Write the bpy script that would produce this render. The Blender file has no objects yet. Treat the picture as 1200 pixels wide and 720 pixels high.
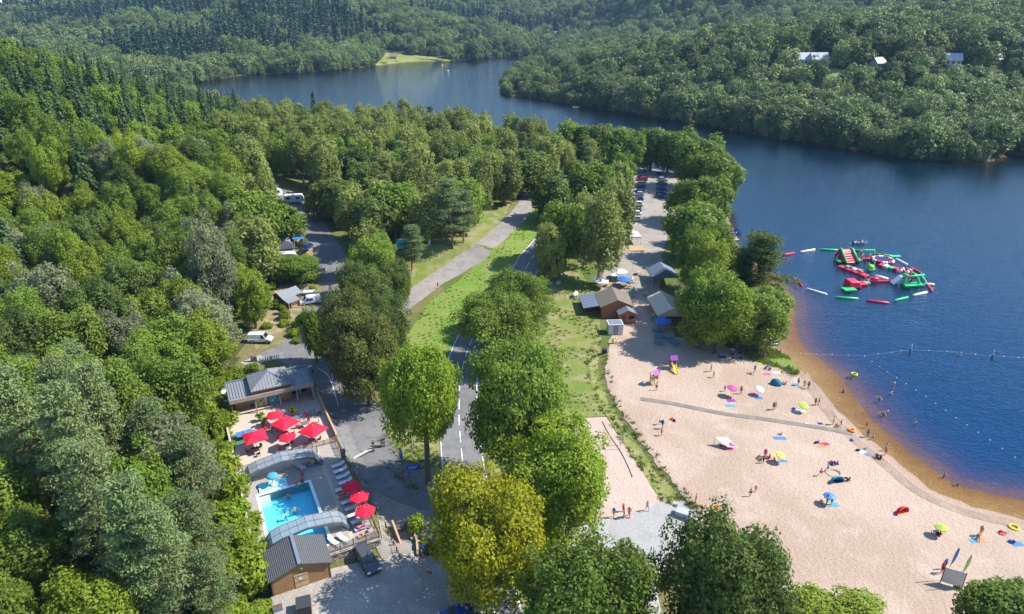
import bpy, bmesh, math, random
import numpy as np
from mathutils import Vector, Matrix
S = bpy.context.scene
COL = S.collection
PI = math.pi
# ------------------------------------------------------------------ camera, sky, sun, exposure
CAM_Z, TH, FPX = 64.0, math.atan(355/800), 800.0
cd = bpy.data.cameras.new('camera'); cam = bpy.data.objects.new('camera', cd); COL.objects.link(cam)
cam.location = (0, 0, CAM_Z); cam.rotation_euler = (PI/2 - TH, 0, 0)
cd.sensor_width = 36; cd.lens = FPX/1200*36; cd.clip_start = 1; cd.clip_end = 12000
S.camera = cam
SUN_EL, SUN_AZ = 46.0, 9.0          # azimuth measured from +X towards +Y
w = bpy.data.worlds.new('World'); S.world = w; w.use_nodes = True
nt = w.node_tree; bg = nt.nodes['Background']
sky = nt.nodes.new('ShaderNodeTexSky'); sky.sky_type = 'NISHITA'; sky.sun_disc = False
sky.sun_elevation = math.radians(SUN_EL); sky.sun_rotation = math.radians(90-SUN_AZ)
sky.altitude = 300; sky.air_density = 1.0; sky.dust_density = 0.15; sky.ozone_density = 5.0
nt.links.new(sky.outputs[0], bg.inputs[0]); bg.inputs[1].default_value = 0.15
sl = bpy.data.lights.new('sun', 'SUN'); sl.energy = 4.6; sl.angle = math.radians(0.5); sl.color = (1, .955, .87)
so = bpy.data.objects.new('sun', sl); COL.objects.link(so)
sd_ = Vector((math.cos(math.radians(SUN_EL))*math.cos(math.radians(SUN_AZ)), math.cos(math.radians(SUN_EL))*math.sin(math.radians(SUN_AZ)), math.sin(math.radians(SUN_EL))))
so.rotation_euler = sd_.to_track_quat('Z', 'Y').to_euler(); so.location = (0, 0, 300)
S.view_settings.view_transform = 'Standard'; S.view_settings.look = 'None'; S.view_settings.gamma = 1
S.view_settings.exposure = 0.95
try: S.cycles.max_bounces = 8; S.cycles.transparent_max_bounces = 24; S.cycles.caustics_reflective = False; S.cycles.caustics_refractive = False
except Exception: pass
# ------------------------------------------------------------------ pixel helpers (photograph's 1200x720 frame)
SN, CS = math.sin(TH), math.cos(TH)
def ray(px, py):
    v = (py-360)/FPX
    return np.array([(px-600)/FPX, CS - v*SN, -(SN + v*CS)])
def at(px, py, z=0.0):
    r = ray(px, py); t = (z-CAM_Z)/r[2]
    return (r[0]*t, r[1]*t, z)
def proj(x, y, z):
    d = y*CS - (z-CAM_Z)*SN
    v = (-(z-CAM_Z)*CS - y*SN)/d
    return 600 + FPX*x/d, 360 + FPX*v, FPX/d
# ------------------------------------------------------------------ the lie of the land
LAKE_PX = [(1600,700),(1200,617),(1130,601),(1075,577),(1040,548),(1000,515),(975,490),(955,462),(940,437),(922,420),(903,407),(893,385),(893,350),(885,320),(868,295),(858,270),(850,245),(842,217),(800,203),(735,195),(690,188),(645,179),(600,166),(545,157),(450,144),(380,146),(300,140),(250,130),(222,118),
 (222,98),(262,91),(300,87),(340,86),(400,82),(440,77),(470,73),(530,71),(560,69),(600,66),(622,64),(628,60),(650,54),(690,51),(700,53),(662,58),(640,62),(625,72),(605,83),(592,95),(588,105),(594,112),(620,114),(660,120),(700,127),(760,136),(820,146),(900,160),(960,168),(1020,178),(1080,186),(1130,190),(1160,190),(1172,186),(1179,178),(1200,182),(1260,186),(1400,192),(1600,215)]
LAKE = np.array([at(*p)[:2] for p in LAKE_PX])
def poly_sd(P, x, y):
    """signed distance to polygon P, negative inside"""
    x = np.asarray(x, float); y = np.asarray(y, float)
    d2 = np.full(x.shape, 1e18); ins = np.zeros(x.shape, bool)
    n = len(P)
    for i in range(n):
        ax, ay = P[i]; bx, by = P[(i+1) % n]
        ex, ey = bx-ax, by-ay
        t = np.clip(((x-ax)*ex + (y-ay)*ey)/(ex*ex+ey*ey+1e-12), 0, 1)
        d2 = np.minimum(d2, (x-ax-t*ex)**2 + (y-ay-t*ey)**2)
        if ay != by:
            c = (ay > y) != (by > y)
            ins ^= c & (x < ex*(y-ay)/(by-ay) + ax)
    d = np.sqrt(d2)
    return np.where(ins, -d, d)
CP = [(780,560,1.8),(735,450,2.0),(880,600,1.5),(1000,690,1.5),(1120,710,1.4),(820,470,1.6),(850,410,1.4),(900,640,1.6),(740,420,2.1),
 (690,480,3.0),(680,430,3.2),(665,370,3.8),(650,340,4.4),(690,320,3.4),(700,400,2.6),(720,520,2.4),(790,590,2.0),
 (540,560,5.0),(560,450,5.0),(600,345,5.0),(630,298,5.2),(545,600,5.0),(585,660,4.6),(590,720,4.4),
 (490,345,8.2),(560,300,8.2),(615,240,8),(520,390,6.6),(500,440,6.2),(480,420,7.0),
 (700,250,3.2),(760,220,2.3),(755,300,2.3),(735,340,2.3),(775,345,2.2),(800,300,1.8),(820,240,1.6),
 (640,200,4),(590,185,4.5),(470,165,4),(360,165,5),(300,160,5),
 (380,270,8.4),(395,340,7.8),(350,400,7.2),(400,450,6.5),(430,540,6.0),(460,590,5.7),(320,540,6.2),(300,470,6.6),(350,600,6.0),(390,560,6.0),
 (400,690,4.8),(450,690,4.8),(520,650,4.8),(330,700,4.8),(440,640,4.9),
 (680,630,4.2),(640,640,4.6),(720,610,3.1),(750,600,2.6),(780,690,3.2),(690,540,3.0),(730,560,2.7),(680,505,3.1),
 (600,900,5),(300,900,5),(1000,900,2.4),(480,800,4.8),(800,800,3.0)]
CPW = [(*at(*p)[:2], p[2]) for p in CP]
CPW += [(-62,60,11),(-90,80,19),(-68,105,11.5),(-110,130,25),(-150,100,36),(-150,200,33),(-225,280,46),(-168,290,27),(-130,300,13),(-300,200,52),(-400,350,52),(-300,420,22),(-210,400,8),(-90,40,20),(-50,160,9.5),(-75,200,12),(-80,250,11),(-70,150,13),(-45,62,6.5),(-41,90,6.8),(-47,45,6)]
CPW = np.array(CPW)
def _tps_k(r2): return 0.5*r2*np.log(r2+1e-9)
_n = len(CPW); _sc = 100.0
_X = CPW[:, :2]/_sc
_K = _tps_k(((_X[:, None]-_X[None])**2).sum(-1)) + np.eye(_n)*0.004
_A = np.zeros((_n+3, _n+3)); _A[:_n, :_n] = _K; _A[:_n, _n] = 1; _A[:_n, _n+1:] = _X; _A[_n, :_n] = 1; _A[_n+1:, :_n] = _X.T
_W = np.linalg.solve(_A, np.concatenate([CPW[:, 2], np.zeros(3)]))
def tps(x, y):
    x = np.asarray(x, float)/_sc; y = np.asarray(y, float)/_sc
    o = _W[_n] + _W[_n+1]*x + _W[_n+2]*y
    for i in range(_n): o = o + _W[i]*_tps_k((x-_X[i, 0])**2 + (y-_X[i, 1])**2)
    return o
SPLIT = np.array(sorted([at(*p)[:2] for p in [(1700,340),(1000,230),(800,165),(650,135),(560,118),(400,108),(300,108),(240,106)]]+[(-700,500),(-3000,600),(3000,100)]))
def sstep(a, b, x):
    t = np.clip((x-a)/(b-a), 0, 1); return t*t*(3-2*t)
HILLS = [  # X, Y, radius x, radius y, height of the far hills
 (-430,1330,300,300,75),(-800,1350,330,300,40),(-120,1750,260,330,75),(300,2500,700,450,190),(-500,2500,700,500,120),
 (520,1500,330,330,105),(900,1250,420,420,120),(1300,1700,600,500,150),(330,1350,120,250,40),
 (85,545,85,60,12),(150,470,90,55,8),(330,600,220,150,26),(235,520,110,80,14),(600,700,300,250,35),(-340,820,130,90,14),(-250,1050,200,150,24)]
def vnoise(x, y, s, seed=0):
    x = x/s+seed*17.3; y = y/s+seed*9.1
    return (np.sin(x*1.7+np.cos(y*1.3))+np.sin(y*2.1+1.7*np.cos(x*.8+seed))+np.sin((x+y)*1.1+seed))/3
def far_h(x, y):
    h = np.zeros_like(x)
    for X, Y, a, b, H in HILLS: h = h + H*np.exp(-((x-X)/a)**2 - ((y-Y)/b)**2)
    return h + 5*vnoise(x, y, 130) + 2*vnoise(x, y, 47, 2)
def height(x, y):
    x = np.asarray(x, float); y = np.asarray(y, float)
    sd = poly_sd(LAKE, x, y)
    near = np.clip(tps(x, y), 0.4, 75)
    beach = 0.01 + sd*0.055
    bank = 0.01 + sd*0.35
    isb = sstep(200, 150, y)              # sandy shelf near the bathing beach, steeper bank beyond
    near = np.minimum(near, beach*isb + bank*(1-isb))
    f = 2.2*(1-np.exp(-np.maximum(sd, 0)/6)) + np.maximum(far_h(x, y), 0)*sstep(0, 120, sd)
    wt = sstep(-40, 40, y - np.interp(x, SPLIT[:, 0], SPLIT[:, 1]))
    land = near*(1-wt) + f*wt
    bed = np.maximum(sd*0.1*isb + sd*0.3*(1-isb), -7)
    # the drainage ditch between meadow and beach
    return np.where(sd > 0, land, bed - 0.02)
def axis(lo, hi, fine0, fine1, g=0.025):
    a = list(np.arange(fine0, fine1+.5, 1.0)); s = 1.0; p = fine1
    while p < hi: s *= 1+g; p += s; a.append(p)
    s = 1.0; p = fine0; b = []
    while p > lo: s *= 1+g; p -= s; b.append(p)
    return np.array(b[::-1] + a)
GX = axis(-2600, 2600, -75, 110); GY = axis(-60, 3600, 35, 200)
DITCH = np.array([at(*p, 2.2)[:2] for p in [(703,405),(700,430),(712,470),(735,505),(765,548),(792,582),(803,592)]])
def line_d(P, x, y):
    d2 = np.full(np.shape(x), 1e18)
    for (ax, ay), (bx, by) in zip(P[:-1], P[1:]):
        ex, ey = bx-ax, by-ay
        t = np.clip(((x-ax)*ex + (y-ay)*ey)/(ex*ex+ey*ey+1e-12), 0, 1)
        d2 = np.minimum(d2, (x-ax-t*ex)**2 + (y-ay-t*ey)**2)
    return np.sqrt(d2)
_gx, _gy = np.meshgrid(GX, GY)
GH = height(_gx, _gy)
GH -= 0.55*np.exp(-(line_d(DITCH, _gx, _gy)/0.9)**2)
def H(x, y):
    x = np.asarray(x, float); y = np.asarray(y, float)
    i = np.clip(np.searchsorted(GX, x)-1, 0, len(GX)-2); j = np.clip(np.searchsorted(GY, y)-1, 0, len(GY)-2)
    u = (x-GX[i])/(GX[i+1]-GX[i]); v = (y-GY[j])/(GY[j+1]-GY[j])
    return GH[j, i]*(1-u)*(1-v)+GH[j, i+1]*u*(1-v)+GH[j+1, i]*(1-u)*v+GH[j+1, i+1]*u*v
def flatten(poly, z, soft=1.5):
    """level a building plot in the terrain"""
    global GH
    s = poly_sd(np.array(poly), _gx, _gy)
    k = sstep(soft, 0.3, s); GH = GH*(1-k) + z*k
def g(px, py, water=True):
    """pixel of the photograph -> point on the ground (or on the lake)"""
    r = ray(px, py)
    if r[2] >= -1e-3: r[2] = -1e-3
    t = np.concatenate([np.linspace(30, 400, 1200), np.linspace(400, 2600, 1500)])
    z = CAM_Z + r[2]*t
    hh = H(r[0]*t, r[1]*t)
    if water: hh = np.maximum(hh, 0.0)
    k = np.argmax(z < hh)
    if k == 0: return at(px, py, 0)
    a = z[k-1]-hh[k-1]; b = hh[k]-z[k]; tt = t[k-1] + (t[k]-t[k-1])*a/(a+b+1e-9)
    return (r[0]*tt, r[1]*tt, float(max(H(r[0]*tt, r[1]*tt), 0 if water else -99)))
# ------------------------------------------------------------------ materials
MATS = {}
def nd(t, typ, **kw):
    n = t.nodes.new(typ)
    for k, v in kw.items(): setattr(n, k, v)
    return n
def mat(name, col, rough=.7, metal=0, spec=.3, var=.12, scale=3.0, bump=0.0, bscale=20.0, emit=None, objrand=0.0):
    """plain material with a little noise in colour and optional fine relief"""
    if name in MATS: return MATS[name]
    m = bpy.data.materials.new(name); m.use_nodes = True; t = m.node_tree; b = t.nodes['Principled BSDF']
    b.inputs['Roughness'].default_value = rough; b.inputs['Metallic'].default_value = metal; b.inputs['Specular IOR Level'].default_value = spec
    tc = nd(t, 'ShaderNodeTexCoord'); nz = nd(t, 'ShaderNodeTexNoise'); nz.inputs['Scale'].default_value = scale; nz.inputs['Detail'].default_value = 5
    t.links.new(tc.outputs['Object'], nz.inputs['Vector'])
    mp = nd(t, 'ShaderNodeMapRange'); mp.inputs['From Min'].default_value = .25; mp.inputs['From Max'].default_value = .75
    mp.inputs['To Min'].default_value = 1-var; mp.inputs['To Max'].default_value = 1+var; t.links.new(nz.outputs['Fac'], mp.inputs['Value'])
    hs = nd(t, 'ShaderNodeHueSaturation'); hs.inputs['Color'].default_value = (*col, 1); t.links.new(mp.outputs[0], hs.inputs['Value'])
    if objrand:
        oi = nd(t, 'ShaderNodeObjectInfo'); m2 = nd(t, 'ShaderNodeMapRange'); m2.inputs['To Min'].default_value = 1-objrand; m2.inputs['To Max'].default_value = 1+objrand
        t.links.new(oi.outputs['Random'], m2.inputs['Value']); mm = nd(t, 'ShaderNodeMath', operation='MULTIPLY'); t.links.new(m2.outputs[0], mm.inputs[0]); t.links.new(mp.outputs[0], mm.inputs[1]); t.links.new(mm.outputs[0], hs.inputs['Value'])
    t.links.new(hs.outputs[0], b.inputs['Base Color'])
    if bump:
        bn = nd(t, 'ShaderNodeTexNoise'); bn.inputs['Scale'].default_value = bscale; t.links.new(tc.outputs['Object'], bn.inputs['Vector'])
        bu = nd(t, 'ShaderNodeBump'); bu.inputs['Strength'].default_value = bump; bu.inputs['Distance'].default_value = .05
        t.links.new(bn.outputs['Fac'], bu.inputs['Height']); t.links.new(bu.outputs[0], b.inputs['Normal'])
    MATS[name] = m; return m
def ground_mat(name, cols, scales=(0.08, 0.7, 6.0), thr=(.42, .58), speck=None, bump=.4, bscale=3.0, rough=.95):
    """ground: two or three colours patched by noise at several scales, in world space"""
    m = bpy.data.materials.new(name); m.use_nodes = True; t = m.node_tree; b = t.nodes['Principled BSDF']
    b.inputs['Roughness'].default_value = rough; b.inputs['Specular IOR Level'].default_value = .15
    ge = nd(t, 'ShaderNodeNewGeometry')
    def noise(s, d=6, dis=0.0):
        n = nd(t, 'ShaderNodeTexNoise'); n.inputs['Scale'].default_value = s; n.inputs['Detail'].default_value = d; n.inputs['Distortion'].default_value = dis
        t.links.new(ge.outputs['Position'], n.inputs['Vector']); return n.outputs['Fac']
    def rng(src, a, b_, lo=0, hi=1):
        q = nd(t, 'ShaderNodeMapRange'); q.inputs['From Min'].default_value = a; q.inputs['From Max'].default_value = b_; q.inputs['To Min'].default_value = lo; q.inputs['To Max'].default_value = hi
        t.links.new(src, q.inputs['Value']); return q.outputs[0]
    def mix(f, a, b_, mode='MIX'):
        q = nd(t, 'ShaderNodeMix', data_type='RGBA', blend_type=mode)
        t.links.new(f, q.inputs[0]) if not isinstance(f, float) else setattr(q.inputs[0], 'default_value', f)
        for s, v in ((6, a), (7, b_)):
            if isinstance(v, tuple): q.inputs[s].default_value = (*v, 1)
            else: t.links.new(v, q.inputs[s])
        return q.outputs[2]
    c = mix(rng(noise(scales[0], 8, .6), *thr), cols[0], cols[1])
    if len(cols) > 2: c = mix(rng(noise(scales[1], 7, .4), .5, .72), c, cols[2])
    c = mix(1.0, c, mix(rng(noise(scales[2], 4), .3, .7), (.72, .72, .72), (1.22, 1.22, 1.22)), 'MULTIPLY')
    if speck: c = mix(rng(noise(speck[1], 3), speck[2], speck[2]+.06), c, speck[0])
    t.links.new(c, b.inputs['Base Color'])
    bu = nd(t, 'ShaderNodeBump'); bu.inputs['Strength'].default_value = bump; bu.inputs['Distance'].default_value = .25
    t.links.new(noise(bscale, 6), bu.inputs['Height']); t.links.new(bu.outputs[0], b.inputs['Normal'])
    MATS[name] = m; return m
def leaf_mat(name, a, b_, trans=.35, rv=.22, rough=.55):
    m = bpy.data.materials.new(name); m.use_nodes = True; t = m.node_tree; p = t.nodes['Principled BSDF']; out = t.nodes['Material Output']
    p.inputs['Roughness'].default_value = rough; p.inputs['Specular IOR Level'].default_value = .25
    at_ = nd(t, 'ShaderNodeAttribute', attribute_name='tint'); oi = nd(t, 'ShaderNodeObjectInfo')
    q = nd(t, 'ShaderNodeMix', data_type='RGBA'); q.inputs[6].default_value = (*a, 1); q.inputs[7].default_value = (*b_, 1)
    f = nd(t, 'ShaderNodeMath', operation='MULTIPLY_ADD'); f.inputs[1].default_value = .55; t.links.new(oi.outputs['Random'], f.inputs[0])
    f2 = nd(t, 'ShaderNodeMath', operation='MULTIPLY'); f2.inputs[1].default_value = .6; t.links.new(at_.outputs['Fac'], f2.inputs[0]); t.links.new(f2.outputs[0], f.inputs[2])
    t.links.new(f.outputs[0], q.inputs[0])
    hs = nd(t, 'ShaderNodeHueSaturation'); t.links.new(q.outputs[2], hs.inputs['Color'])
    mr = nd(t, 'ShaderNodeMapRange'); mr.inputs['To Min'].default_value = 1-rv; mr.inputs['To Max'].default_value = 1+rv
    wn = nd(t, 'ShaderNodeTexWhiteNoise', noise_dimensions='1D'); t.links.new(oi.outputs['Random'], wn.inputs['W']); t.links.new(wn.outputs['Value'], mr.inputs['Value']); t.links.new(mr.outputs[0], hs.inputs['Value'])
    t.links.new(hs.outputs[0], p.inputs['Base Color'])
    tr = nd(t, 'ShaderNodeBsdfTranslucent'); t.links.new(hs.outputs[0], tr.inputs['Color'])
    mx = nd(t, 'ShaderNodeMixShader'); mx.inputs[0].default_value = trans; t.links.new(p.outputs[0], mx.inputs[1]); t.links.new(tr.outputs[0], mx.inputs[2]); t.links.new(mx.outputs[0], out.inputs['Surface'])
    MATS[name] = m; return m
# ------------------------------------------------------------------ object helpers
def link(o, parent=None):
    COL.objects.link(o)
    if parent is not None: o.parent = parent
    return o
def tag(o, label=None, cat=None, group=None, kind=None):
    if label: o['label'] = label
    if cat: o['category'] = cat
    if group: o['group'] = group
    if kind: o['kind'] = kind
    return o
def empty(name, loc, rz=0.0, label=None, cat=None, group=None, sc=1.0):
    o = link(bpy.data.objects.new(name, None)); o.location = loc; o.rotation_euler = (0, 0, rz); o.scale = (sc,)*3
    o.empty_display_size = .3
    return tag(o, label, cat, group)
def copy_tree(o, parent=None):
    c = o.copy(); COL.objects.link(c); c.parent = parent
    for ch in o.children: copy_tree(ch, c)
    return c
class MB:
    def __init__(s): s.v = []; s.f = []
    def add(s, vs, fs, M=None):
        n = len(s.v)
        s.v += [tuple(M @ Vector(p)) for p in vs] if M is not None else [tuple(p) for p in vs]
        s.f += [tuple(i+n for i in f) for f in fs]; return s
    def box(s, x0, x1, y0, y1, z0, z1, M=None):
        return s.add([(x0,y0,z0),(x1,y0,z0),(x1,y1,z0),(x0,y1,z0),(x0,y0,z1),(x1,y0,z1),(x1,y1,z1),(x0,y1,z1)],
                     [(3,2,1,0),(4,5,6,7),(0,1,5,4),(1,2,6,5),(2,3,7,6),(3,0,4,7)], M)
    def cyl(s, x, y, z0, z1, r, r1=None, n=10, M=None, cap=True):
        r1 = r if r1 is None else r1
        vs = [(x+math.cos(2*PI*i/n)*r, y+math.sin(2*PI*i/n)*r, z0) for i in range(n)] + [(x+math.cos(2*PI*i/n)*r1, y+math.sin(2*PI*i/n)*r1, z1) for i in range(n)]
        fs = [(i, (i+1) % n, n+(i+1) % n, n+i) for i in range(n)]
        if cap: fs += [tuple(range(n-1, -1, -1)), tuple(range(n, 2*n))]
        return s.add(vs, fs, M)
    def tube(s, pts, r, n=6, cap=True):
        pts = [Vector(p) for p in pts]; rs = r if isinstance(r, (list, tuple)) else [r]*len(pts)
        vs = []
        for i, p in enumerate(pts):
            d = (pts[min(i+1, len(pts)-1)] - pts[max(i-1, 0)]).normalized()
            a = d.cross(Vector((0, 0, 1)) if abs(d.z) < .9 else Vector((1, 0, 0))).normalized(); b = d.cross(a)
            vs += [p + (a*math.cos(2*PI*k/n) + b*math.sin(2*PI*k/n))*rs[i] for k in range(n)]
        fs = [(i*n+k, i*n+(k+1) % n, (i+1)*n+(k+1) % n, (i+1)*n+k) for i in range(len(pts)-1) for k in range(n)]
        if cap: fs += [tuple(range(n-1, -1, -1)), tuple(range((len(pts)-1)*n, len(pts)*n))]
        return s.add(vs, fs)
    def prism(s, poly, z0, z1, M=None):
        n = len(poly)
        return s.add([(x, y, z0) for x, y in poly]+[(x, y, z1) for x, y in poly], [tuple(range(n-1, -1, -1)), tuple(range(n, 2*n))]+[(i, (i+1) % n, n+(i+1) % n, n+i) for i in range(n)], M)
    def ball(s, c, r, nu=10, nv=6, M=None):
        rx, ry, rz = r if isinstance(r, (tuple, list)) else (r, r, r)
        vs = [(c[0], c[1], c[2]-rz)]
        for j in range(1, nv):
            a = -PI/2 + PI*j/nv
            vs += [(c[0]+rx*math.cos(a)*math.cos(2*PI*i/nu), c[1]+ry*math.cos(a)*math.sin(2*PI*i/nu), c[2]+rz*math.sin(a)) for i in range(nu)]
        vs.append((c[0], c[1], c[2]+rz)); L = len(vs)-1
        fs = [(0, 1+(i+1) % nu, 1+i) for i in range(nu)] + [(1+j*nu+i, 1+j*nu+(i+1) % nu, 1+(j+1)*nu+(i+1) % nu, 1+(j+1)*nu+i) for j in range(nv-2) for i in range(nu)]
        fs += [(1+(nv-2)*nu+i, 1+(nv-2)*nu+(i+1) % nu, L) for i in range(nu)]
        return s.add(vs, fs, M)
    def mesh(s, name, m=None, smooth=False):
        me = bpy.data.meshes.new(name); me.from_pydata(s.v, [], s.f); me.validate(); me.update()
        if m: me.materials.append(MATS[m] if isinstance(m, str) else m)
        if smooth: me.polygons.foreach_set('use_smooth', [True]*len(me.polygons))
        return me
    def build(s, name, m, parent=None, smooth=False):
        return link(bpy.data.objects.new(name, s.mesh(name, m, smooth)), parent)
def bevel(o, wd=.03, seg=2):
    md = o.modifiers.new('bevel', 'BEVEL'); md.width = wd; md.segments = seg; md.limit_method = 'ANGLE'; return o
def np_mesh(name, V, F, m=None, tint=None, smooth=False):
    V = np.asarray(V, np.float32); F = np.asarray(F, np.int32); k = F.shape[1]
    me = bpy.data.meshes.new(name)
    me.vertices.add(len(V)); me.vertices.foreach_set('co', V.ravel())
    me.loops.add(F.size); me.loops.foreach_set('vertex_index', F.ravel())
    me.polygons.add(len(F)); me.polygons.foreach_set('loop_start', np.arange(0, F.size, k, dtype=np.int32))
    if smooth: me.polygons.foreach_set('use_smooth', np.ones(len(F), bool))
    me.update(calc_edges=True)
    if tint is not None:
        a = me.attributes.new('tint', 'FLOAT', 'FACE'); a.data.foreach_set('value', np.asarray(tint, np.float32))
    if m: me.materials.append(MATS[m] if isinstance(m, str) else m)
    return me
def draped(name, poly, m, dz=.05, step=2.0, jitter=0.0, seed=1, parent=None, kind='structure'):
    """polygon (world XY) laid as a sheet over the ground"""
    P = [Vector((p[0], p[1])) for p in poly]
    if jitter:
        rn = random.Random(seed); Q = []
        for a, b in zip(P, P[1:]+P[:1]):
            n = max(1, int((b-a).length/1.2)); nrm = Vector((-(b-a).y, (b-a).x)).normalized() if (b-a).length > 0 else Vector((0, 0))
            for k in range(n): Q.append(a+(b-a)*k/n + nrm*rn.uniform(-jitter, jitter)*(1 if k else .3))
        P = Q
    bm = bmesh.new(); f = bm.faces.new([bm.verts.new((p.x, p.y, 0)) for p in P])
    bmesh.ops.triangulate(bm, faces=[f])
    xs = [p.x for p in P]; ys = [p.y for p in P]
    for ax, lo, hi in ((0, min(xs), max(xs)), (1, min(ys), max(ys))):
        c = math.floor(lo/step)*step+step
        while c < hi:
            co = [0, 0, 0]; co[ax] = c; no = [0, 0, 0]; no[ax] = 1
            bmesh.ops.bisect_plane(bm, geom=bm.verts[:]+bm.edges[:]+bm.faces[:], dist=1e-4, plane_co=co, plane_no=no); c += step
    xy = np.array([v.co[:2] for v in bm.verts])
    z = H(xy[:, 0], xy[:, 1])+dz
    for v, zz in zip(bm.verts, z): v.co.z = zz
    bm.normal_update()
    for f in bm.faces:
        if f.normal.z < 0: f.normal_flip()
        f.smooth = True
    me = bpy.data.meshes.new(name); bm.to_mesh(me); bm.free(); me.materials.append(MATS[m])
    o = link(bpy.data.objects.new(name, me), parent)
    if kind and parent is None: o['kind'] = kind
    return o
def smooth_line(pts, n=8):
    P = [np.array(p[:2], float) for p in pts]; out = []
    for i in range(len(P)-1):
        p0, p1, p2, p3 = P[max(i-1, 0)], P[i], P[i+1], P[min(i+2, len(P)-1)]
        for k in range(n):
            t = k/n; out.append(.5*((2*p1)+(-p0+p2)*t+(2*p0-5*p1+4*p2-p3)*t*t+(-p0+3*p1-3*p2+p3)*t**3))
    out.append(P[-1]); return np.array(out)
def offset_line(L, d):
    T = np.gradient(L, axis=0); T /= np.linalg.norm(T, axis=1)[:, None]+1e-9
    return L + np.stack([-T[:, 1], T[:, 0]], 1)*d
def ribbon(name, L, w0, w1, m, dz, parent=None, kind='structure', thick=0.0, nw=4):
    """strip between offsets w0..w1 of a centre line, draped; thick > 0 gives it a real height"""
    rows = [offset_line(L, w0+(w1-w0)*k/nw) for k in range(nw+1)]
    V = []; F = []
    for r in rows: V += [(x, y, float(z)+dz) for (x, y), z in zip(r, H(r[:, 0], r[:, 1]))]
    n = len(L)
    for k in range(nw):
        for i in range(n-1): F.append((k*n+i, (k+1)*n+i, (k+1)*n+i+1, k*n+i+1) if w1 < w0 else (k*n+i, k*n+i+1, (k+1)*n+i+1, (k+1)*n+i))
    if thick:
        for k, fl in ((0, 1), (nw, 0)):
            b = len(V); V += [(x, y, z-thick) for x, y, z in V[k*n:(k+1)*n]]
            F += [(k*n+i+1, k*n+i, b+i, b+i+1) if fl else (k*n+i, k*n+i+1, b+i+1, b+i) for i in range(n-1)]
    me = bpy.data.meshes.new(name); me.from_pydata(V, [], F); me.update(); me.materials.append(MATS[m])
    o = link(bpy.data.objects.new(name, me), parent)
    if kind and parent is None: o['kind'] = kind
    return o
# ------------------------------------------------------------------ plots levelled for buildings, from pixels
def W(*pts, z=None):
    return [g(*p)[:2] if z is None else at(p[0], p[1], z)[:2] for p in pts]
DECK_Z = 6.15
PA = math.radians(26.5)
PF = Matrix.Translation((-28.82, 64.11, DECK_Z)) @ Matrix.Rotation(PA, 4, 'Z')
def pl(u, v, z=0.0): return tuple(PF @ Vector((u, v, z)))
def plp(*uv): return [pl(*q)[:2] for q in uv]
DECK_PLOT = plp((-2.6,-4.5),(5.1,-4.5),(5.1,-7),(11.4,-7),(11.4,29),(11.2,34),(-2.6,34))
flatten(DECK_PLOT, DECK_Z-.25, 1.3)
flatten(plp((-5,-13),(14,-13),(13.5,-7.6),(5.6,-7.6),(5.6,-5.2),(-4,-5.2)), 4.8, 1.2)
flatten(plp((-1.2,-5.2),(6.4,-5.2),(6.4,8),(-1.2,8)), DECK_Z-1.8, .9)
# ------------------------------------------------------------------ ground materials
ground_mat('grass_ground', [(.085,.125,.025),(.15,.14,.05),(.19,.15,.085)], (.06,.25,4.0))
ground_mat('forest_floor', [(.05,.065,.022),(.09,.075,.035),(.06,.08,.02)], (.1,.5,3.0))
ground_mat('meadow_grass', [(.125,.215,.025),(.165,.225,.04),(.22,.21,.08)], (.12,.45,5.0), bump=.8, bscale=2.2)
ground_mat('dry_grass', [(.14,.19,.035),(.21,.21,.07),(.30,.25,.15)], (.16,.35,6.0), bump=.6, bscale=3)
ground_mat('sand', [(.41,.308,.236),(.355,.262,.194),(.44,.34,.27)], (.045,.22,7.0), bump=.6, bscale=2.2, speck=((.31,.215,.155), 2.6, .68))
ground_mat('court_sand', [(.46,.345,.285),(.42,.305,.25),(.49,.37,.31)], (.1,.6,9.0), bump=.6, bscale=3, speck=((.33,.22,.18), 3.0, .66))
ground_mat('gravel', [(.36,.325,.28),(.3,.275,.245),(.41,.37,.315)], (.12,.6,8.0), bump=.35, bscale=5, speck=((.27,.25,.23), 4.0, .66))
ground_mat('pale_apron', [(.33,.32,.31),(.38,.365,.35),(.29,.28,.275)], (.09,.5,7.0), bump=.2, bscale=6)
ground_mat('asphalt', [(.155,.15,.148),(.19,.185,.18),(.13,.128,.13)], (.15,.8,10.0), bump=.12, bscale=20, rough=.85)
ground_mat('old_asphalt', [(.23,.21,.19),(.28,.25,.22),(.19,.18,.17)], (.12,.6,9.0), bump=.15, bscale=14, rough=.9)
ground_mat('dirt', [(.2,.17,.08),(.33,.25,.16),(.13,.14,.04)], (.15,.6,5.0), bump=.5, bscale=3)
ground_mat('lake_bed', [(.27,.18,.05),(.22,.145,.04),(.3,.2,.06)], (.08,.5,4.0), bump=.5, bscale=2)
ground_mat('sand_track', [(.31,.27,.225),(.25,.225,.2),(.34,.3,.25)], (.15,.5,7.0), bump=.4, bscale=4)
ground_mat('wet_sand', [(.32,.225,.155),(.27,.19,.13),(.35,.25,.18)], (.2,.6,6.0), bump=.5, bscale=2, rough=.6)
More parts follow.
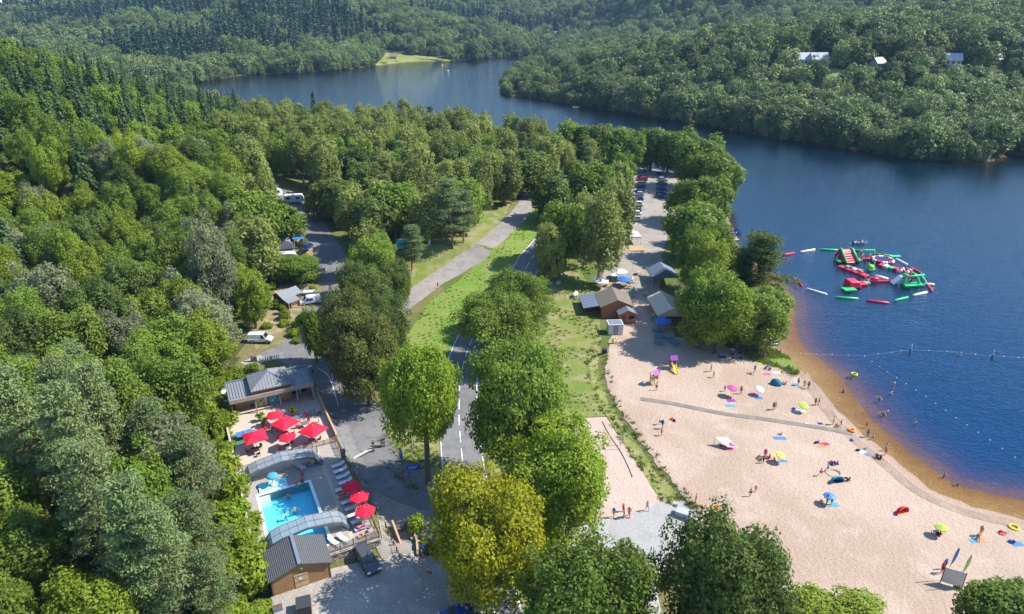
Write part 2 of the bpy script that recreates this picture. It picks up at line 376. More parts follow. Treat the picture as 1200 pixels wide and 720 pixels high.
def bed_by_depth():
    """sand giving way to silt, darkened as painted stand-in for light lost with depth"""
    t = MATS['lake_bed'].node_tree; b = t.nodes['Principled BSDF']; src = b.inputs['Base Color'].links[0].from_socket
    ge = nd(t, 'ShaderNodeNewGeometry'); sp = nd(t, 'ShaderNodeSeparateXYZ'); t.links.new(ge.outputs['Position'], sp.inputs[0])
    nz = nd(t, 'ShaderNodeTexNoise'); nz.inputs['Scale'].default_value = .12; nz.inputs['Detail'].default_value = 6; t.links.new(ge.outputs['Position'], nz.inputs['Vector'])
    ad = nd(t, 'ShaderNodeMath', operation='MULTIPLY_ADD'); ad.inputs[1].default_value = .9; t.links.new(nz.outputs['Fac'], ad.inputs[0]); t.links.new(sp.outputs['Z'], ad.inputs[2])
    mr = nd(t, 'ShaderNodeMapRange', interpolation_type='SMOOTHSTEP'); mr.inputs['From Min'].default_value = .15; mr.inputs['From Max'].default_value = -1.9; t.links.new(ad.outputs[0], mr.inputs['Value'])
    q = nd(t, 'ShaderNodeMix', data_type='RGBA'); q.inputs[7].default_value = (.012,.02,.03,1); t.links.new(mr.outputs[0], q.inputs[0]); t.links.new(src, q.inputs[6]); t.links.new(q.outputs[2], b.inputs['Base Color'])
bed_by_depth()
ground_mat('field_grass', [(.17,.21,.05),(.24,.24,.08)], (.05,.25,4.0))
ground_mat('silt_depth_dark', [(.012,.02,.03),(.016,.024,.03)], (.08,.5,4.0), bump=.1, bscale=2)  # blue-black silt, its tone also painted for the dark of deep water
# ------------------------------------------------------------------ ground and lake
_nx, _ny = len(GX), len(GY)
V = np.stack([_gx.ravel(), _gy.ravel(), GH.ravel()], 1)
_i = (np.arange(_ny-1)[:, None]*_nx + np.arange(_nx-1)[None]).ravel()
F = np.stack([_i, _i+1, _i+1+_nx, _i+_nx], 1)
me = np_mesh('ground', V, F, None, smooth=True)
for k in ('grass_ground', 'lake_bed', 'silt_depth_dark', 'forest_floor'): me.materials.append(MATS[k])
fc = V[F].mean(1)
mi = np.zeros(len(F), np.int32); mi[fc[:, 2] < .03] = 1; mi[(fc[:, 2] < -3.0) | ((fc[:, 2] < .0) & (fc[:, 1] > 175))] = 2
FOREST_EDGE = np.array(W((330,760),(312,660),(280,520),(262,455),(285,405),(300,330),(300,240),(280,130))+[(-300,420),(-800,600),(-800,0),(-60,30)])
mi[(mi == 0) & (poly_sd(FOREST_EDGE, fc[:, 0], fc[:, 1]) < 0)] = 3
mi[(mi == 0) & (fc[:, 1] - np.interp(fc[:, 0], SPLIT[:, 0], SPLIT[:, 1]) > 0)] = 3
me.polygons.foreach_set('material_index', mi)
ground = tag(link(bpy.data.objects.new('ground', me)), kind='structure')
def water_mat(name, absorb, density, gloss_rough, waves, tint=(1, 1, 1), scatter=None):
    m = bpy.data.materials.new(name); m.use_nodes = True; t = m.node_tree; t.nodes.remove(t.nodes['Principled BSDF']); out = t.nodes['Material Output']
    ge = nd(t, 'ShaderNodeNewGeometry'); mp = nd(t, 'ShaderNodeMapping'); t.links.new(ge.outputs['Position'], mp.inputs['Vector'])
    hgt = None
    for sc, dist, str_ in waves:
        n = nd(t, 'ShaderNodeTexNoise'); n.inputs['Scale'].default_value = sc; n.inputs['Detail'].default_value = 3; n.inputs['Distortion'].default_value = .4
        t.links.new(mp.outputs[0], n.inputs['Vector'])
        b = nd(t, 'ShaderNodeBump'); b.inputs['Strength'].default_value = str_; b.inputs['Distance'].default_value = dist
        t.links.new(n.outputs['Fac'], b.inputs['Height'])
        if hgt: t.links.new(hgt, b.inputs['Normal'])
        hgt = b.outputs[0]
    mp.inputs['Scale'].default_value = (1, 1.6, 1)
    # Schlick reflectance, the same from above and from below (the surface does not refract)
    dp = nd(t, 'ShaderNodeVectorMath', operation='DOT_PRODUCT'); t.links.new(ge.outputs['Incoming'], dp.inputs[0]); t.links.new(hgt, dp.inputs[1])
    ab = nd(t, 'ShaderNodeMath', operation='ABSOLUTE'); t.links.new(dp.outputs['Value'], ab.inputs[0])
    om = nd(t, 'ShaderNodeMath', operation='SUBTRACT', use_clamp=True); om.inputs[0].default_value = 1; t.links.new(ab.outputs[0], om.inputs[1])
    p5 = nd(t, 'ShaderNodeMath', operation='POWER'); p5.inputs[1].default_value = 5; t.links.new(om.outputs[0], p5.inputs[0])
    fr = nd(t, 'ShaderNodeMath', operation='MULTIPLY_ADD'); fr.inputs[1].default_value = .98; fr.inputs[2].default_value = .02; t.links.new(p5.outputs[0], fr.inputs[0])
    gl = nd(t, 'ShaderNodeBsdfGlossy'); gl.inputs['Roughness'].default_value = gloss_rough; t.links.new(hgt, gl.inputs['Normal'])
    tr = nd(t, 'ShaderNodeBsdfTransparent'); tr.inputs['Color'].default_value = (*tint, 1)
    if scatter:      # light sent back up by the water itself
        df = nd(t, 'ShaderNodeBsdfDiffuse'); df.inputs['Color'].default_value = (*scatter[0], 1); m0 = nd(t, 'ShaderNodeMixShader'); m0.inputs[0].default_value = scatter[1]
        t.links.new(tr.outputs[0], m0.inputs[1]); t.links.new(df.outputs[0], m0.inputs[2]); tr = m0
    mx = nd(t, 'ShaderNodeMixShader'); t.links.new(fr.outputs[0], mx.inputs[0]); t.links.new(tr.outputs[0], mx.inputs[1]); t.links.new(gl.outputs[0], mx.inputs[2])
    t.links.new(mx.outputs[0], out.inputs['Surface'])
    va = nd(t, 'ShaderNodeVolumeAbsorption'); va.inputs['Color'].default_value = (*absorb, 1); va.inputs['Density'].default_value = density
    t.links.new(va.outputs[0], out.inputs['Volume'])
    MATS[name] = m; return m
water_mat('lake_water', (.78,.58,.40), .75, .03, [(1.2,.15,.75),(.4,.2,.5),(.06,.5,.3)])
# the lake is a closed body of water: a flat top and a floor sunk below the bed
b = MB(); xs = [-1600, -400, 0, 200, 600, 1600]; ys = [20, 200, 500, 1500]
b.box(-1600, 1600, 0, 1600, -9, 0)
lake = tag(b.build('lake', 'lake_water'), kind='structure')
# light scattered back by the depth of the water: painted as faint blue sheets added inside the lake, absent where the bed is shallower
m = bpy.data.materials.new('water_scatter'); m.use_nodes = True; t = m.node_tree; t.nodes.remove(t.nodes['Principled BSDF'])
df = nd(t, 'ShaderNodeBsdfDiffuse'); df.inputs['Color'].default_value = (.0, .21, 1.0, 1); tr = nd(t, 'ShaderNodeBsdfTransparent'); mx = nd(t, 'ShaderNodeMixShader'); mx.inputs[0].default_value = .19
t.links.new(tr.outputs[0], mx.inputs[1]); t.links.new(df.outputs[0], mx.inputs[2]); t.links.new(mx.outputs[0], t.nodes['Material Output'].inputs['Surface']); MATS['water_scatter'] = m
for zz in (-.75, -1.05, -1.4, -1.8, -2.3): MB().add([(-1590,10,zz),(1590,10,zz),(1590,1590,zz),(-1590,1590,zz)], [(0,1,2,3)]).build('scatter_sheet', 'water_scatter', lake)
# ------------------------------------------------------------------ trees
leaf_mat('leaf_green', (.12,.20,.022), (.21,.285,.036), trans=.42)
leaf_mat('leaf_dark', (.082,.137,.024), (.145,.195,.036), trans=.42)
leaf_mat('leaf_olive', (.13,.155,.028), (.205,.218,.045), trans=.42)
leaf_mat('leaf_birch', (.19,.245,.05), (.275,.305,.07), trans=.42)
leaf_mat('leaf_grey', (.195,.23,.105), (.275,.295,.15), trans=.42)
leaf_mat('leaf_bright', (.17,.265,.018), (.26,.325,.028), trans=.42)
leaf_mat('leaf_yellow', (.11,.18,.01), (.40,.38,.012), trans=.42, rv=.02)
leaf_mat('needle_pine', (.135,.205,.072), (.225,.275,.10), trans=.3)
leaf_mat('needle_spruce', (.046,.092,.03), (.085,.14,.04), trans=.25)
leaf_mat('leaf_far', (.095,.155,.045), (.19,.23,.075), trans=.3, rv=.4)
leaf_mat('needle_far', (.03,.072,.042), (.06,.108,.054), trans=.15)
leaf_mat('grass_blade', (.13,.195,.025), (.22,.24,.06), trans=.35)
mat('bark', (.12,.095,.07), .95, var=.35, scale=8)
mat('bark_pine', (.30,.15,.08), .95, var=.35, scale=8)
mat('bark_birch', (.5,.47,.42), .9, var=.4, scale=6)
mat('bark_dead', (.36,.33,.30), .95, var=.2, scale=8)
def leaves(rng, pos, nrm, size, elong=1.5):
    """rhombic leaf sprays at pos facing nrm"""
    n = len(pos)
    nrm = nrm/(np.linalg.norm(nrm, axis=1)[:, None]+1e-9)
    r = rng.normal(size=(n, 3)); a = np.cross(nrm, r); a /= np.linalg.norm(a, axis=1)[:, None]+1e-9
    c = np.cross(nrm, a)
    s = (size*rng.uniform(.6, 1.35, n))[:, None]
    fold = nrm*s*.18
    V = np.stack([pos-a*s*elong*.5, pos-c*s*.5-fold, pos+a*s*elong*.5, pos+c*s*.5-fold], 1).reshape(-1, 3)
    return V, np.arange(4*n).reshape(-1, 4)
def limb_mesh(name, segs, m, n=5):
    b = MB()
    for pts, rs in segs: b.tube(pts, rs, n, cap=False)
    return b.mesh(name, m, True)
def broadleaf(name, seed, R, Ht, base, nc, nl, ls, lm='leaf_green', bm='bark', flat=.8, lobes=9, dense=.19, spread=1.0):
    """crown of several overlapping lobes, each covered in leaf clumps"""
    rng = np.random.default_rng(seed); hc = (Ht-base)/2; cz = base+hc
    LB = [(np.array([rng.normal(0, .1)*R, rng.normal(0, .1)*R, cz+hc*.12]), .60)]
    for j in range(lobes):
        a = j*2.4+rng.normal(0, .35); u = (j+.5)/lobes; zz = -.52+1.12*u; rad = math.sqrt(max(.05, 1-zz*zz))*rng.uniform(.46, .66)*spread*(1-.5*max(0, -zz))
        LB.append((np.array([math.cos(a)*rad*R, math.sin(a)*rad*R, cz+zz*hc*.86]), rng.uniform(.26, .50)))
    C = []; D = []
    asp = hc/R
    for j, (c, r) in enumerate(LB):
        n = max(6, int(nc*r*r/sum(q[1]**2 for q in LB)*1.9))
        i = np.arange(n)+.5; ph = np.arccos(1-2*i/n); th = PI*(1+5**.5)*i+rng.uniform(0, 6)
        d = np.stack([np.cos(th)*np.sin(ph), np.sin(th)*np.sin(ph), np.cos(ph)], 1)+rng.normal(0, .12, (n, 3)); d /= np.linalg.norm(d, axis=1)[:, None]
        sc = np.array([R*r, R*r, R*r*(.6+.4*asp)])
        p = c+d*sc*rng.uniform(.82, 1.06, n)[:, None]
        ok = d[:, 2] > -.8
        for k, (c2, r2) in enumerate(LB):
            if k != j: ok &= (((p-c2)/np.array([R*r2, R*r2, R*r2*(.6+.4*asp)]))**2).sum(1) > .55
        C.append(p[ok]); D.append(d[ok])
    C = np.concatenate(C); D = np.concatenate(D); kp = rng.random(len(C)) > .1; C = C[kp]; D = D[kp]; k = len(C)
    C += D*rng.normal(0, .085, (k, 1))*R
    C[:, 2] = np.clip(C[:, 2], base*.8, Ht-.2)
    rc = R*dense*rng.uniform(.6, 1.35, k)
    P = []; N = []; T = []
    for j in range(k):
        m_ = int(nl*(rc[j]/(R*dense))**1.8)+6
        q = rng.normal(size=(m_, 3)); q /= np.linalg.norm(q, axis=1)[:, None]
        out = D[j]*.7+np.array([0, 0, .45])
        q = q[(q@out) > rng.uniform(-.7, .1, len(q))]
        rr = rc[j]*rng.uniform(.55, 1.2, len(q))
        P.append(C[j]+q*rr[:, None]*np.array([1, 1, flat])); N.append(q*.5+out*.4+rng.normal(0, .42, (len(q), 3)))
        T.append(np.clip(rng.normal(.5, .2)+rng.normal(0, .2, len(q)), 0, 1))
    P = np.concatenate(P); N = np.concatenate(N); T = np.concatenate(T)
    kx = R/np.percentile(np.hypot(P[:, 0], P[:, 1]), 97); top = np.percentile(P[:, 2], 99.7); low = np.percentile(P[:, 2], 1.5)
    P[:, :2] *= kx; P[:, 2] = base+(P[:, 2]-low)*(Ht-base)/(top-low)
    LB = [(np.array([c[0]*kx, c[1]*kx, c[2]]), r) for c, r in LB]
    V, F = leaves(rng, P, N, ls)
    crown = np_mesh(name+'_crown', V, F, lm, T)
    tr = R*.045+.12
    segs = [([(0,0,-.4),(rng.normal(0,.1),rng.normal(0,.1),base*.6+.5),(rng.normal(0,.2),rng.normal(0,.2),cz),(0,0,Ht*.86)],[tr*1.25,tr,tr*.6,tr*.12])]
    for c, r in LB[1:]:
        z0 = base*.75+rng.uniform(0, .45)*(cz-base*.5); mid = c*.55+np.array([0,0,z0*.45])
        segs.append(([(0,0,z0),tuple(mid),tuple(c)],[tr*.5,tr*.33,tr*.1]))
        for q in range(2): segs.append(([tuple(c*.8+np.array([0,0,z0*.2])),tuple(c+rng.normal(0,.25,3)*R*r*2)],[tr*.16,tr*.05]))
    print(name, len(F)); return crown, limb_mesh(name+'_trunk', segs, bm)
def pine(name, seed, R, Ht, base, nc, nl, ls, lm='needle_pine'):
    rng = np.random.default_rng(seed); P = []; N = []; T = []; segs = []
    tr = .2; bend = rng.normal(0, .5, 2)
    segs.append(([(0,0,-.4),(bend[0]*.4,bend[1]*.4,Ht*.4),(bend[0],bend[1],Ht*.75),(bend[0],bend[1],Ht)],[tr*1.2,tr,tr*.6,.03]))
    for j in range(nc):
        z = base+(Ht-base)*((j+.5)/nc)**.9; f = (z-base)/(Ht-base)
        rad = R*(1-.75*f**1.6)*rng.uniform(.45, 1.05)*(.55+.45*min(1, f*3)); a = j*2.4+rng.normal(0, .4)
        c = np.array([bend[0]*z/Ht+math.cos(a)*rad*.85, bend[1]*z/Ht+math.sin(a)*rad*.85, z+rng.uniform(.0, .8)])
        segs.append(([(bend[0]*z/Ht,bend[1]*z/Ht,z-.4),tuple(c)],[tr*.3,.03]))
        rc = R*rng.uniform(.17, .34)
        q = rng.normal(size=(nl, 3)); q /= np.linalg.norm(q, axis=1)[:, None]
        rr = rng.uniform(.3, 1.05, nl)[:, None]*rc
        P.append(c+q*rr*np.array([1.35, 1.35, .42])); N.append(q*.4+rng.normal(0, .6, (nl, 3))+np.array([0,0,.5])); T.append(np.clip(rng.normal(.5,.2)+rng.normal(0,.2,nl),0,1))
    P = np.concatenate(P); V, F = leaves(rng, P, np.concatenate(N), ls, 2.8)
    return np_mesh(name+'_crown', V, F, lm, np.concatenate(T)), limb_mesh(name+'_trunk', segs, 'bark_pine')
def spruce(name, seed, R, Ht, base, nw, nb, nl, ls, lm='needle_spruce'):
    rng = np.random.default_rng(seed); P = []; N = []; T = []
    for k in range(nw):
        f = (k+.5)/nw; z = base+(Ht-base)*f; rad = R*(1-f)**.85*rng.uniform(.85, 1.1)+.15
        for b_ in range(max(4, int(nb*(1-f*.55)))):
            a = rng.uniform(0, 2*PI); L = rad*rng.uniform(.7, 1.15); m_ = max(3, int(nl*L/R))
            t = rng.uniform(.12, 1, m_); sp = rng.normal(0, .16, m_)*L*(1.1-t)
            x = np.cos(a)*L*t-np.sin(a)*sp; y = np.sin(a)*L*t+np.cos(a)*sp; zz = z-.38*L*t**1.5+rng.normal(0, .1, m_)
            P.append(np.stack([x, y, zz], 1)); N.append(np.stack([np.cos(a)*.5+rng.normal(0,.35,m_), np.sin(a)*.5+rng.normal(0,.35,m_), .7+rng.normal(0,.25,m_)], 1)); T.append(np.clip(t*.8+rng.normal(0,.15,m_),0,1))
    P = np.concatenate(P); V, F = leaves(rng, P, np.concatenate(N), ls, 1.8)
    return np_mesh(name+'_crown', V, F, lm, np.concatenate(T)), limb_mesh(name+'_trunk', [([(0,0,-.4),(0,0,Ht*.5),(0,0,Ht)],[.28,.17,.03])], 'bark')
def bare(name, seed, Ht):
    rng = np.random.default_rng(seed); segs = [([(0,0,-.4),(.1,.1,Ht*.5),(.3,0,Ht)],[.2,.13,.03])]
    for k in range(26):
        z = Ht*rng.uniform(.3, .95); a = rng.uniform(0, 6.28); L = (Ht-z)*.6+1.2
        e = np.array([math.cos(a)*L, math.sin(a)*L, z+L*.55]); segs.append(([(0.1,0.05,z),tuple(e*.5+np.array([0,0,z*.5-.15])),tuple(e)],[.07,.05,.015]))
        for q in range(4):
            s_ = e*rng.uniform(.5,.95)+np.array([0,0,0]); s_[2] = z+(e[2]-z)*np.linalg.norm(s_[:2])/np.linalg.norm(e[:2])
            segs.append(([tuple(s_), tuple(s_+rng.normal(0,.6,3)+np.array([0,0,.4]))],[.03,.012]))
    return limb_mesh(name+'_crown', segs[1:], 'bark_dead', 4), limb_mesh(name+'_trunk', segs[:1], 'bark_dead')
# kind -> list of (crown mesh, trunk mesh, nominal radius, nominal height)
TM = {}
TM['hero'] = [(*broadleaf('hero%d' % s, s, 6.5, 14.5, 3.2, 280, 200, .235, lobes=11), 6.5, 14.5) for s in (1, 2, 3)]
TM['tall'] = [(*broadleaf('tall%d' % s, s+5, 6.5, 14.5, (5.0, 6.6)[s-1], 250, 200, .235, lobes=10), 6.5, 14.5) for s in (1, 2)]
TM['slope'] = [(*broadleaf('slope%d' % s, s+10, 5.0, 14, 2.5, 170, 150, .25, lobes=8, dense=.2), 5.0, 14) for s in (1, 2, 3, 4)]
TM['mid'] = [(*broadleaf('mid%d' % s, s+20, 5.0, 13, 2.0, 130, 75, .42, lobes=8, dense=.22), 5.0, 13) for s in (1, 2, 3, 4)]
TM['birch'] = [(*broadleaf('birch%d' % s, s+30, 3.6, 15, 3.0, 140, 60, .34, 'leaf_birch', 'bark_birch', flat=1.4, lobes=10, dense=.24), 3.6, 15) for s in (1, 2, 3)]
TM['pine'] = [(*pine('pine%d' % s, s+40, 3.8, 15, 3.5, 62, 230, .125), 3.8, 15) for s in (1, 2, 3)]
TM['spruce'] = [(*spruce('spruce%d' % s, s+50, 3.6, 19, 1.5, 26, 17, 22, .4), 3.6, 19) for s in (1, 2, 3)]
TM['bare'] = [(*bare('bare%d' % s, s+60, 11), 3, 11) for s in (1, 2)]
TM['bush'] = [(*broadleaf('bush%d' % s, s+90, 1.3, 1.7, .05, 40, 60, .17, 'leaf_bright', lobes=6, dense=.3), 1.3, 1.7) for s in (1, 2, 3)]
TM['far'] = [(*broadleaf('far%d' % s, s+70, 5.8, 12, .4, 90, 34, .62, 'leaf_far', lobes=9, dense=.24), 5.8, 12) for s in (1, 2, 3, 4)]
TM['farspruce'] = [(*spruce('farspruce%d' % s, s+80, 3.4, 18, .5, 14, 10, 7, 1.2, 'needle_far'), 3.4, 18) for s in (1, 2)]
TREE_NAME = {'hero':'broadleaf_tree','tall':'broadleaf_tree','slope':'broadleaf_tree','mid':'broadleaf_tree','birch':'birch_tree','pine':'pine_tree','spruce':'spruce_tree','bare':'dead_tree','bush':'bush'}
TREE_CAT = {'hero':'tree','tall':'tree','slope':'tree','mid':'tree','birch':'birch','pine':'pine','spruce':'spruce','bare':'dead tree','bush':'bush'}
RT = random.Random(5); TREES = []
def tree(kind, x, y, h, r, label, group=None, leafm=None, var=None, z=None):
    cm, tm, R0, H0 = TM[kind][RT.randrange(len(TM[kind])) if var is None else var % len(TM[kind])]
    z = float(H(x, y)) if z is None else z
    e = empty(TREE_NAME[kind], (x, y, z-.05), RT.uniform(0, 6.28), label, TREE_CAT[kind], group)
    e.scale = (r/R0, r/R0, h/H0)
    link(bpy.data.objects.new('trunk', tm), e)
    c = link(bpy.data.objects.new('crown', cm), e)
    if leafm:
        c.material_slots[0].link = 'OBJECT'; c.material_slots[0].material = MATS[leafm]
    TREES.append((x, y, r)); return e
def ptree(kind, bx, by, ty, wpx, label, group=None, leafm=None, var=None):
    """tree whose trunk stands at pixel (bx,by), top at row ty, crown wpx pixels wide"""
    x, y, z = g(bx, by); lo, hi = 1.0, 40.0
    bs = {'hero': .2, 'tall': .34, 'slope': .16, 'mid': .13, 'birch': .18, 'pine': .25}.get(kind, .05)
    r = wpx/proj(x, y, z+5)[2]/2
    U = [(math.cos(p_)*math.cos(q_), math.sin(p_)*math.cos(q_), math.sin(q_)) for p_ in np.linspace(0, 2*PI, 16) for q_ in np.linspace(0, PI/2, 8)]
    for _ in range(24):           # height at which the crown's outline reaches row ty
        h = (lo+hi)/2; c_ = z+h*(1+bs)/2; rv = h*(1-bs)/2; r = wpx/proj(x, y, c_)[2]/2
        top = min(proj(x+r*u[0]*.92, y+r*u[1]*.92, c_+rv*u[2])[1] for u in U)
        if top > ty: lo = h
        else: hi = h
    return tree(kind, x, y, h, r, label, group, leafm, var, z)
def forest(name, pts, kinds, label, group=None):
    """a wood too large to count: points carrying copies of whole crowns (geometry nodes)"""
    me = bpy.data.meshes.new(name); me.from_pydata([p[:3] for p in pts], [], [])
    for an, ty, idx in (('rz', 'FLOAT', 3), ('sc', 'FLOAT', 4), ('hs', 'FLOAT', 5), ('var', 'INT', 6)):
        a = me.attributes.new(an, ty, 'POINT'); a.data.foreach_set('value', [p[idx] for p in pts])
    o = link(bpy.data.objects.new(name, me)); tag(o, label, None, group, 'stuff')
    ng = bpy.data.node_groups.new(name, 'GeometryNodeTree')
    ng.interface.new_socket('Geometry', in_out='INPUT', socket_type='NodeSocketGeometry'); ng.interface.new_socket('Geometry', in_out='OUTPUT', socket_type='NodeSocketGeometry')
    L = ng.links; gi = ng.nodes.new('NodeGroupInput'); go = ng.nodes.new('NodeGroupOutput')
    inst = ng.nodes.new('GeometryNodeInstanceOnPoints'); g2i = ng.nodes.new('GeometryNodeGeometryToInstance')
    for ob in reversed(kinds):
        oi = ng.nodes.new('GeometryNodeObjectInfo'); oi.inputs['Object'].default_value = ob; L.new(oi.outputs['Geometry'], g2i.inputs[0])
    L.new(gi.outputs[0], inst.inputs['Points']); L.new(g2i.outputs[0], inst.inputs['Instance']); inst.inputs['Pick Instance'].default_value = True
    def attr(n, ty):
        q = ng.nodes.new('GeometryNodeInputNamedAttribute'); q.data_type = ty; q.inputs['Name'].default_value = n; return q.outputs[0]
    L.new(attr('var', 'INT'), inst.inputs['Instance Index'])
    cr = ng.nodes.new('ShaderNodeCombineXYZ'); L.new(attr('rz', 'FLOAT'), cr.inputs[2])
    e2r = ng.nodes.new('FunctionNodeEulerToRotation'); L.new(cr.outputs[0], e2r.inputs[0]); L.new(e2r.outputs[0], inst.inputs['Rotation'])
    cs = ng.nodes.new('ShaderNodeCombineXYZ'); sc = attr('sc', 'FLOAT'); L.new(sc, cs.inputs[0]); L.new(sc, cs.inputs[1]); L.new(attr('hs', 'FLOAT'), cs.inputs[2]); L.new(cs.outputs[0], inst.inputs['Scale'])
    L.new(inst.outputs[0], go.inputs[0])
    md = o.modifiers.new('scatter', 'NODES'); md.node_group = ng
    return o
def poisson(poly, r, seed, rmin=None, avoid=None, tries=None):
    """dart throwing inside a world polygon; avoid(x, y) -> True to reject"""
    rn = np.random.default_rng(seed); P = np.array(poly); lo = P.min(0); hi = P.max(0)
    n = int((hi-lo).prod()/(r*r)*6); q = rn.uniform(lo, hi, (n, 2)); q = q[poly_sd(P, q[:, 0], q[:, 1]) < 0]
    if avoid is not None and len(q): q = q[~avoid(q[:, 0], q[:, 1])]
    cell = {}; out = []
    for x, y in q:
        i, j = int(x//r), int(y//r)
        if any((x-a)**2+(y-b)**2 < r*r for di in (-1, 0, 1) for dj in (-1, 0, 1) for a, b in cell.get((i+di, j+dj), ())): continue
        cell.setdefault((i, j), []).append((x, y)); out.append((x, y))
    return out
# ------------------------------------------------------------------ roads, beach, paths (structure)
ROAD_MAIN = smooth_line(W((600,800),(575,700),(556,620),(545,560),(540,520),(538,480),(542,430),(560,385),(590,345),(618,312),(636,288),(655,262),(690,235)), 10)
ROAD_UP = smooth_line(W((430,400),(455,370),(488,345),(512,328),(540,310),(565,291),(590,270),(608,252),(620,235),(624,218),(612,205),(590,190)), 8)
ROAD_CAMP = smooth_line(W((540,585),(500,578),(460,560),(435,530),(418,490),(400,450),(383,418),(378,398),(384,375),(396,340),(390,310),(376,280),(362,255),(345,235),(325,222)), 8)
ROAD_BEACH = smooth_line(W((745,345),(752,310),(755,280),(758,250),(761,225),(762,205),(740,196)), 8)
def strip_poly(L, a, b): return list(map(tuple, offset_line(L, a)))+list(map(tuple, offset_line(L, b)))[::-1]
SHORE = [tuple(p) for p in LAKE]
BEACH = W((716,396),(733,370),(745,345),(770,345),(790,395),(830,400),(870,412),(905,418),(930,430))
BEACH += [at(*p)[:2] for p in ((955,448),(972,468),(995,492),(1018,513),(1055,543),(1090,572),(1140,593),(1200,609),(1330,632))]
BEACH += W((1300,720),(1150,735),(1020,722),(940,712),(880,700),(850,668),(822,640),(815,618),(808,592),(788,566),(760,530),(735,496),(716,462),(708,440),(711,420))
beach = draped('beach', BEACH, 'sand', .05, 1.0, .35)
SH = np.array([at(*p)[:2] for p in [(940,437),(955,462),(975,490),(1000,515),(1040,548),(1075,577),(1130,601),(1200,617),(1330,640)]])
ribbon('wet_sand', smooth_line(SH, 14), -.8, 1.1, 'wet_sand', .075, parent=beach, nw=5)
draped('sand_court', W((662,492),(710,489),(742,538),(775,588),(752,600),(718,608),(690,612),(672,560)), 'court_sand', .05, 1.5, .05)
draped('apron', W((690,612),(718,608),(752,600),(775,588),(800,586),(812,600),(800,640),(770,690),(780,740),(720,740),(700,690),(672,650),(640,630),(655,618)), 'pale_apron', .07, 1.5, .08)
draped('car_park', W((318,700),(388,668),(448,655),(520,650),(556,660),(560,700),(580,740),(560,790),(330,790)), 'gravel', .15, 1.0, .15)
draped('meadow', W((462,412),(484,383),(505,352),(545,322),(592,283),(626,240),(645,242),(640,285),(612,310),(575,352),(545,395),(530,450),(516,540),(508,560),(470,540),(455,500),(448,470),(470,440)), 'meadow_grass', .03, 1.5, .2)
draped('grass_field', W((640,300),(680,315),(700,350),(705,395),(700,430),(712,470),(735,505),(775,560),(808,592),(776,588),(742,538),(712,488),(668,490),(645,500),(575,560),(560,470),(566,420),(600,360),(625,318)), 'dry_grass', .03, 1.5, .25)
draped('verge', W((640,640),(672,655),(705,700),(715,740),(600,740),(572,690),(600,640)), 'dry_grass', .03, 1.5, .15)
draped('verge', W((440,508),(480,500),(514,520),(515,570),(480,575),(455,550)), 'dry_grass', .035, 1.5, .1)
draped('campsite_ground', W((340,240),(372,250),(400,330),(378,395),(300,410),(296,385),(330,330)), 'dirt', .03, 1.5, .3)
draped('campsite_ground', W((480,340),(520,318),(560,285),(590,262),(600,235),(560,230),(520,270),(490,300),(470,325)), 'dry_grass', .03, 1.5, .3)
draped('grassy_point', W((868,413),(885,408),(903,409),(922,418),(938,436),(930,440),(915,432),(898,428),(882,422))[:9], 'meadow_grass', .10, 1.0, .25)
draped('parking_ground', W((700,352),(738,196),(800,200),(792,250),(778,290),(772,345)), 'sand_track', .03, 2, .3)
road_main = ribbon('road', ROAD_MAIN, -3.2, 3.2, 'asphalt', .06)
ribbon('road', ROAD_UP, -2.6, 2.6, 'old_asphalt', .06)
road_camp = ribbon('road', ROAD_CAMP, -3.4, 3.4, 'asphalt', .09)
ribbon('road', ROAD_BEACH, -2.1, 2.1, 'sand_track', .08)
draped('entrance_yard', W((300,418),(345,395),(372,392),(398,440),(462,490),(440,510),(420,530),(440,575),(500,590),(520,610),(500,650),(455,655),(440,600),(395,515),(368,460),(352,440),(330,425)), 'asphalt', .06, 1.0, .03)
draped('poolside_path', W((435,575),(500,592),(520,620),(500,652),(450,660),(440,640),(448,632)), 'old_asphalt', .08, 1.0, .04)
# painted lines
mat('road_paint', (.72,.72,.7), .7, var=.15, scale=1.5)
def seg_len(L): return np.concatenate([[0], np.cumsum(np.linalg.norm(np.diff(L, axis=0), axis=1))])
def sub_line(L, a, b, n=6):
    s = seg_len(L); t = np.linspace(a, b, n); return np.stack([np.interp(t, s, L[:, 0]), np.interp(t, s, L[:, 1])], 1)
LM = seg_len(ROAD_MAIN)[-1]
p = 4.0; k = 0
while p < LM-6 and k < 60:
    ribbon('road_marking', sub_line(ROAD_MAIN, p, p+3.0), -.07, .07, 'road_paint', .075, parent=road_main, nw=1); p += 4.6; k += 1
for off in (-2.95, 2.95): ribbon('road_marking', offset_line(ROAD_MAIN, off), -.06, .06, 'road_paint', .075, parent=road_main, nw=1)
ribbon('road_marking', smooth_line(W((372,432),(384,440),(392,460),(398,480),(405,482))), -.06, .06, 'road_paint', .105, parent=road_camp, nw=1)
ribbon('road_marking', smooth_line(W((388,415),(389,435),(390,450),(394,470))), -.06, .06, 'road_paint', .105, parent=road_camp, nw=1)
# kerb along the lane by the car park
mat('concrete', (.42,.4,.37), .9, var=.15, scale=2, bump=.2)
ribbon('kerb', smooth_line(W((590,680),(602,700),(616,725),(630,750))), -.12, .12, 'concrete', .14, thick=.2, nw=1)
# concrete walkway across the beach
mat('walkway_concrete', (.19,.165,.14), .9, var=.2, scale=.8, bump=.3)
wl = smooth_line(W((751,468),(790,474),(846,485),(890,491),(930,497),(968,503),(998,509)))
ribbon('beach_walkway', wl, -.55, .55, 'walkway_concrete', .11, thick=.15, nw=2)
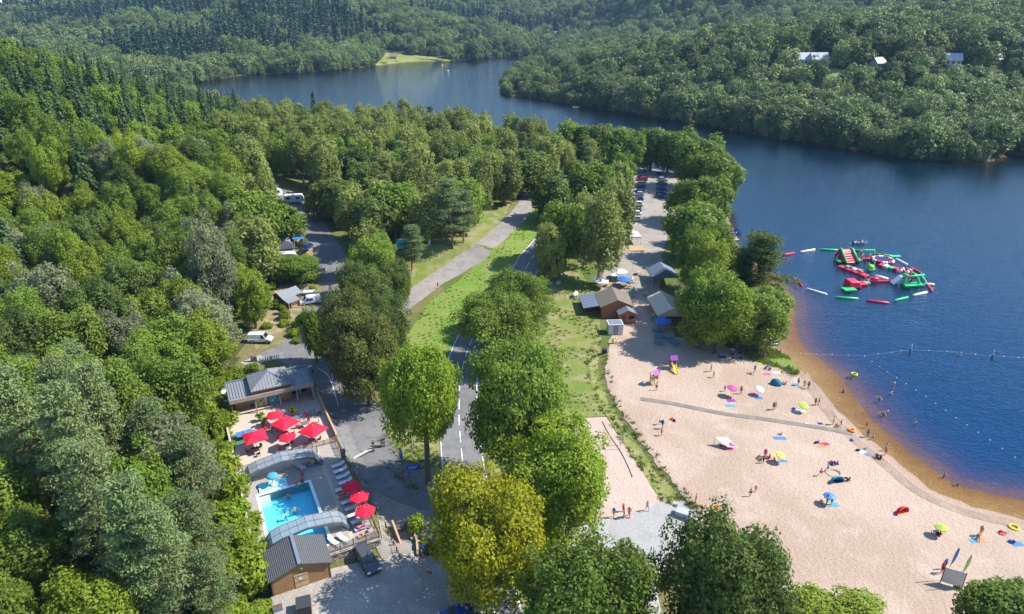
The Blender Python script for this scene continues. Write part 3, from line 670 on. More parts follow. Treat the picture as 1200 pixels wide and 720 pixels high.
# ------------------------------------------------------------------ woods
NOTREE = [np.array(p) for p in (BEACH, strip_poly(ROAD_MAIN, -5, 5), strip_poly(ROAD_UP, -5, 5), strip_poly(ROAD_CAMP, -4.5, 5), strip_poly(ROAD_BEACH, -7.5, 7.5), DECK_PLOT)]
NOTREE.insert(0, np.array(W((306,215),(352,222),(410,330),(392,400),(290,405),(312,350),(322,290))))
BLOCK = []     # (x, y, r) of things trees keep clear of
def avoid(x, y, m=0.0):
    bad = poly_sd(LAKE, x, y) < 1.5
    for P in NOTREE: bad |= poly_sd(P, x, y) < (m if P is not NOTREE[-1] else 5.0)
    for a, b_, r in BLOCK+TREES: bad |= (x-a)**2+(y-b_)**2 < (r*.75+1.2)**2
    return bad
for (px, py, r) in ((335,287,5),(335,303,5),(340,345,6),(362,355,6),(355,370,4),(305,399,5),(345,318,3),(590,183,12),(565,170,10),(545,210,5),(600,180,12),(320,225,9),(345,232,6),(297,278,3)): x, y, _ = g(px, py); BLOCK.append((x, y, r))
G1 = 'roadside trees around the junction and car park'
ptree('hero', 575, 704, 552, 143, 'large round broadleaf tree with yellowing leaves beside the car park', leafm='leaf_yellow', var=0)
ptree('hero', 688, 782, 626, 160, 'green broadleaf tree beside the pale apron, between yellow tree and dark oak', leafm='leaf_green', var=1)
ptree('hero', 838, 774, 600, 148, 'dark green oak standing at the inland edge of the sand beach', leafm='leaf_dark', var=2)
ptree('hero', 652, 634, 490, 134, 'bright yellow-green broadleaf tree beside the small sand court', leafm='leaf_bright', var=1)
ptree('tall', 604, 566, 400, 122, 'largest deep green broadleaf tree overhanging the marked road', leafm='leaf_green', var=0)
ptree('tall', 502, 566, 406, 102, 'rounded yellow-green tree with visible forked trunk between yard and road', leafm='leaf_bright', var=1)
G2 = 'broadleaf trees between the meadow and the main road'
ptree('tall', 580, 430, 345, 88, 'deep green broadleaf tree overhanging the road below the meadow', G2, 'leaf_green', 0)
ptree('hero', 604, 394, 320, 80, 'deep green broadleaf tree overhanging the road below the meadow', G2, 'leaf_green', 2)
G3 = 'broadleaf trees between campsite road and meadow'
for bx, by, ty, w_, lm in ((434,476,364,88,'leaf_olive'),(412,444,334,66,'leaf_olive'),(452,424,345,64,'leaf_dark'),(430,388,308,66,'leaf_dark'),(440,350,276,56,'leaf_green'),(462,368,305,46,'leaf_dark')):
    ptree('hero', bx, by, ty, w_, 'dark green broadleaf tree between campsite road and meadow bank', G3, lm)
ptree('mid', 372, 425, 362, 26, 'slim young tree on the planted island of the entrance yard', leafm='leaf_green')
G4 = 'trees on the bank above the beach bar'
for kd, bx, by, ty, w_, lm in (('mid',645,330,262,36,'leaf_birch'),('mid',662,312,236,56,'leaf_green'),('birch',701,332,222,52,None),('birch',722,300,212,40,None),('birch',682,300,222,40,None),('mid',650,262,205,60,'leaf_dark'),('mid',628,232,175,62,'leaf_dark'),('mid',690,262,190,60,'leaf_green')):
    ptree(kd, bx, by, ty, w_, 'leafy tree on the bank between road and beach bar' if kd == 'mid' else 'tall pale birch on the bank between road and beach bar', G4+(' ' if kd == 'mid' else ', birches'), lm)
G5 = 'trees between the beach bar and the water'
for bx, by, ty, w_, lm in ((818,408,312,70,'leaf_green'),(840,414,326,74,'leaf_bright'),(862,408,330,72,'leaf_green'),(888,406,334,76,'leaf_green'),(820,372,275,66,'leaf_bright'),(822,345,258,66,'leaf_green'),(845,365,292,66,'leaf_green'),(812,392,322,50,'leaf_birch')):
    ptree('slope', bx, by, ty, w_, 'green broadleaf tree between beach bar and lakeshore', G5, lm)
ptree('pine', 884, 372, 276, 84, 'dark dense pine at the edge of the lake behind beach trees', leafm='leaf_dark')
for bx, by, ty, w_, lm in ((735,203,152,40,'leaf_green'),(762,201,150,42,'leaf_dark'),(782,204,154,40,'leaf_green'),(712,202,148,42,'leaf_green'),(690,200,146,40,'leaf_dark'),(668,198,142,42,'leaf_green'),(716,266,205,34,'leaf_birch'),(722,246,190,32,'leaf_birch'),(728,230,178,30,'leaf_green'),(806,305,238,60,'leaf_green'),(825,290,240,54,'leaf_green'),(806,262,208,58,'leaf_green'),(838,300,262,40,'leaf_green'),(830,262,205,50,'leaf_green'),(830,232,176,58,'leaf_green'),(815,222,160,62,'leaf_green'),(842,235,190,50,'leaf_green'),(795,205,152,52,'leaf_green')):
    ptree('mid', bx, by, ty, w_, 'broadleaf tree between the parking lane and the lake', 'trees between parking lane and lake', lm)
# bottom edge, near the camera
ptree('slope', 975, 760, 686, 120, 'light green tree at the inland edge of the beach', leafm='leaf_bright')
ptree('slope', 1165, 768, 672, 110, 'tree with loose foliage beside the pair of beach flags', leafm='leaf_green')
# pine group on the slope beside the pool
for bx, by, ty, w_ in ((190,735,560,92),(215,742,590,84),(245,700,575,80),(150,700,520,90),(240,640,505,70),(115,640,455,84),(60,620,440,88),(100,560,420,74),(205,590,470,64),(262,735,640,60),(20,560,400,80),(150,600,430,70)):
    ptree('pine', bx, by, ty, w_, 'grey-green pine on the slope beside the swimming pool', 'pines on the slope beside the pool', None)
for bx, by, ty, w_ in ((95,400,335,34),(185,430,388,34),(150,480,425,28),(110,690,612,28)):
    ptree('bare', bx, by, ty, w_, 'leafless grey dead tree standing among the slope woods', 'dead trees on the wooded slope', None)
ptree('slope', 262, 385, 255, 56, 'tall silvery grey-green tree standing above the white parked van', leafm='leaf_grey')
ptree('slope', 300, 385, 318, 42, 'fresh green tree beside the grey camp cabin', leafm='leaf_bright')
ptree('slope', 345, 330, 296, 60, 'low spreading green tree shading the camp cabin', leafm='leaf_green')
ptree('mid', 330, 282, 238, 60, 'green tree behind the awning tent', leafm='leaf_green')
# the wooded slope and the campsite wood: the nearest as single trees, the rest as one mass
SLOPE = W((310,740),(296,640),(264,520),(250,455),(276,395),(296,330),(300,240),(278,130))+[(-190,345),(-245,330),(-250,230),(-150,115),(-100,70),(-62,42),(-50,42)]
CAMP = W((262,165),(300,330),(330,330),(400,330),(470,335),(560,275),(600,250),(640,215),(735,203),(690,193),(645,184),(600,171),(545,162),(450,149),(380,151),(300,145),(262,140))
LEAF_WORD = {'leaf_green': 'mid-green', 'leaf_dark': 'dark green', 'leaf_grey': 'silvery grey-green', 'leaf_bright': 'lime-green', 'leaf_birch': 'pale olive-green'}
rs = random.Random(3); cand = []
for x, y in poisson(SLOPE, 5.8, 11, avoid=avoid):
    px, py, s = proj(x, y, float(H(x, y))+9)
    if px < -70 or py > 800: continue
    u = rs.random(); ridge = (y > 165 and x < -95-0.05*y)
    k = 'spruce' if (ridge and u < .55) or (y > 110 and u < .08) else 'pine' if u > .9 and y < 120 else 'slope' if y < 190 else 'mid'
    cand.append((k, x, y, 'slope'))
for x, y in poisson(CAMP, 7.8, 12, avoid=avoid):
    u = rs.random(); cand.append(('birch' if u < .34 else 'pine' if u < .42 else 'mid', x, y, 'camp'))
cand.sort(key=lambda c: math.hypot(c[1], c[2]))
cnt = {}; rest = []
LIM = {'slope': 300, 'mid': 40, 'spruce': 110, 'pine': 100, 'birch': 110}
for k, x, y, where in cand:
    cnt[k] = cnt.get(k, 0)+1
    if cnt[k] > LIM[k]: rest.append((k, x, y)); continue
    if k == 'spruce': tree(k, x, y, rs.uniform(15, 22), rs.uniform(2.8, 4), 'dark spruce standing among broadleaf trees on the wooded ridge', 'spruces on the ridge')
    elif k == 'pine' and where == 'slope': tree(k, x, y, rs.uniform(11, 15), rs.uniform(3, 4.2), 'grey-green pine on the slope beside the swimming pool', 'pines on the slope beside the pool')
    elif k == 'pine': tree(k, x, y, rs.uniform(11, 15), rs.uniform(3, 4), 'pine tree among the campsite pitches', 'pines on the campsite')
    elif k == 'birch': tree(k, x, y, rs.uniform(14, 19), rs.uniform(3.8, 5.2), 'pale green birch among the campsite pitches', 'birches on the campsite')
    else:
        lm = rs.choice(['leaf_green','leaf_green','leaf_green','leaf_green','leaf_bright','leaf_bright','leaf_grey','leaf_dark'] if where == 'slope' else ['leaf_green','leaf_green','leaf_dark','leaf_birch','leaf_birch'])
        wd = LEAF_WORD[lm]
        if where == 'slope': tree(k, x, y, rs.uniform(11, 17), rs.uniform(3.6, 5.6), wd+' broadleaf tree of the dense wood on the slope', wd+' trees of the slope wood', lm)
        else: tree(k, x, y, rs.uniform(12, 17), rs.uniform(4.4, 6.4), wd+' broadleaf tree among the campsite pitches', wd+' trees on the campsite', lm)
ptree('pine', 531, 291, 212, 48, 'tall open pine beside the bend of the upper road')
ptree('pine', 543, 285, 225, 40, 'smaller open pine beside the bend of the upper road')
# ------------------------------------------------------------------ far woods: stuff
def proto(kind):
    """one real tree of the far wood per variant; the wood repeats its crowns"""
    return TM[kind]
FAR_SRC = []
for kd, (px, py) in (('far', (1010,170)), ('far', (860,146)), ('far', (740,126)), ('far', (1090,178)), ('farspruce', (1150,75)), ('farspruce', (1170,70))):
    x, y, z = g(px, py-1); i = len([1 for q in FAR_SRC if q[1] == kd])
    cm, tm, R0, H0 = TM[kd][i]
    e = empty('lakeside_tree' if kd == 'far' else 'hillside_spruce', (x, y+4, float(H(x, y+4))), i, ('rounded tree on the wooded bank across the lake' if kd == 'far' else 'dark spruce in the plantation on the far hillside'), 'tree' if kd == 'far' else 'spruce', 'trees across the lake' if kd == 'far' else 'spruces across the lake')
    link(bpy.data.objects.new('trunk', tm), e); c = link(bpy.data.objects.new('crown', cm), e); FAR_SRC.append((c, kd))
MEADOWS = [np.array(W(*q)) for q in ([(955,96),(1005,92),(1000,84),(948,80)],[(1030,120),(1062,112),(1070,122),(1040,126)],[(1110,84),(1200,92),(1200,100),(1120,88)],[(440,77),(470,73),(530,71),(500,66),(452,62)])]
rng = np.random.default_rng(8)
HOUSES = [(*g(px, py)[:2], w_) for px, py, w_ in ((944,75,13),(958,75,11),(1028,79,8),(1115,76,9),(1166,74,7),(461,69,9),(652,42,10))]
def far_points(n, ylo, yhi, rmul, seed, spr):
    rg = np.random.default_rng(seed); y = np.sqrt(rg.uniform(ylo**2, yhi**2, n)); x = rg.uniform(-.86, .86, n)*y
    sd = poly_sd(LAKE, x, y); wt = y-np.interp(x, SPLIT[:, 0], SPLIT[:, 1])
    ok = (sd > 1.0) & (wt > 0)
    for P in MEADOWS: ok &= (poly_sd(P, x, y) > 3) & (poly_sd(P+np.array([0, -16.]), x, y) > 2)
    for hx, hy, hw in HOUSES: ok &= ~((abs(x-hx-(y-hy)*.3) < hw) & (y > hy-26) & (y < hy+10))
    tip = (abs(x-15) < 50) & (y > 480) & (y < 900) & (x < 60); ok &= ~(tip & (rg.random(n) < .45))
    x, y, sd = x[ok], y[ok], sd[ok]; z = H(x, y); lowtip = (x > -60) & (x < 45) & (y < 900)
    con = (vnoise(x, y, 110, 3)+.35*vnoise(x, y, 30, 5) > np.where(x < -60, .2, np.where(y > 1250, .45, 2.0))) & (sd > 40)
    return [(a, b, c-.3, rg.uniform(0, 6.28), s*rmul, s*rmul*rg.uniform(.75, 1.05), (4+int(rg.integers(2))) if k else int(rg.integers(4))) for a, b, c, k, s in zip(x, y, z, con, rg.uniform(.6, 1.5, len(x))*np.where(lowtip, .62, 1.0))]
pts = far_points(12500, 250, 900, 1.12, 1, True)+far_points(12000, 900, 1700, 1.3, 2, True)+far_points(9000, 1700, 3300, 1.7, 3, True)
# a denser fringe right along the water
for P0, P1 in zip(LAKE[29:-6], LAKE[30:-5]):
    n = int(np.linalg.norm(P1-P0)/5)
    for k in range(n):
        q = P0+(P1-P0)*(k+rng.random())/n; nr = rng.normal(0, 1.5, 2)
        for _ in range(8):
            x, y = q+nr
            if poly_sd(LAKE, np.array([x]), np.array([y]))[0] > .5: break
            nr = rng.normal(0, 4, 2)
        else: continue
        if any(poly_sd(P, np.array([x]), np.array([y]))[0] < 4 for P in MEADOWS): continue
        s = rng.uniform(.5, .85); pts.append((x, y, float(H(x, y))-.6, rng.uniform(0, 6), s, s*.9, int(rng.integers(4))))
forest('far_forest', pts, [c for c, _ in FAR_SRC], 'dense mixed forest covering the hills across the lake')
# the woods behind the ridge and out of the frame to the left
bp = []
for x, y in poisson([(-250,232),(-900,232),(-900,560),(-300,560),(-265,430),(-185,352),(-245,336)], 8.5, 21, avoid=lambda x, y: poly_sd(LAKE, x, y) < 3):
    if abs(x) < y*.9+40: bp.append((x, y, float(H(x, y))-.3, rs.uniform(0, 6), rs.uniform(.7, 1.1), rs.uniform(.8, 1.2), rs.choice([0,1,2,3,4,5])))
for x, y in poisson([(-700,330),(-100,330),(-100,700),(-700,700)], 8.5, 22, avoid=lambda x, y: (poly_sd(LAKE, x, y) < 3) | (y-np.interp(x, SPLIT[:, 0], SPLIT[:, 1]) > 0) | (poly_sd(np.array(CAMP), x, y) < 3) | (poly_sd(np.array([(-250,232),(-900,232),(-900,560),(-300,560),(-265,430),(-185,352),(-245,336)]), x, y) < 0)):
    bp.append((x, y, float(H(x, y))-.3, rs.uniform(0, 6), rs.uniform(.7, 1.2), rs.uniform(.8, 1.2), rs.choice([0,1,2,3,0,1,2,3,4])))
forest('ridge_forest', bp, [c for c, _ in FAR_SRC], 'mixed wood continuing behind the near ridge')
for P in MEADOWS: draped('field', [tuple(q) for q in P], 'field_grass', .25, 12)
def crown_of(kind, i):
    return next(o for o in COL.objects if o.name.startswith('crown') and o.data == TM[kind][i][0])
src = [crown_of('mid', i) for i in range(4)]+[crown_of('birch', i) for i in range(3)]+[crown_of('spruce', i) for i in range(3)]+[crown_of('pine', 0)]
idx = {'mid': (0, 1, 2, 3), 'slope': (0, 1, 2, 3), 'birch': (4, 5, 6), 'spruce': (7, 8, 9), 'pine': (10,)}
forest('campsite_forest', [(x, y, float(H(x, y)), rs.uniform(0, 6), rs.uniform(.8, 1.15)*(.85 if y > 300 else 1), rs.uniform(.8, 1.1)*(.8 if y > 300 else 1), rs.choice(idx[k])) for k, x, y in rest], src, 'mixed wood over the far end of the campsite')
# brambles and bushes along the foot of the slope
BR = plp((-3.0,-13),(-3.0,-5),(-3.0,34.5),(5,36.5),(4,42),(-4,46),(-9,36),(-9.5,10),(-8,-13))
for i in range(3):
    x, y, z = g(*((300,640),(278,520),(268,455))[i]); tree('bush', x-1, y, 1.8, 1.5, 'bright green bramble bush at the foot of the slope beside the pool fence', 'bramble bushes by the pool fence', var=i) if 0 else None
bsrc = []
for i, (px, py) in enumerate(((290,640),(268,530),(255,462))):
    x, y, z = g(px, py); e = empty('bramble_bush', (x, y, z), i, 'leafy bramble bush at the foot of the slope beside the pool', 'bush', 'bramble bushes beside the pool')
    bsrc.append(link(bpy.data.objects.new('foliage', TM['bush'][i][0]), e))
bq = [(x, y, float(H(x, y))-.1, rs.uniform(0, 6), rs.uniform(.4, 1.4)*(1.5 if vnoise(np.array(x), np.array(y), 2.3) > .2 else .8), rs.uniform(.35, 1.5), rs.randrange(3)) for x, y in poisson(BR, 1.2, 31)]
sq = [(x, y, float(H(x, y))-.1, rs.uniform(0, 6), rs.uniform(.8, 1.8), rs.uniform(.8, 2.2), rs.randrange(3)) for x, y in poisson(SLOPE, 3.2, 33) if y < 190 and abs(x) < y*.9]
cq = []
for x, y in poisson(W((300,225),(352,222),(372,252),(412,330),(392,400),(300,405),(300,350),(318,290)), 2.6, 34, avoid=lambda x, y: (line_d(ROAD_CAMP, x, y) < 4.6) | np.any([(x-a)**2+(y-b_)**2 < (r_*.8)**2 for a, b_, r_ in BLOCK], axis=0)):
    if vnoise(np.array(x), np.array(y), 4.0, 6) > -.2: cq.append((x, y, float(H(x, y))-.1, rs.uniform(0, 6), rs.uniform(.5, 1.2), rs.uniform(.5, 1.3), rs.randrange(3)))
forest('undergrowth', bq+sq+cq, bsrc, 'brambles and low bushes under the slope trees')
print('TREES', len(TREES), 'far', len(pts), len(bp))
# ------------------------------------------------------------------ small-object materials
for n, c, r in (('red_fabric',(.72,.012,.045),.8),('white_paint',(.62,.62,.61),.5),('white_plastic',(.6,.6,.6),.4),('blue_fabric',(.03,.16,.5),.8),('dark_metal',(.045,.05,.055),.45),('grey_metal',(.12,.15,.175),.4),
    ('wood_brown',(.30,.16,.07),.8),('wood_dark',(.13,.075,.04),.8),('wood_grey',(.30,.26,.22),.85),('wood_light',(.45,.31,.17),.8),('brick_red',(.36,.13,.06),.85),('stone_wall',(.30,.25,.19),.95),('stone_dark',(.12,.11,.10),.95),
    ('roof_slate',(.115,.115,.12),.6),('roof_zinc',(.20,.215,.23),.5),('roof_brown',(.20,.165,.13),.8),('deck_stone',(.33,.295,.26),.85),('terrace_tile',(.46,.38,.31),.85),('path_tile',(.44,.37,.29),.85),('pool_tile',(.34,.80,.90),.4),('pool_white',(.72,.80,.82),.5),
    ('green_mat',(.07,.16,.11),.9),('table_blue',(.05,.19,.42),.5),('black_plastic',(.02,.02,.022),.5),('red_plastic',(.6,.02,.02),.45),('terracotta',(.55,.10,.05),.7),('sign_blue',(.02,.07,.55),.4),('tyre',(.02,.02,.02),.85),('lamp_white',(.8,.8,.78),.3),('lamp_red',(.45,.01,.01),.3),
    ('orange_plastic',(.85,.25,.02),.5),('yellow_plastic',(.8,.55,.02),.45),('green_plastic',(.02,.50,.12),.45),('lime_plastic',(.32,.62,.03),.5),('purple_plastic',(.24,.05,.30),.5),('pink_fabric',(.55,.08,.24),.8),('cyan_fabric',(.05,.30,.42),.8),('lime_fabric',(.35,.48,.08),.8),('teal_fabric',(.01,.16,.26),.8),('navy_fabric',(.015,.03,.12),.85),('white_fabric',(.58,.58,.57),.85),('cream_canvas',(.58,.5,.37),.9),('black_fabric',(.015,.015,.018),.9),('orange_fabric',(.75,.22,.05),.85),('grey_fabric',(.25,.25,.26),.9),('yellow_fabric',(.55,.43,.12),.85),
    ('pallet_blue',(.03,.22,.30),.7),('cement_render',(.55,.53,.5),.9),('inflatable_red',(.68,.015,.05),.35),('inflatable_green',(.03,.52,.16),.35),('inflatable_white',(.8,.78,.76),.35),('house_white',(.42,.41,.39),.8),('slate_blue',(.16,.19,.25),.5)):
    mat(n, c, r, var=.1, scale=2.5)
for n, c in (('paint_grey',(.06,.065,.07)),('paint_blue',(.01,.045,.22)),('paint_white',(.75,.75,.75)),('paint_red',(.4,.015,.02)),('paint_silver',(.4,.41,.42)),('paint_black',(.015,.015,.018)),('paint_navy',(.012,.025,.07)),('paint_slate',(.11,.14,.18))):
    mat(n, c, .25, spec=.6, var=.03)
mat('glass_dark', (.015,.02,.025), .06, spec=.7, var=.02)
mat('chrome', (.6,.6,.6), .25, metal=1)
def glass_sheet(name, tint, alpha):
    m = bpy.data.materials.new(name); m.use_nodes = True; t = m.node_tree; p = t.nodes['Principled BSDF']; p.inputs['Base Color'].default_value = (*tint, 1); p.inputs['Roughness'].default_value = .25; p.inputs['Alpha'].default_value = alpha
    MATS[name] = m
glass_sheet('polycarbonate', (.27,.30,.33), .75); glass_sheet('clear_panel', (.5,.6,.65), .35)
water_mat('pool_water', (.12,.85,.97), .4, .02, [(2.2,.06,.5),(.7,.06,.4)])
def pthing(name, u, v, z, rz, label, cat, group=None): return empty(name, pl(u, v, z), PA+rz, label, cat, group)
def pstruct(mb, name, m):
    o = mb.build(name, m); o.matrix_world = PF; o['kind'] = 'structure'; return o
# ---- deck, terrace, pool
def holed(mb, x0, x1, y0, y1, hx0, hx1, hy0, hy1, z0, z1):
    for a in ((x0, x1, y0, hy0), (x0, x1, hy1, y1), (x0, hx0, hy0, hy1), (hx1, x1, hy0, hy1)): mb.box(*a, z0, z1)
d = MB(); holed(d, -2.3, 8.0, -7.0, 14.9, -.55, 5.75, -5.2, 7.35, -1.9, 0)
pstruct(d, 'pool_deck', 'deck_stone')
pstruct(MB().box(8.0, 8.5, -7.0, 14.9, -1.9, .02), 'deck_border', 'path_tile')
pstruct(MB().box(8.5, 11.3, -7.0, 14.9, -1.9, -.03), 'side_deck', 'deck_stone')
pstruct(MB().box(-2.3, 11.3, 14.9, 34, -1.9, .05), 'terrace', 'terrace_tile')
t = pthing('swimming_pool', 2.6, 1, 0, 0, 'turquoise rectangular swimming pool with white coping', 'swimming pool')
b = MB(); x0, x1, y0, y1 = -3.15, 3.15, -6.2, 6.35; dz = -1.25
b.add([(x0,y0,dz),(x1,y0,dz),(x1,y1,dz),(x0,y1,dz),(x0,y0,0),(x1,y0,0),(x1,y1,0),(x0,y1,0)], [(0,1,2,3),(1,0,4,5),(2,1,5,6),(3,2,6,7),(0,3,7,4)])
b.build('basin', 'pool_tile', t)
b = MB(); holed(b, x0-.35, x1+.35, y0-.35, y1+.35, x0+.02, x1-.02, y0+.02, y1-.02, -.02, .04); b.build('coping', 'pool_white', t)
MB().add([(x0+.01,y0+.01,-.12),(x1-.01,y0+.01,-.12),(x1-.01,y1-.01,-.12),(x0+.01,y1-.01,-.12)], [(0,1,2,3)]).build('water', 'pool_water', t)
for k in range(4): MB().box(x0, x0+1.3, 5.9-k*.3, 6.3, -1.25, -.25-k*.25).build('step', 'pool_white', t)
t = pthing('paddling_pool', 1.4, 8.75, 0, 0, 'small shallow paddling pool at the head of the swimming pool', 'paddling pool')
b = MB(); holed(b, -1.75, 1.75, -.85, .75, -1.5, 1.5, -.6, .5, 0, .22); b.build('rim', 'pool_tile', t)
MB().box(-1.5, 1.5, -.6, .5, .01, .06).build('floor_tiles', 'pool_tile', t); MB().add([(-1.49,-.59,.17),(1.49,-.59,.17),(1.49,.49,.17),(-1.49,.49,.17)], [(0,1,2,3)]).build('water', 'pool_water', t)
b = MB(); holed(b, -1.75, 1.75, -1.25, -.86, 0, 0, -1, -1, 0, .1); b.build('step', 'pool_white', t)
t = pthing('mushroom_fountain', 1.5, 8.7, 0, 0, 'blue mushroom fountain in the paddling pool', 'fountain')
MB().cyl(0, 0, 0, 1.5, .09, n=10).build('stem', 'white_plastic', t); MB().cyl(0, 0, 0, .35, .55, .35, n=14).build('base', 'white_plastic', t)
b = MB()
for k, (r0, z0) in enumerate(((.75,1.45),(.72,1.55),(.55,1.72),(.3,1.82),(.02,1.86))): pass
prof = [(.72,1.42),(.78,1.5),(.7,1.62),(.5,1.74),(.25,1.81),(.02,1.83)]
n = 16; vs = [(r*math.cos(2*PI*i/n), r*math.sin(2*PI*i/n), z) for r, z in prof for i in range(n)]
b.add(vs, [(k*n+i, k*n+(i+1) % n, (k+1)*n+(i+1) % n, (k+1)*n+i) for k in range(len(prof)-1) for i in range(n)]+[tuple(range(n-1,-1,-1))]); b.build('cap', 'cyan_fabric', t, True)
# ---- telescopic pool covers
def arch(u, span, ht):
    """low arch: steep sides, gently sloped two-pitch top"""
    pts = [(0,0),(.35,.9*.75),(.95,ht*.66),(2.0,ht*.82),(span*.5,ht),(span-2.0,ht*.82),(span-.95,ht*.66),(span-.35,.9*.75),(span,0)]
    return pts
def pool_cover(u0, span, v0, depth, ht, label):
    t = pthing('pool_cover', u0+span/2, v0, 0, 0, label, 'pool cover', 'sliding pool covers'); A = [(x-span/2, z) for x, z in arch(0, span, ht)]
    for vy in (0, depth/2, depth):
        b = MB()
        for (xa, za), (xb, zb) in zip(A[:-1], A[1:]):
            w_ = .3 if vy == 0 else .09
            dx, dz_ = xb-xa, zb-za; L = math.hypot(dx, dz_); nx, nz = dz_/L, -dx/L
            q = [(xa,za),(xb,zb),(xb+nx*w_,zb+nz*w_),(xa+nx*w_,za+nz*w_)]
            b.add([(x, vy-.06, z) for x, z in q]+[(x, vy+.06, z) for x, z in q], [(0,1,2,3),(7,6,5,4),(0,4,5,1),(1,5,6,2),(2,6,7,3),(3,7,4,0)])
        b.build('arch_frame', 'grey_metal', t)
    # panes: the sides as single sheets, the roof split into many lights
    for k, ((xa, za), (xb, zb)) in enumerate(zip(A[:-1], A[1:])):
        m = max(1, int(round(math.hypot(xb-xa, zb-za)/.92))) if 1 < k < 6 else 1
        for j in range(m):
            pa = (xa+(xb-xa)*j/m, za+(zb-za)*j/m); pb = (xa+(xb-xa)*(j+1)/m, za+(zb-za)*(j+1)/m)
            for r in range(2):
                ya, yb = depth*r/2+.09, depth*(r+1)/2-.09; e = .035
                dx, dz_ = (pb[0]-pa[0]), (pb[1]-pa[1]); L = math.hypot(dx, dz_); ux, uz = dx/L*e, dz_/L*e
                bb = MB(); q = [(pa[0]+ux,ya,pa[1]+uz+.01),(pb[0]-ux,ya,pb[1]-uz+.01),(pb[0]-ux,yb,pb[1]-uz+.01),(pa[0]+ux,yb,pa[1]+uz+.01)]
                bb.add(q+[(x,y,z-.02) for x,y,z in q], [(0,1,2,3),(7,6,5,4),(0,4,5,1),(1,5,6,2),(2,6,7,3),(3,7,4,0)]); bb.build('pane', 'polycarbonate' if 0 < k < 7 else 'clear_panel', t)
            b = MB(); b.tube([(pa[0],0,pa[1]),(pa[0],depth,pa[1])], .03, 4); b.build('glazing_bar', 'grey_metal', t)
    for s in (-1, 1): MB().box(s*span/2-.12, s*span/2+.12, -.05, depth+.05, 0, .12).build('rail', 'grey_metal', t)
pool_cover(-2.0, 10.3, 10.2, 2.2, 2.35, 'grey arched sliding pool cover parked between terrace and pool')
pool_cover(-1.3, 9.9, -4.0, 2.2, 2.2, 'grey arched sliding pool cover over the pool behind the hut')
# glass wall under the rear of the parked cover
t = pthing('glass_screen', 3.2, 13.4, 0, 0, 'low glazed screen with dark posts behind the pool cover', 'screen')
for k in range(9): MB().box(-5+k*1.25-.05, -5+k*1.25+.05, -.05, .05, 0, 1.1).build('post', 'dark_metal', t)
for k in range(8): MB().box(-4.94+k*1.25, -3.81+k*1.25, -.015, .015, .1, 1.05).build('pane', 'clear_panel', t)
# ---- terrace/deck fence, boundary fences
def fence(name, L, h, gap, post, m, label, cat='fence', mp=None, pw=.05, z0=None, rails=2):
    """picket fence along world points L (x, y, z)"""
    e = empty(name, L[0], 0, label, cat); o = Vector(L[0])
    pk = MB().box(-pw, pw, -.015, .015, .06, h).mesh('picket', m); ps = MB().box(-.06, .06, -.06, .06, 0, h+.1).mesh('post', mp or m)
    for a, b_ in zip(L[:-1], L[1:]):
        a = Vector(a); b_ = Vector(b_); d_ = b_-a; n = max(1, int(d_.length/gap)); ang = math.atan2(d_.y, d_.x)
        for k in range(n):
            q = link(bpy.data.objects.new('picket', pk), e); q.location = a+d_*(k+.5)/n-o; q.rotation_euler = (0, 0, ang)
        n = max(1, int(d_.length/post))
        for k in range(n+1):
            q = link(bpy.data.objects.new('post', ps), e); q.location = a+d_*k/n-o
        for r in range(rails):
            zz = h*(.2+.7*r/max(1, rails-1)); nn = Vector((-d_.y, d_.x, 0)).normalized()*.03
            MB().tube([a-o+Vector((0,0,zz))+nn, b_-o+Vector((0,0,zz))+nn], .03, 4).build('rail', m, e)
    return e
fence('pool_fence', [pl(5.1,-6.85), pl(11.2,-6.85)], 1.05, .16, 1.5, 'wood_grey', 'grey wooden picket railing on the stone wall below the pool')
fence('pool_fence', [pl(11.2,-6.8), pl(11.2,14.9)], 1.0, .22, 1.8, 'wood_brown', 'brown wooden fence separating the sun loungers from the yard')
fence('terrace_fence', [pl(3.0,14.8), pl(11.1,14.8)], .8, .14, 1.6, 'path_tile', 'pale picket railing along the terrace edge above the pool')
def lowwall(name, pts, h, th, m, label, capm=None):
    e = empty(name, pts[0], 0, label, 'wall'); o = Vector(pts[0])
    for a, b_ in zip(pts[:-1], pts[1:]):
        a = Vector(a)-o; b_ = Vector(b_)-o; d_ = (b_-a); n = Vector((-d_.y, d_.x, 0)).normalized()*th/2; up = Vector((0,0,h)); dn = Vector((0,0,-.4))
        q = [a-n, b_-n, b_+n, a+n]; MB().add([tuple(p+dn) for p in q]+[tuple(p+up) for p in q], [(3,2,1,0),(4,5,6,7),(0,1,5,4),(1,2,6,5),(2,3,7,6),(3,0,4,7)]).build('wall_body', m, e)
        n2 = n*1.25; q = [a-n2, b_-n2, b_+n2, a+n2]
        MB().add([tuple(p+up+Vector((0,0,.005))) for p in q]+[tuple(p+up+Vector((0,0,.08))) for p in q], [(3,2,1,0),(4,5,6,7),(0,1,5,4),(1,2,6,5),(2,3,7,6),(3,0,4,7)]).build('coping', capm or m, e)
    return e
lowwall('boundary_wall', [pl(-2.45,-4.6), pl(-2.45,14), pl(-2.6,28)], .55, .22, 'path_tile', 'low pale boundary wall between the pool and the brambles')
lowwall('terrace_wall', [pl(11.42,15.1), pl(11.42,28.5)], .9, .2, 'wood_light', 'tan boundary wall along the terrace beside the yard')
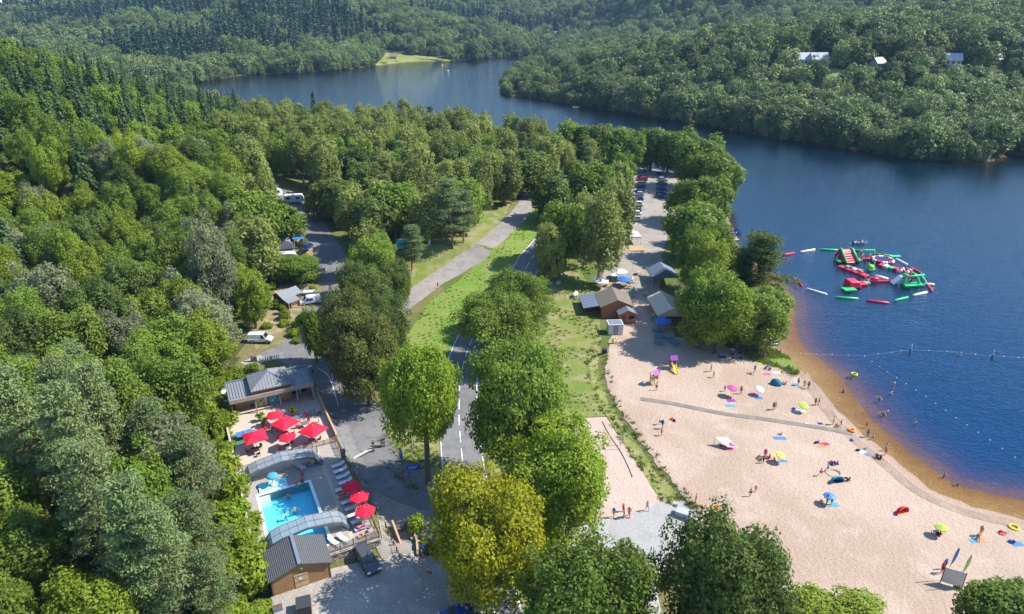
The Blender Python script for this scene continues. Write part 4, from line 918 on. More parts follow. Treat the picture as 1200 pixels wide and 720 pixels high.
# stone retaining wall under the railing, individual stones
t = pthing('retaining_wall', 8.1, -7.05, -1.35, 0, 'rubble stone retaining wall under the pool railing', 'wall')
MB().box(-3.1, 3.15, -.05, .02, -.4, 1.3).build('core', 'stone_dark', t)
rr = random.Random(4); zz = -.2
while zz < 1.25:
    hh = rr.uniform(.16, .26); x = -3.1
    while x < 3.1:
        ww = rr.uniform(.22, .5); b = MB(); j = lambda s=.03: rr.uniform(-s, s); x2 = min(x+ww, 3.15)
        f_ = rr.uniform(.10, .17)
        b.add([(x+.02+j(),-f_+j(),zz+.02),(x2-.02+j(),-f_+j(),zz+.02),(x2-.02,0,zz+.01),(x+.02,0,zz+.01),(x+.02+j(),-f_+j(),zz+hh-.02),(x2-.02+j(),-f_+j(),zz+hh-.02),(x2-.02,0,zz+hh-.01),(x+.02,0,zz+hh-.01)], [(3,2,1,0),(4,5,6,7),(0,1,5,4),(1,2,6,5),(2,3,7,6),(3,0,4,7)])
        b.build('stone', rr.choice(['stone_wall','stone_wall','wood_grey','stone_dark']), t); x += ww
    zz += hh
MB().box(-3.15, 3.2, -.2, .05, 1.27, 1.36).build('coping', 'deck_stone', t)
# ---- restaurant pavilion
t = pthing('restaurant', 4.65, 30.6, .05, 0, 'terrace restaurant with hipped zinc roof and two flat-roofed wings', 'building')
MB().box(-6.1, 6.1, 0.2, 3.2, 0, 2.7).build('rear_wall', 'cement_render', t)
for k, (a, c, m) in enumerate(((-6.1,-5.9,'wood_dark'),(5.9,6.1,'wood_grey'))): MB().box(a, c, -2.9, .2, 0, 2.7).build('side_wall', m, t)
MB().box(-6.25, 6.25, -3.05, -2.85, 2.55, 3.2).build('fascia', 'wood_grey', t)
def seam_roof(parent, x0, x1, y0, y1, z0, z1, m, gap=.42, name='roof', axis='y', parapet=None):
    """metal sheet roof with standing seams running along axis"""
    r = MB().add([(x0,y0,z0),(x1,y0,z0),(x1,y1,z1),(x0,y1,z1),(x0,y0,z0-.1),(x1,y0,z0-.1),(x1,y1,z1-.1),(x0,y1,z1-.1)], [(0,1,2,3),(7,6,5,4),(0,4,5,1),(1,5,6,2),(2,6,7,3),(3,7,4,0)]).build(name, m, parent)
    k = x0+gap/2; n = 0
    sm = None
    while k < x1:
        q = link(bpy.data.objects.new('seam', sm), r) if sm else None
        if sm is None:
            b = MB().add([(-.03,y0,z0),(.03,y0,z0),(.03,y1,z1),(-.03,y1,z1),(-.03,y0,z0+.09),(.03,y0,z0+.09),(.03,y1,z1+.09),(-.03,y1,z1+.09)], [(3,2,1,0),(4,5,6,7),(0,1,5,4),(1,2,6,5),(2,3,7,6),(3,0,4,7)])
            sm = b.mesh('seam', m); q = link(bpy.data.objects.new('seam', sm), r)
        q.location = (k, 0, 0); k += gap
    return r
seam_roof(t, -6.1, -2.9, -2.8, 3.1, 2.78, 2.98, 'roof_zinc'); seam_roof(t, 2.9, 6.1, -2.8, 3.1, 2.78, 2.98, 'roof_zinc')
for a in ((-6.25,-6.1,-2.8,3.3),(6.1,6.25,-2.8,3.3),(-6.1,6.1,3.12,3.3)): MB().box(*a, 2.5, 3.22).build('parapet', 'slate_blue', t)
MB().box(-2.7, 2.75, -2.2, 3.0, 2.7, 3.7).build('lantern_wall', 'brick_red', t)
ax, ay, az = .1, .4, 5.15; ez = 3.66
hp = [(-3.0,-2.5,ez),(3.05,-2.5,ez),(3.05,3.3,ez),(-3.0,3.3,ez)]; ra, rb = (.1,.2,az), (.1,1.0,az)
for nm, q in (('a',(hp[0],hp[1],ra)),('b',(hp[1],hp[2],rb,ra)),('c',(hp[2],hp[3],rb)),('d',(hp[3],hp[0],ra,rb))):
    r = MB().add(list(q)+[(x,y,z-.12) for x,y,z in q], [tuple(range(len(q))), tuple(range(2*len(q)-1,len(q)-1,-1))]+[(i,i+len(q),(i+1)%len(q)+len(q),(i+1)%len(q)) for i in range(len(q))]).build('roof_slope', 'roof_zinc', t)
    p0, p1 = Vector(q[0]), Vector(q[1]); N_ = 13; nrm = (p1-p0).cross(Vector(q[2])-p0).normalized()
    topa, topb = (Vector(q[-1]), Vector(q[2])) if len(q) == 4 else (Vector(q[2]), Vector(q[2])); b = MB()
    for k in range(1, N_):
        f = k/N_; s_ = p0+(p1-p0)*f
        # run up the slope, square to the eave, until the hip
        up = nrm.cross((p1-p0).normalized()).normalized(); e_ = (topa-p0).dot((p1-p0).normalized()); e2 = (topb-p0).dot((p1-p0).normalized()); W_ = (p1-p0).length; ht_ = (topa-p0).dot(up)
        d_ = f*W_; L = ht_*min(1, d_/e_ if d_ < e_ else 1, (W_-d_)/(W_-e2) if d_ > e2 else 1)
        if L > .2: b.tube([tuple(s_+nrm*.02), tuple(s_+up*L+nrm*.02)], .035, 4)
    b.build('seams', 'roof_zinc', r)
for a, c in zip(hp, (ra, ra, rb, rb)): MB().tube([tuple(Vector(a)+Vector((0,0,.04))), tuple(Vector(c)+Vector((0,0,.04)))], .06, 6).build('hip_cap', 'roof_zinc', t)
for x in (-6.0, -2.6, 1.0, 3.6, 6.0): MB().box(x-.09, x+.09, -2.85, -2.65, 0, 2.6).build('post', 'wood_grey', t)
for x, w_, m in ((-1.6,1.6,'wood_light'),(.2,1.5,'cyan_fabric'),(2.0,1.5,'brick_red')):
    q = MB().box(x-w_/2, x+w_/2, -1.5, -1.4, .3, 2.2).build('mural_panel', m, t); rr2 = random.Random(int(x*10))
    for k in range(9):
        a, c = rr2.uniform(-.42, .3)*w_+x, rr2.uniform(.4, 1.9); MB().box(a, a+.3, -1.53, -1.5, c, c+.25).build('poster', rr2.choice(['white_paint','pallet_blue','lime_plastic','wood_dark','red_plastic']), q)
MB().box(-5.5,-3.4,-.6,.1,0,1.1).build('counter', 'wood_brown', t); MB().box(-5.6,-3.3,-.7,.15,1.1,1.16).build('counter_top', 'wood_light', t)
for x in (3.2, 4.6): 
    q = MB().box(x, x+1.1, .12, .19, .1, 2.3).build('door', 'glass_dark', t); MB().tube([(x+.15,.08,.9),(x+.15,.08,1.3)], .02, 5).build('handle', 'chrome', q)
t = pthing('satellite_dish', -2.1, 30.5, 2.8, .6, 'white satellite dish on the corner of the restaurant roof', 'satellite dish')
b = MB(); prof = [(.02,0),(.25,.05),(.45,.16),(.5,.2)]; n = 14; vs = [(r*math.cos(2*PI*i/n), z*-1, r*math.sin(2*PI*i/n)+.9) for r, z in prof for i in range(n)]
b.add(vs, [(k*n+i, k*n+(i+1)%n, (k+1)*n+(i+1)%n, (k+1)*n+i) for k in range(3) for i in range(n)]+[tuple(range(n))]); b.build('reflector', 'white_plastic', t, True)
MB().tube([(0,.1,0),(0,.1,.9),(0,0,.9)], .035, 6).build('mast', 'grey_metal', t); MB().tube([(0,-.1,.45),(0,-.6,.85)], .02, 5).build('feed_arm', 'grey_metal', t)
# ---- parasols
def parasol(n, R, drop, top, m, rot=0.0, valance=.12):
    """canopy of n gores with ribs, on a pole in a base"""
    cv = MB(); rim = [(R*math.cos(2*PI*i/n+rot), R*math.sin(2*PI*i/n+rot)) for i in range(n)]
    for i in range(n):
        a, c = rim[i], rim[(i+1) % n]; md = ((a[0]+c[0])/2*.97, (a[1]+c[1])/2*.97)
        cv.add([(0,0,top),(a[0]*.5,a[1]*.5,top-drop*.42),(c[0]*.5,c[1]*.5,top-drop*.42),(a[0],a[1],top-drop),(md[0],md[1],top-drop*.97),(c[0],c[1],top-drop),(a[0],a[1],top-drop-valance),(md[0],md[1],top-drop*.97-valance),(c[0],c[1],top-drop-valance)], [(0,1,2),(1,3,4),(1,4,2),(2,4,5),(3,6,7,4),(4,7,8,5)])
    rb = MB()
    for a in rim: rb.tube([(0,0,top-.06),(a[0]*.98,a[1]*.98,top-drop-.05)], .018, 4); 
    st = MB()
    for a in rim: st.tube([(0,0,top-drop-.35),(a[0]*.5,a[1]*.5,top-drop*.45-.06)], .014, 4)
    return dict(canopy=(cv.mesh('canopy', m), None), ribs=(rb.mesh('ribs', 'white_plastic'), None), struts=(st.mesh('struts', 'white_plastic'), None), pole=(MB().cyl(0,0,0,top+.06,.028,n=8).mesh('pole','white_plastic'), None), base=(MB().cyl(0,0,0,.09,.3,.26,n=12).mesh('base','concrete'), None), finial=(MB().ball((0,0,top+.05),.05,8,5).mesh('finial','white_plastic'), None))
def put(parts, name, loc, rz, label, cat, group=None, sc=1.0, mats=None):
    e = empty(name, loc, rz, label, cat, group, sc)
    for nm, (me, par) in parts.items():
        o = link(bpy.data.objects.new(nm.rstrip('0123456789'), me), e)
        if mats and nm in mats: o.material_slots[0].link = 'OBJECT'; o.material_slots[0].material = MATS[mats[nm]]
    return e
SQ = parasol(4, 2.15, .75, 2.75, 'red_fabric', PI/4); HX = parasol(6, 1.3, .5, 2.35, 'red_fabric')
for (u, v, rz), lb in zip(((5.05,19.84,.55),(8.37,15.95,.6),(.68,18.16,.1)), ('beside the blue table tennis table','above the terrace wall corner','in the middle of the terrace')):
    pass
put(SQ, 'parasol', pl(5.05,19.84,.05), PA+.55, 'large square red parasol in the middle of the restaurant terrace', 'parasol', 'red parasols')
put(SQ, 'parasol', pl(8.4,16.2,.05), PA+.6, 'large square red parasol at the terrace corner beside the yard', 'parasol', 'red parasols')
put(SQ, 'parasol', pl(.68,18.16,.05), PA+.1, 'large square red parasol beside the table tennis table', 'parasol', 'red parasols')
put(HX, 'parasol', pl(4.08,22.9,.05), PA, 'small round red parasol in front of the restaurant murals', 'parasol', 'red parasols')
put(HX, 'parasol', pl(4.8,16.2,.05), PA+.3, 'small round red parasol near the terrace railing', 'parasol', 'red parasols')
for (u, v), lb in zip(((10.2,1.6),(10.55,-.8),(10.5,-3.7)), ('farther from the stairs, first along the sun loungers','the middle one of three along the sun loungers','nearest the stairs, last along the sun loungers')):
    put(HX, 'parasol', pl(u, v, -.03), PA+u, 'red parasol '+lb, 'parasol', 'red parasols')
# ---- terrace furniture
def chair_parts(m):
    p = {'seat': (MB().box(-.23,.23,-.22,.22,.42,.47).mesh('seat', m), None), 'backrest': (MB().add([(-.22,.2,.5),(.22,.2,.5),(.22,.3,.86),(-.22,.3,.86),(-.22,.24,.5),(.22,.24,.5),(.22,.34,.86),(-.22,.34,.86)], [(3,2,1,0),(4,5,6,7),(0,1,5,4),(1,2,6,5),(2,3,7,6),(3,0,4,7)]).mesh('backrest', m), None)}
    for k, (x, y) in enumerate(((-.2,-.19),(.2,-.19),(-.2,.19),(.2,.19))): p['leg%d' % k] = (MB().tube([(x*1.1,y*1.1,0),(x,y,.43)], .02, 5).mesh('leg', m), None)
    return p
CH_RED, CH_BLK = chair_parts('red_plastic'), chair_parts('black_plastic')
def table_parts(m, r=.45):
    p = {'tabletop': (MB().box(-r,r,-r,r,.70,.74).mesh('tabletop', m), None)}
    for k, (x, y) in enumerate(((-1,-1),(1,-1),(-1,1),(1,1))): p['leg%d' % k] = (MB().box(x*(r-.06)-.025,x*(r-.06)+.025,y*(r-.06)-.025,y*(r-.06)+.025,0,.7).mesh('leg', 'dark_metal'), None)
    return p
TB = table_parts('grey_metal'); TBD = table_parts('black_plastic', .5)
TABS = [(3.6,21.5,0,'rb','under the small parasol by the murals'),(4.9,19.2,.3,'rr','under the parasol in the middle of the terrace'),(7.9,20.6,.2,'rrr','in the sun beside the terrace wall'),(9.6,23.2,.1,'rb','near the restaurant doors'),(8.0,15.7,.5,'rb','under the corner parasol'),(4.6,15.9,.2,'rbb','under the round parasol by the railing'),(.4,17.0,.1,'bbb','beside the boundary wall under the square parasol'),(7.0,22.6,.4,'b','in front of the right-hand mural panel')]
TABS[-1] = (7.0,22.6,.4,'b','between the potted plants and the terrace wall')
for u, v, rz, ch, lb in TABS:
    put(TBD if ch == 'bbb' else TB, 'cafe_table', pl(u, v, .05), PA+rz, 'square cafe table '+lb, 'table', 'cafe tables')
    for k, c in enumerate(ch):
        a = rz+k*2*PI/max(2, len(ch))+1.2; put(CH_RED if c == 'r' else CH_BLK, 'cafe_chair', pl(u+math.sin(a)*-.95, v+math.cos(a)*.95, .05), PA+a, ('red' if c == 'r' else 'black')+' chair at the cafe table '+lb, 'chair', 'cafe chairs')
t = pthing('play_mat', -.6, 21.6, .05, 0, 'dark green play mat under the table tennis table', 'mat'); MB().box(-1.7,1.7,-1.6,1.6,.003,.02).build('sheet', 'green_mat', t)
t = pthing('table_tennis_table', -.45, 21.7, .07, 0.05, 'blue table tennis table with net on the green mat', 'table')
for s in (-1, 1): MB().box(.02 if s > 0 else -1.15, 1.15 if s > 0 else -.02, -.7, .7, .72, .76).build('tabletop', 'table_blue', t)
MB().box(-.012,.012,-.8,.8,.765,.9).build('net', 'white_fabric', t)
for x, y in ((-.9,-.55),(.9,-.55),(-.9,.55),(.9,.55)): MB().box(x-.03,x+.03,y-.03,y+.03,0,.72).build('leg', 'dark_metal', t)
def palm_pot(u, v, lb):
    t = pthing('potted_palm', u, v, .05, u, 'bushy palm in a terracotta pot '+lb, 'potted plant', 'potted palms'); b = MB()
    b.cyl(0,0,0,.6,.22,.32,n=12); b.build('pot', 'terracotta', t); rg = np.random.default_rng(int(u*7)); P = []; N = []
    for k in range(26):
        a = rg.uniform(0, 6.28); L = rg.uniform(.5, 1.0); ss = np.linspace(.15, 1, 9); el = rg.uniform(.3, 1.3)
        P.append(np.stack([np.cos(a)*L*ss*np.cos(el), np.sin(a)*L*ss*np.cos(el), .6+L*ss*math.sin(el)-.35*L*ss**2*(1.4-el)+.2], 1)); N.append(rg.normal(0,.5,(9,3))+np.array([0,0,1]))
    Vv, Ff = leaves(rg, np.concatenate(P), np.concatenate(N), .16, 2.4); link(bpy.data.objects.new('foliage', np_mesh('foliage', Vv, Ff, 'leaf_bright', rg.random(len(Ff)))), t); MB().tube([(0,0,.5),(.02,0,.95)], [.06,.04], 6).build('stem', 'bark', t)
palm_pot(2.35, 23.6, 'beside the small round parasol'); palm_pot(6.9, 24.6, 'in front of the restaurant doors'); palm_pot(2.2, 25.2, 'against the mural panels')
# ---- sun loungers along the side deck
def lounger_parts():
    p = {'bed': (MB().box(-.3,.3,-.95,.3,.27,.33).mesh('bed','white_plastic'), None), 'backrest': (MB().add([(-.3,.3,.28),(.3,.3,.28),(.3,.9,.62),(-.3,.9,.62),(-.3,.3,.33),(.3,.3,.33),(.3,.88,.67),(-.3,.88,.67)], [(3,2,1,0),(4,5,6,7),(0,1,5,4),(1,2,6,5),(2,3,7,6),(3,0,4,7)]).mesh('backrest','white_plastic'), None)}
    for k, (x, y) in enumerate(((-.26,-.8),(.26,-.8),(-.26,.25),(.26,.25))): p['leg%d' % k] = (MB().box(x-.03,x+.03,y-.03,y+.03,0,.28).mesh('leg','white_plastic'), None)
    return p
LG = lounger_parts()
LGP = [(10.1,8.9,'first from the terrace end of the side deck',None),(10.1,7.6,'second from the terrace end of the side deck',None),(10.1,6.2,'third from the terrace end of the side deck',None),(10.1,4.9,'fourth from the terrace end of the side deck',None),(9.4,3.7,'just before the first deck parasol',None),(9.3,2.4,'with an orange towel beside the first deck parasol','red_plastic'),(9.5,.9,'under the first deck parasol',None),(9.6,-.5,'in the shade between the first two parasols',None),(9.6,-1.9,'under the middle deck parasol',None),(9.7,-3.2,'between the middle and last parasols',None),(9.8,-4.5,'with a dark red towel under the last parasol','purple_plastic'),(9.9,-5.8,'with an orange towel next to the picket railing','orange_fabric')]
for u, v, lb, tw in LGP:
    put(LG, 'sun_lounger', pl(u, v, -.03), PA-PI/2+.08, 'white sun lounger '+lb, 'sun lounger', 'sun loungers')
    if tw:
        q = MB().box(-.8,.3,-.26,.26,.335,.36); o = q.build('beach_towel', tw); o.location = pl(u, v, -.03); o.rotation_euler = (0,0,PA+.08); tag(o, {'red_plastic':'bright orange-red','purple_plastic':'dark purple','orange_fabric':'orange'}[tw]+' towel spread over a white sun lounger', 'towel')
for u, v in ((5.3,11.0),(6.2,-5.6),(7.3,-5.5)): put(LG, 'sun_lounger', pl(u, v, 0), PA+.5, 'white sun lounger '+('inside the parked pool cover' if v > 0 else 'on the deck under the lower pool cover, by the picket railing'), 'sun lounger', 'sun loungers')
t = pthing('inflatable_float', 6.9, 11.0, 0, .3, 'blue and yellow inflatable swim float under the parked cover', 'float')
MB().ball((0,0,.22),(.75,.5,.22),12,6).build('body', 'table_blue', t, True); MB().ball((.1,0,.4),(.35,.3,.12),10,5).build('cushion', 'yellow_plastic', t, True)
t = pthing('toy_rack', 8.0, 11.2, 0, .2, 'stack of pool toys and bags under the parked cover', 'toys')
for k, (m, x, y, z) in enumerate((('green_plastic',-.2,.1,.2),('white_plastic',.15,.3,.25),('purple_plastic',.2,-.3,.2),('pink_fabric',-.1,-.4,.18))): MB().ball((x,y,z),(.25,.3,z),9,5).build('toy', m, t, True)
# ---- pool hut
t = pthing('pool_hut', 1.7, -7.0, -1.35, 0, 'brown timber hut with grey metal gable roof below the pool', 'hut')
for nm, x0_, x1_, y0_, y1_ in (('side_wall',-3.15,-3.05,-2.2,2.1),('side_wall',3.05,3.15,-2.2,2.1),('rear_wall',-3.05,3.05,2.0,2.1)): MB().box(x0_,x1_,y0_,y1_,0,2.5).build(nm, 'wood_dark', t)
MB().add([(-3.15,-2.12,0),(3.15,-2.12,0),(3.15,-2.12,2.5),(0,-2.12,3.6),(-3.15,-2.12,2.5),(-3.15,-2.02,0),(3.15,-2.02,0),(3.15,-2.02,2.5),(0,-2.02,3.6),(-3.15,-2.02,2.5)], [(0,1,2,3,4),(9,8,7,6,5),(0,5,6,1)]).build('gable_wall', 'wood_dark', t)
k = 0; z = .06
while z < 3.45:
    half = 3.13 if z < 2.42 else 3.13*(3.6-z-.18)/1.1
    if half > .15:
        for sx in ((-half, -.78), (.78, half)) if z < 2.0 and half > .8 else ((-half, half),):
            MB().box(sx[0], sx[1], -2.16, -2.122, z, z+.17).build('board', 'wood_brown', t)
    z += .19
for s in (-1, 1):
    q = MB().box(min(0,s*.74), max(0,s*.74), -2.2, -2.13, .05, 2.0).build('door', 'wood_light', t)
    for zz in (.25, .95, 1.75): MB().box(min(s*.06,s*.7), max(s*.06,s*.7), -2.225, -2.2, zz, zz+.1).build('brace', 'wood_brown', q)
    MB().box(s*.12-.02,s*.12+.02,-2.26,-2.225,1.0,1.15).build('handle', 'dark_metal', q)
MB().box(-.28,.02,-2.235,-2.227,1.25,1.6).build('notice', 'white_paint', t)
MB().ball((.15,-2.22,2.75),(.13,.08,.13),10,6).build('lamp', 'lamp_white', t, True)
for s in (-1, 1):
    ridge, eave = 3.72, 2.45; x_e = s*3.5
    q = [(0,-2.5,ridge),(x_e,-2.5,eave),(x_e,2.4,eave),(0,2.4,ridge)]
    if s < 0: q = q[::-1]
    r = MB().add(q+[(x,y,z-.08) for x,y,z in q], [(0,1,2,3)[::-1] if 0 else (0,1,2,3),(7,6,5,4),(0,4,5,1),(1,5,6,2),(2,6,7,3),(3,7,4,0)]).build('roof_slope', 'roof_slate', t)
    for k in range(17):
        f = (k+.5)/17; MB().tube([(x_e*f,-2.5,ridge+(eave-ridge)*f+.02),(x_e*f,2.4,ridge+(eave-ridge)*f+.02)], .035, 4).build('corrugation', 'roof_slate', r)
MB().box(-.18,.18,-2.52,2.42,3.68,3.79).build('ridge_cap', 'slate_blue', t)
for s in (-1, 1): MB().box(s*3.1-.08,s*3.1+.08,-2.19,-2.1,0,2.45).build('corner_post', 'wood_dark', t)
# ------------------------------------------------------------------ vehicles
def car_parts(kind='hatch'):
    """body lofted from a side profile, with panes, wheels, lamps"""
    if kind == 'van': L, Wd, Hh, prof = 4.4, .86, 1.82, dict(hood=.95, base=.95, ws=(1.35,.75), roof=(.55,-2.15), tail=(-2.2,-2.2))
    elif kind == 'suv': L, Wd, Hh, prof = 4.5, .9, 1.65, dict(hood=1.0, base=1.0, ws=(1.05,.35), roof=(.3,-1.7), tail=(-2.05,-2.2))
    else: L, Wd, Hh, prof = 4.1, .85, 1.46, dict(hood=.9, base=.92, ws=(1.0,.3), roof=(.2,-1.3), tail=(-1.85,-2.0))
    h = L/2; w0, w1 = Wd, Wd*.78; bz = prof['base']; P = {}
    wx, rx = prof['ws']; ra, rb = prof['roof']; ta, tb = prof['tail']
    low = [(h,.32),(h,.62),(h-.25,.78),(wx,prof['hood']),(ta,bz),(tb,bz-.05),(-h,.7),(-h,.32)]
    b = MB(); n = len(low)
    vs = [(x, -w0*(.93 if i in (0,1,6,7) else 1), z) for i, (x, z) in enumerate(low)]+[(x, w0*(.93 if i in (0,1,6,7) else 1), z) for i, (x, z) in enumerate(low)]
    b.add(vs, [tuple(range(n)), tuple(range(2*n-1, n-1, -1))]+[(i, i+n, (i+1) % n+n, (i+1) % n) for i in range(n)])
    cab = [(wx-.02,bz-.02),(rx,Hh-.03),(rx-.25,Hh),(rb,Hh-.02),(ta-.0,bz-.02)]; n = len(cab)
    vs = [(x, -(w0*.97 if i in (0,4) else w1), z) for i, (x, z) in enumerate(cab)]+[(x, (w0*.97 if i in (0,4) else w1), z) for i, (x, z) in enumerate(cab)]
    b.add(vs, [tuple(range(n)), tuple(range(2*n-1, n-1, -1))]+[(i, i+n, (i+1) % n+n, (i+1) % n) for i in range(n)])
    me = b.mesh('body', 'paint_grey'); bm = bmesh.new(); bm.from_mesh(me); bmesh.ops.recalc_face_normals(bm, faces=bm.faces); bmesh.ops.bevel(bm, geom=[e for e in bm.edges], offset=.05, segments=2, affect='EDGES'); bm.to_mesh(me); bm.free(); P['body'] = (me, None)
    def quad(nm, q, m='glass_dark', th=.012):
        v0, v1, v2 = Vector(q[0]), Vector(q[1]), Vector(q[2]); nn = (v1-v0).cross(v2-v0).normalized()*th
        k = len(q); P[nm] = (MB().add([tuple(Vector(p)+nn) for p in q]+[tuple(Vector(p)-nn) for p in q], [tuple(range(k)), tuple(range(2*k-1, k-1, -1))]+[(i+1 if i+1 < k else 0, i, i+k, (i+1) % k+k) for i in range(k)]).mesh(nm, m), None)
    f = lambda x0, z0, x1, z1, t: (x0+(x1-x0)*t, z0+(z1-z0)*t)
    a = f(wx,bz,rx,Hh,.14); c = f(wx,bz,rx,Hh,.92); e = .035
    wy = lambda t: w0*.97+(w1-w0*.97)*t
    quad('windscreen', [(a[0]+e,-wy(.14)+.08,a[1]+e),(a[0]+e,wy(.14)-.08,a[1]+e),(c[0]+e,wy(.92)-.08,c[1]+e),(c[0]+e,-wy(.92)+.08,c[1]+e)])
    a = f(ta,bz,rb,Hh,.18); c = f(ta,bz,rb,Hh,.88)
    quad('rear_window', [(a[0]-e,wy(.18)-.08,a[1]+e*.5),(a[0]-e,-wy(.18)+.08,a[1]+e*.5),(c[0]-e,-wy(.88)+.08,c[1]+e*.5),(c[0]-e,wy(.88)-.08,c[1]+e*.5)])
    ends = [(wx-.28, (rx-.22), .02, 'f'), (None,)]; xm = (rx+rb)/2-.05 if kind != 'van' else .35
    for s in (-1, 1):
        def sp(x, t): return (x, s*(wy(t)+.012), bz+(Hh-bz)*t)
        q = [sp(wx-.22,.12), sp(xm+.04,.12), sp(xm+.04,.82), sp(rx-.12,.82)]
        quad('side_window%d' % (s+1), q if s < 0 else q[::-1])
        if kind != 'van':
            q = [sp(xm-.04,.12), sp(ta+.25,.12), sp(rb+.08,.82), sp(xm-.04,.82)]; quad('side_window%d' % (s+5), q if s < 0 else q[::-1])
        P['mirror%d' % (s+1)] = (MB().box(wx-.35,wx-.2,min(s*w0,s*(w0+.16)),max(s*w0,s*(w0+.16)),bz+.03,bz+.16).mesh('mirror', 'black_plastic'), None)
        P['headlight%d' % (s+1)] = (MB().box(h-.14,h+.012,min(s*.45,s*w0*.9),max(s*.45,s*w0*.9),.6,.74).mesh('headlight', 'lamp_white'), None)
        P['taillight%d' % (s+1)] = (MB().box(-h-.012,-h+.12,min(s*.55,s*w0*.92),max(s*.55,s*w0*.92),.66,.84).mesh('taillight', 'lamp_red'), None)
        for k, x in enumerate((h*.62, -h*.62)):
            M = Matrix.Translation((x, s*(w0-.1), .32)) @ Matrix.Rotation(PI/2, 4, 'X')
            P['wheel%d' % (s*2+k+3)] = (MB().cyl(0,0,-.11,.11,.32,n=16,M=M).mesh('wheel', 'tyre'), None)
            M2 = Matrix.Translation((x, s*(w0+.015), .32)) @ Matrix.Rotation(PI/2, 4, 'X')
            P['rim%d' % (s*2+k+3)] = (MB().cyl(0,0,-.012,.012,.2,n=12,M=M2).mesh('rim', 'paint_silver'), None)
    P['bumper'] = (MB().box(-h-.02,h+.02,-w0*.85,w0*.85,.28,.42).mesh('bumper', 'black_plastic'), None)
    return P
CARS = {k: car_parts(k) for k in ('hatch', 'suv', 'van')}
def ang(p, q):
    a = g(*p); c = g(*q); return math.atan2(c[1]-a[1], c[0]-a[0])
def car(px, py, rz, kind, paint, label, group=None):
    x, y, z = g(px, py); return put(CARS[kind], 'parked_car' if kind != 'van' else 'parked_van', (x, y, z+.06), rz, label, 'car' if kind != 'van' else 'van', group, mats={'body': 'paint_'+paint})
car(430, 661, ang((424,642),(436,664)), 'suv', 'grey', 'dark grey hatchback parked below the stone retaining wall')
car(537, 726, ang((552,718),(520,724)), 'hatch', 'blue', 'dark blue car parked in tree shade at the car park edge')
car(306, 401, ang((296,401),(318,402)), 'van', 'white', 'white panel van parked above the restaurant')
car(359, 374, ang((371,364),(350,380)), 'suv', 'slate', 'blue-grey estate car on the campsite track')
car(364, 356, ang((372,354),(352,356)), 'van', 'white', 'white van with blue side panel beside the camp cabin')
car(361, 292, ang((356,298),(366,284)), 'hatch', 'blue', 'blue car parked beside the awning tent')
car(377, 408, ang((392,404),(362,406)), 'suv', 'black', 'dark car in deep shade under the entrance trees')
q = MB().box(-.55,.9,-.875,-.865,.95,1.5).build('side_panel', 'sign_blue'); vn = [o for o in COL.objects if o.get('label') == 'white van with blue side panel beside the camp cabin'][0]; q.parent = vn; q = MB().box(-.55,.9,.865,.875,.95,1.5).build('side_panel', 'sign_blue', vn)
rc = random.Random(6); words = {'white':'white','silver':'silver','grey':'dark grey','blue':'blue','red':'red','black':'black','navy':'navy'}
lb_n = 0
def side(px, py, s):
    """cars nose-in along the parking lane"""
    global lb_n
    pnt = rc.choice(['white','silver','grey','blue','navy','black','white','slate','silver']); kd = rc.choice(['hatch','suv','hatch'])
    w_ = {'white':'white','silver':'silver','grey':'dark grey','blue':'blue','navy':'navy blue','black':'black','slate':'slate blue','red':'red'}
    return pnt, kd, w_[pnt]
LANE = ROAD_BEACH; LS = seg_len(LANE)[-1]
def lane_pt(py):
    xs = [proj(x, y, float(H(x, y))) for x, y in LANE]; k = min(range(len(xs)), key=lambda i: abs(xs[i][1]-py)); return k
for sgn, rows in ((1, (262,255,249,243,237,232,227,222,218,214,210)), (-1, (231,227,223,216,212,208,205))):
    for py in rows:
        k = lane_pt(py); T_ = LANE[min(k+1, len(LANE)-1)]-LANE[max(k-1, 0)]; a = math.atan2(T_[1], T_[0]); n_ = np.array([-math.sin(a), math.cos(a)])*(3.7 if sgn > 0 else -4.2)
        pnt, kd, w_ = side(0, 0, 0); pnt, w_ = ('red', 'red') if py == 214 and sgn == 1 else (pnt, w_)
        x, y = LANE[k]+n_; put(CARS[kd], 'parked_car', (x, y, float(H(x, y))+.06), a+sgn*PI/2+rc.uniform(-.1, .1), w_+(' hatchback' if kd == 'hatch' else ' tall car')+' parked nose-in '+('on the bank side' if sgn > 0 else 'on the lake side')+' of the beach parking lane', 'car', 'cars along the beach parking lane', mats={'body': 'paint_'+pnt})
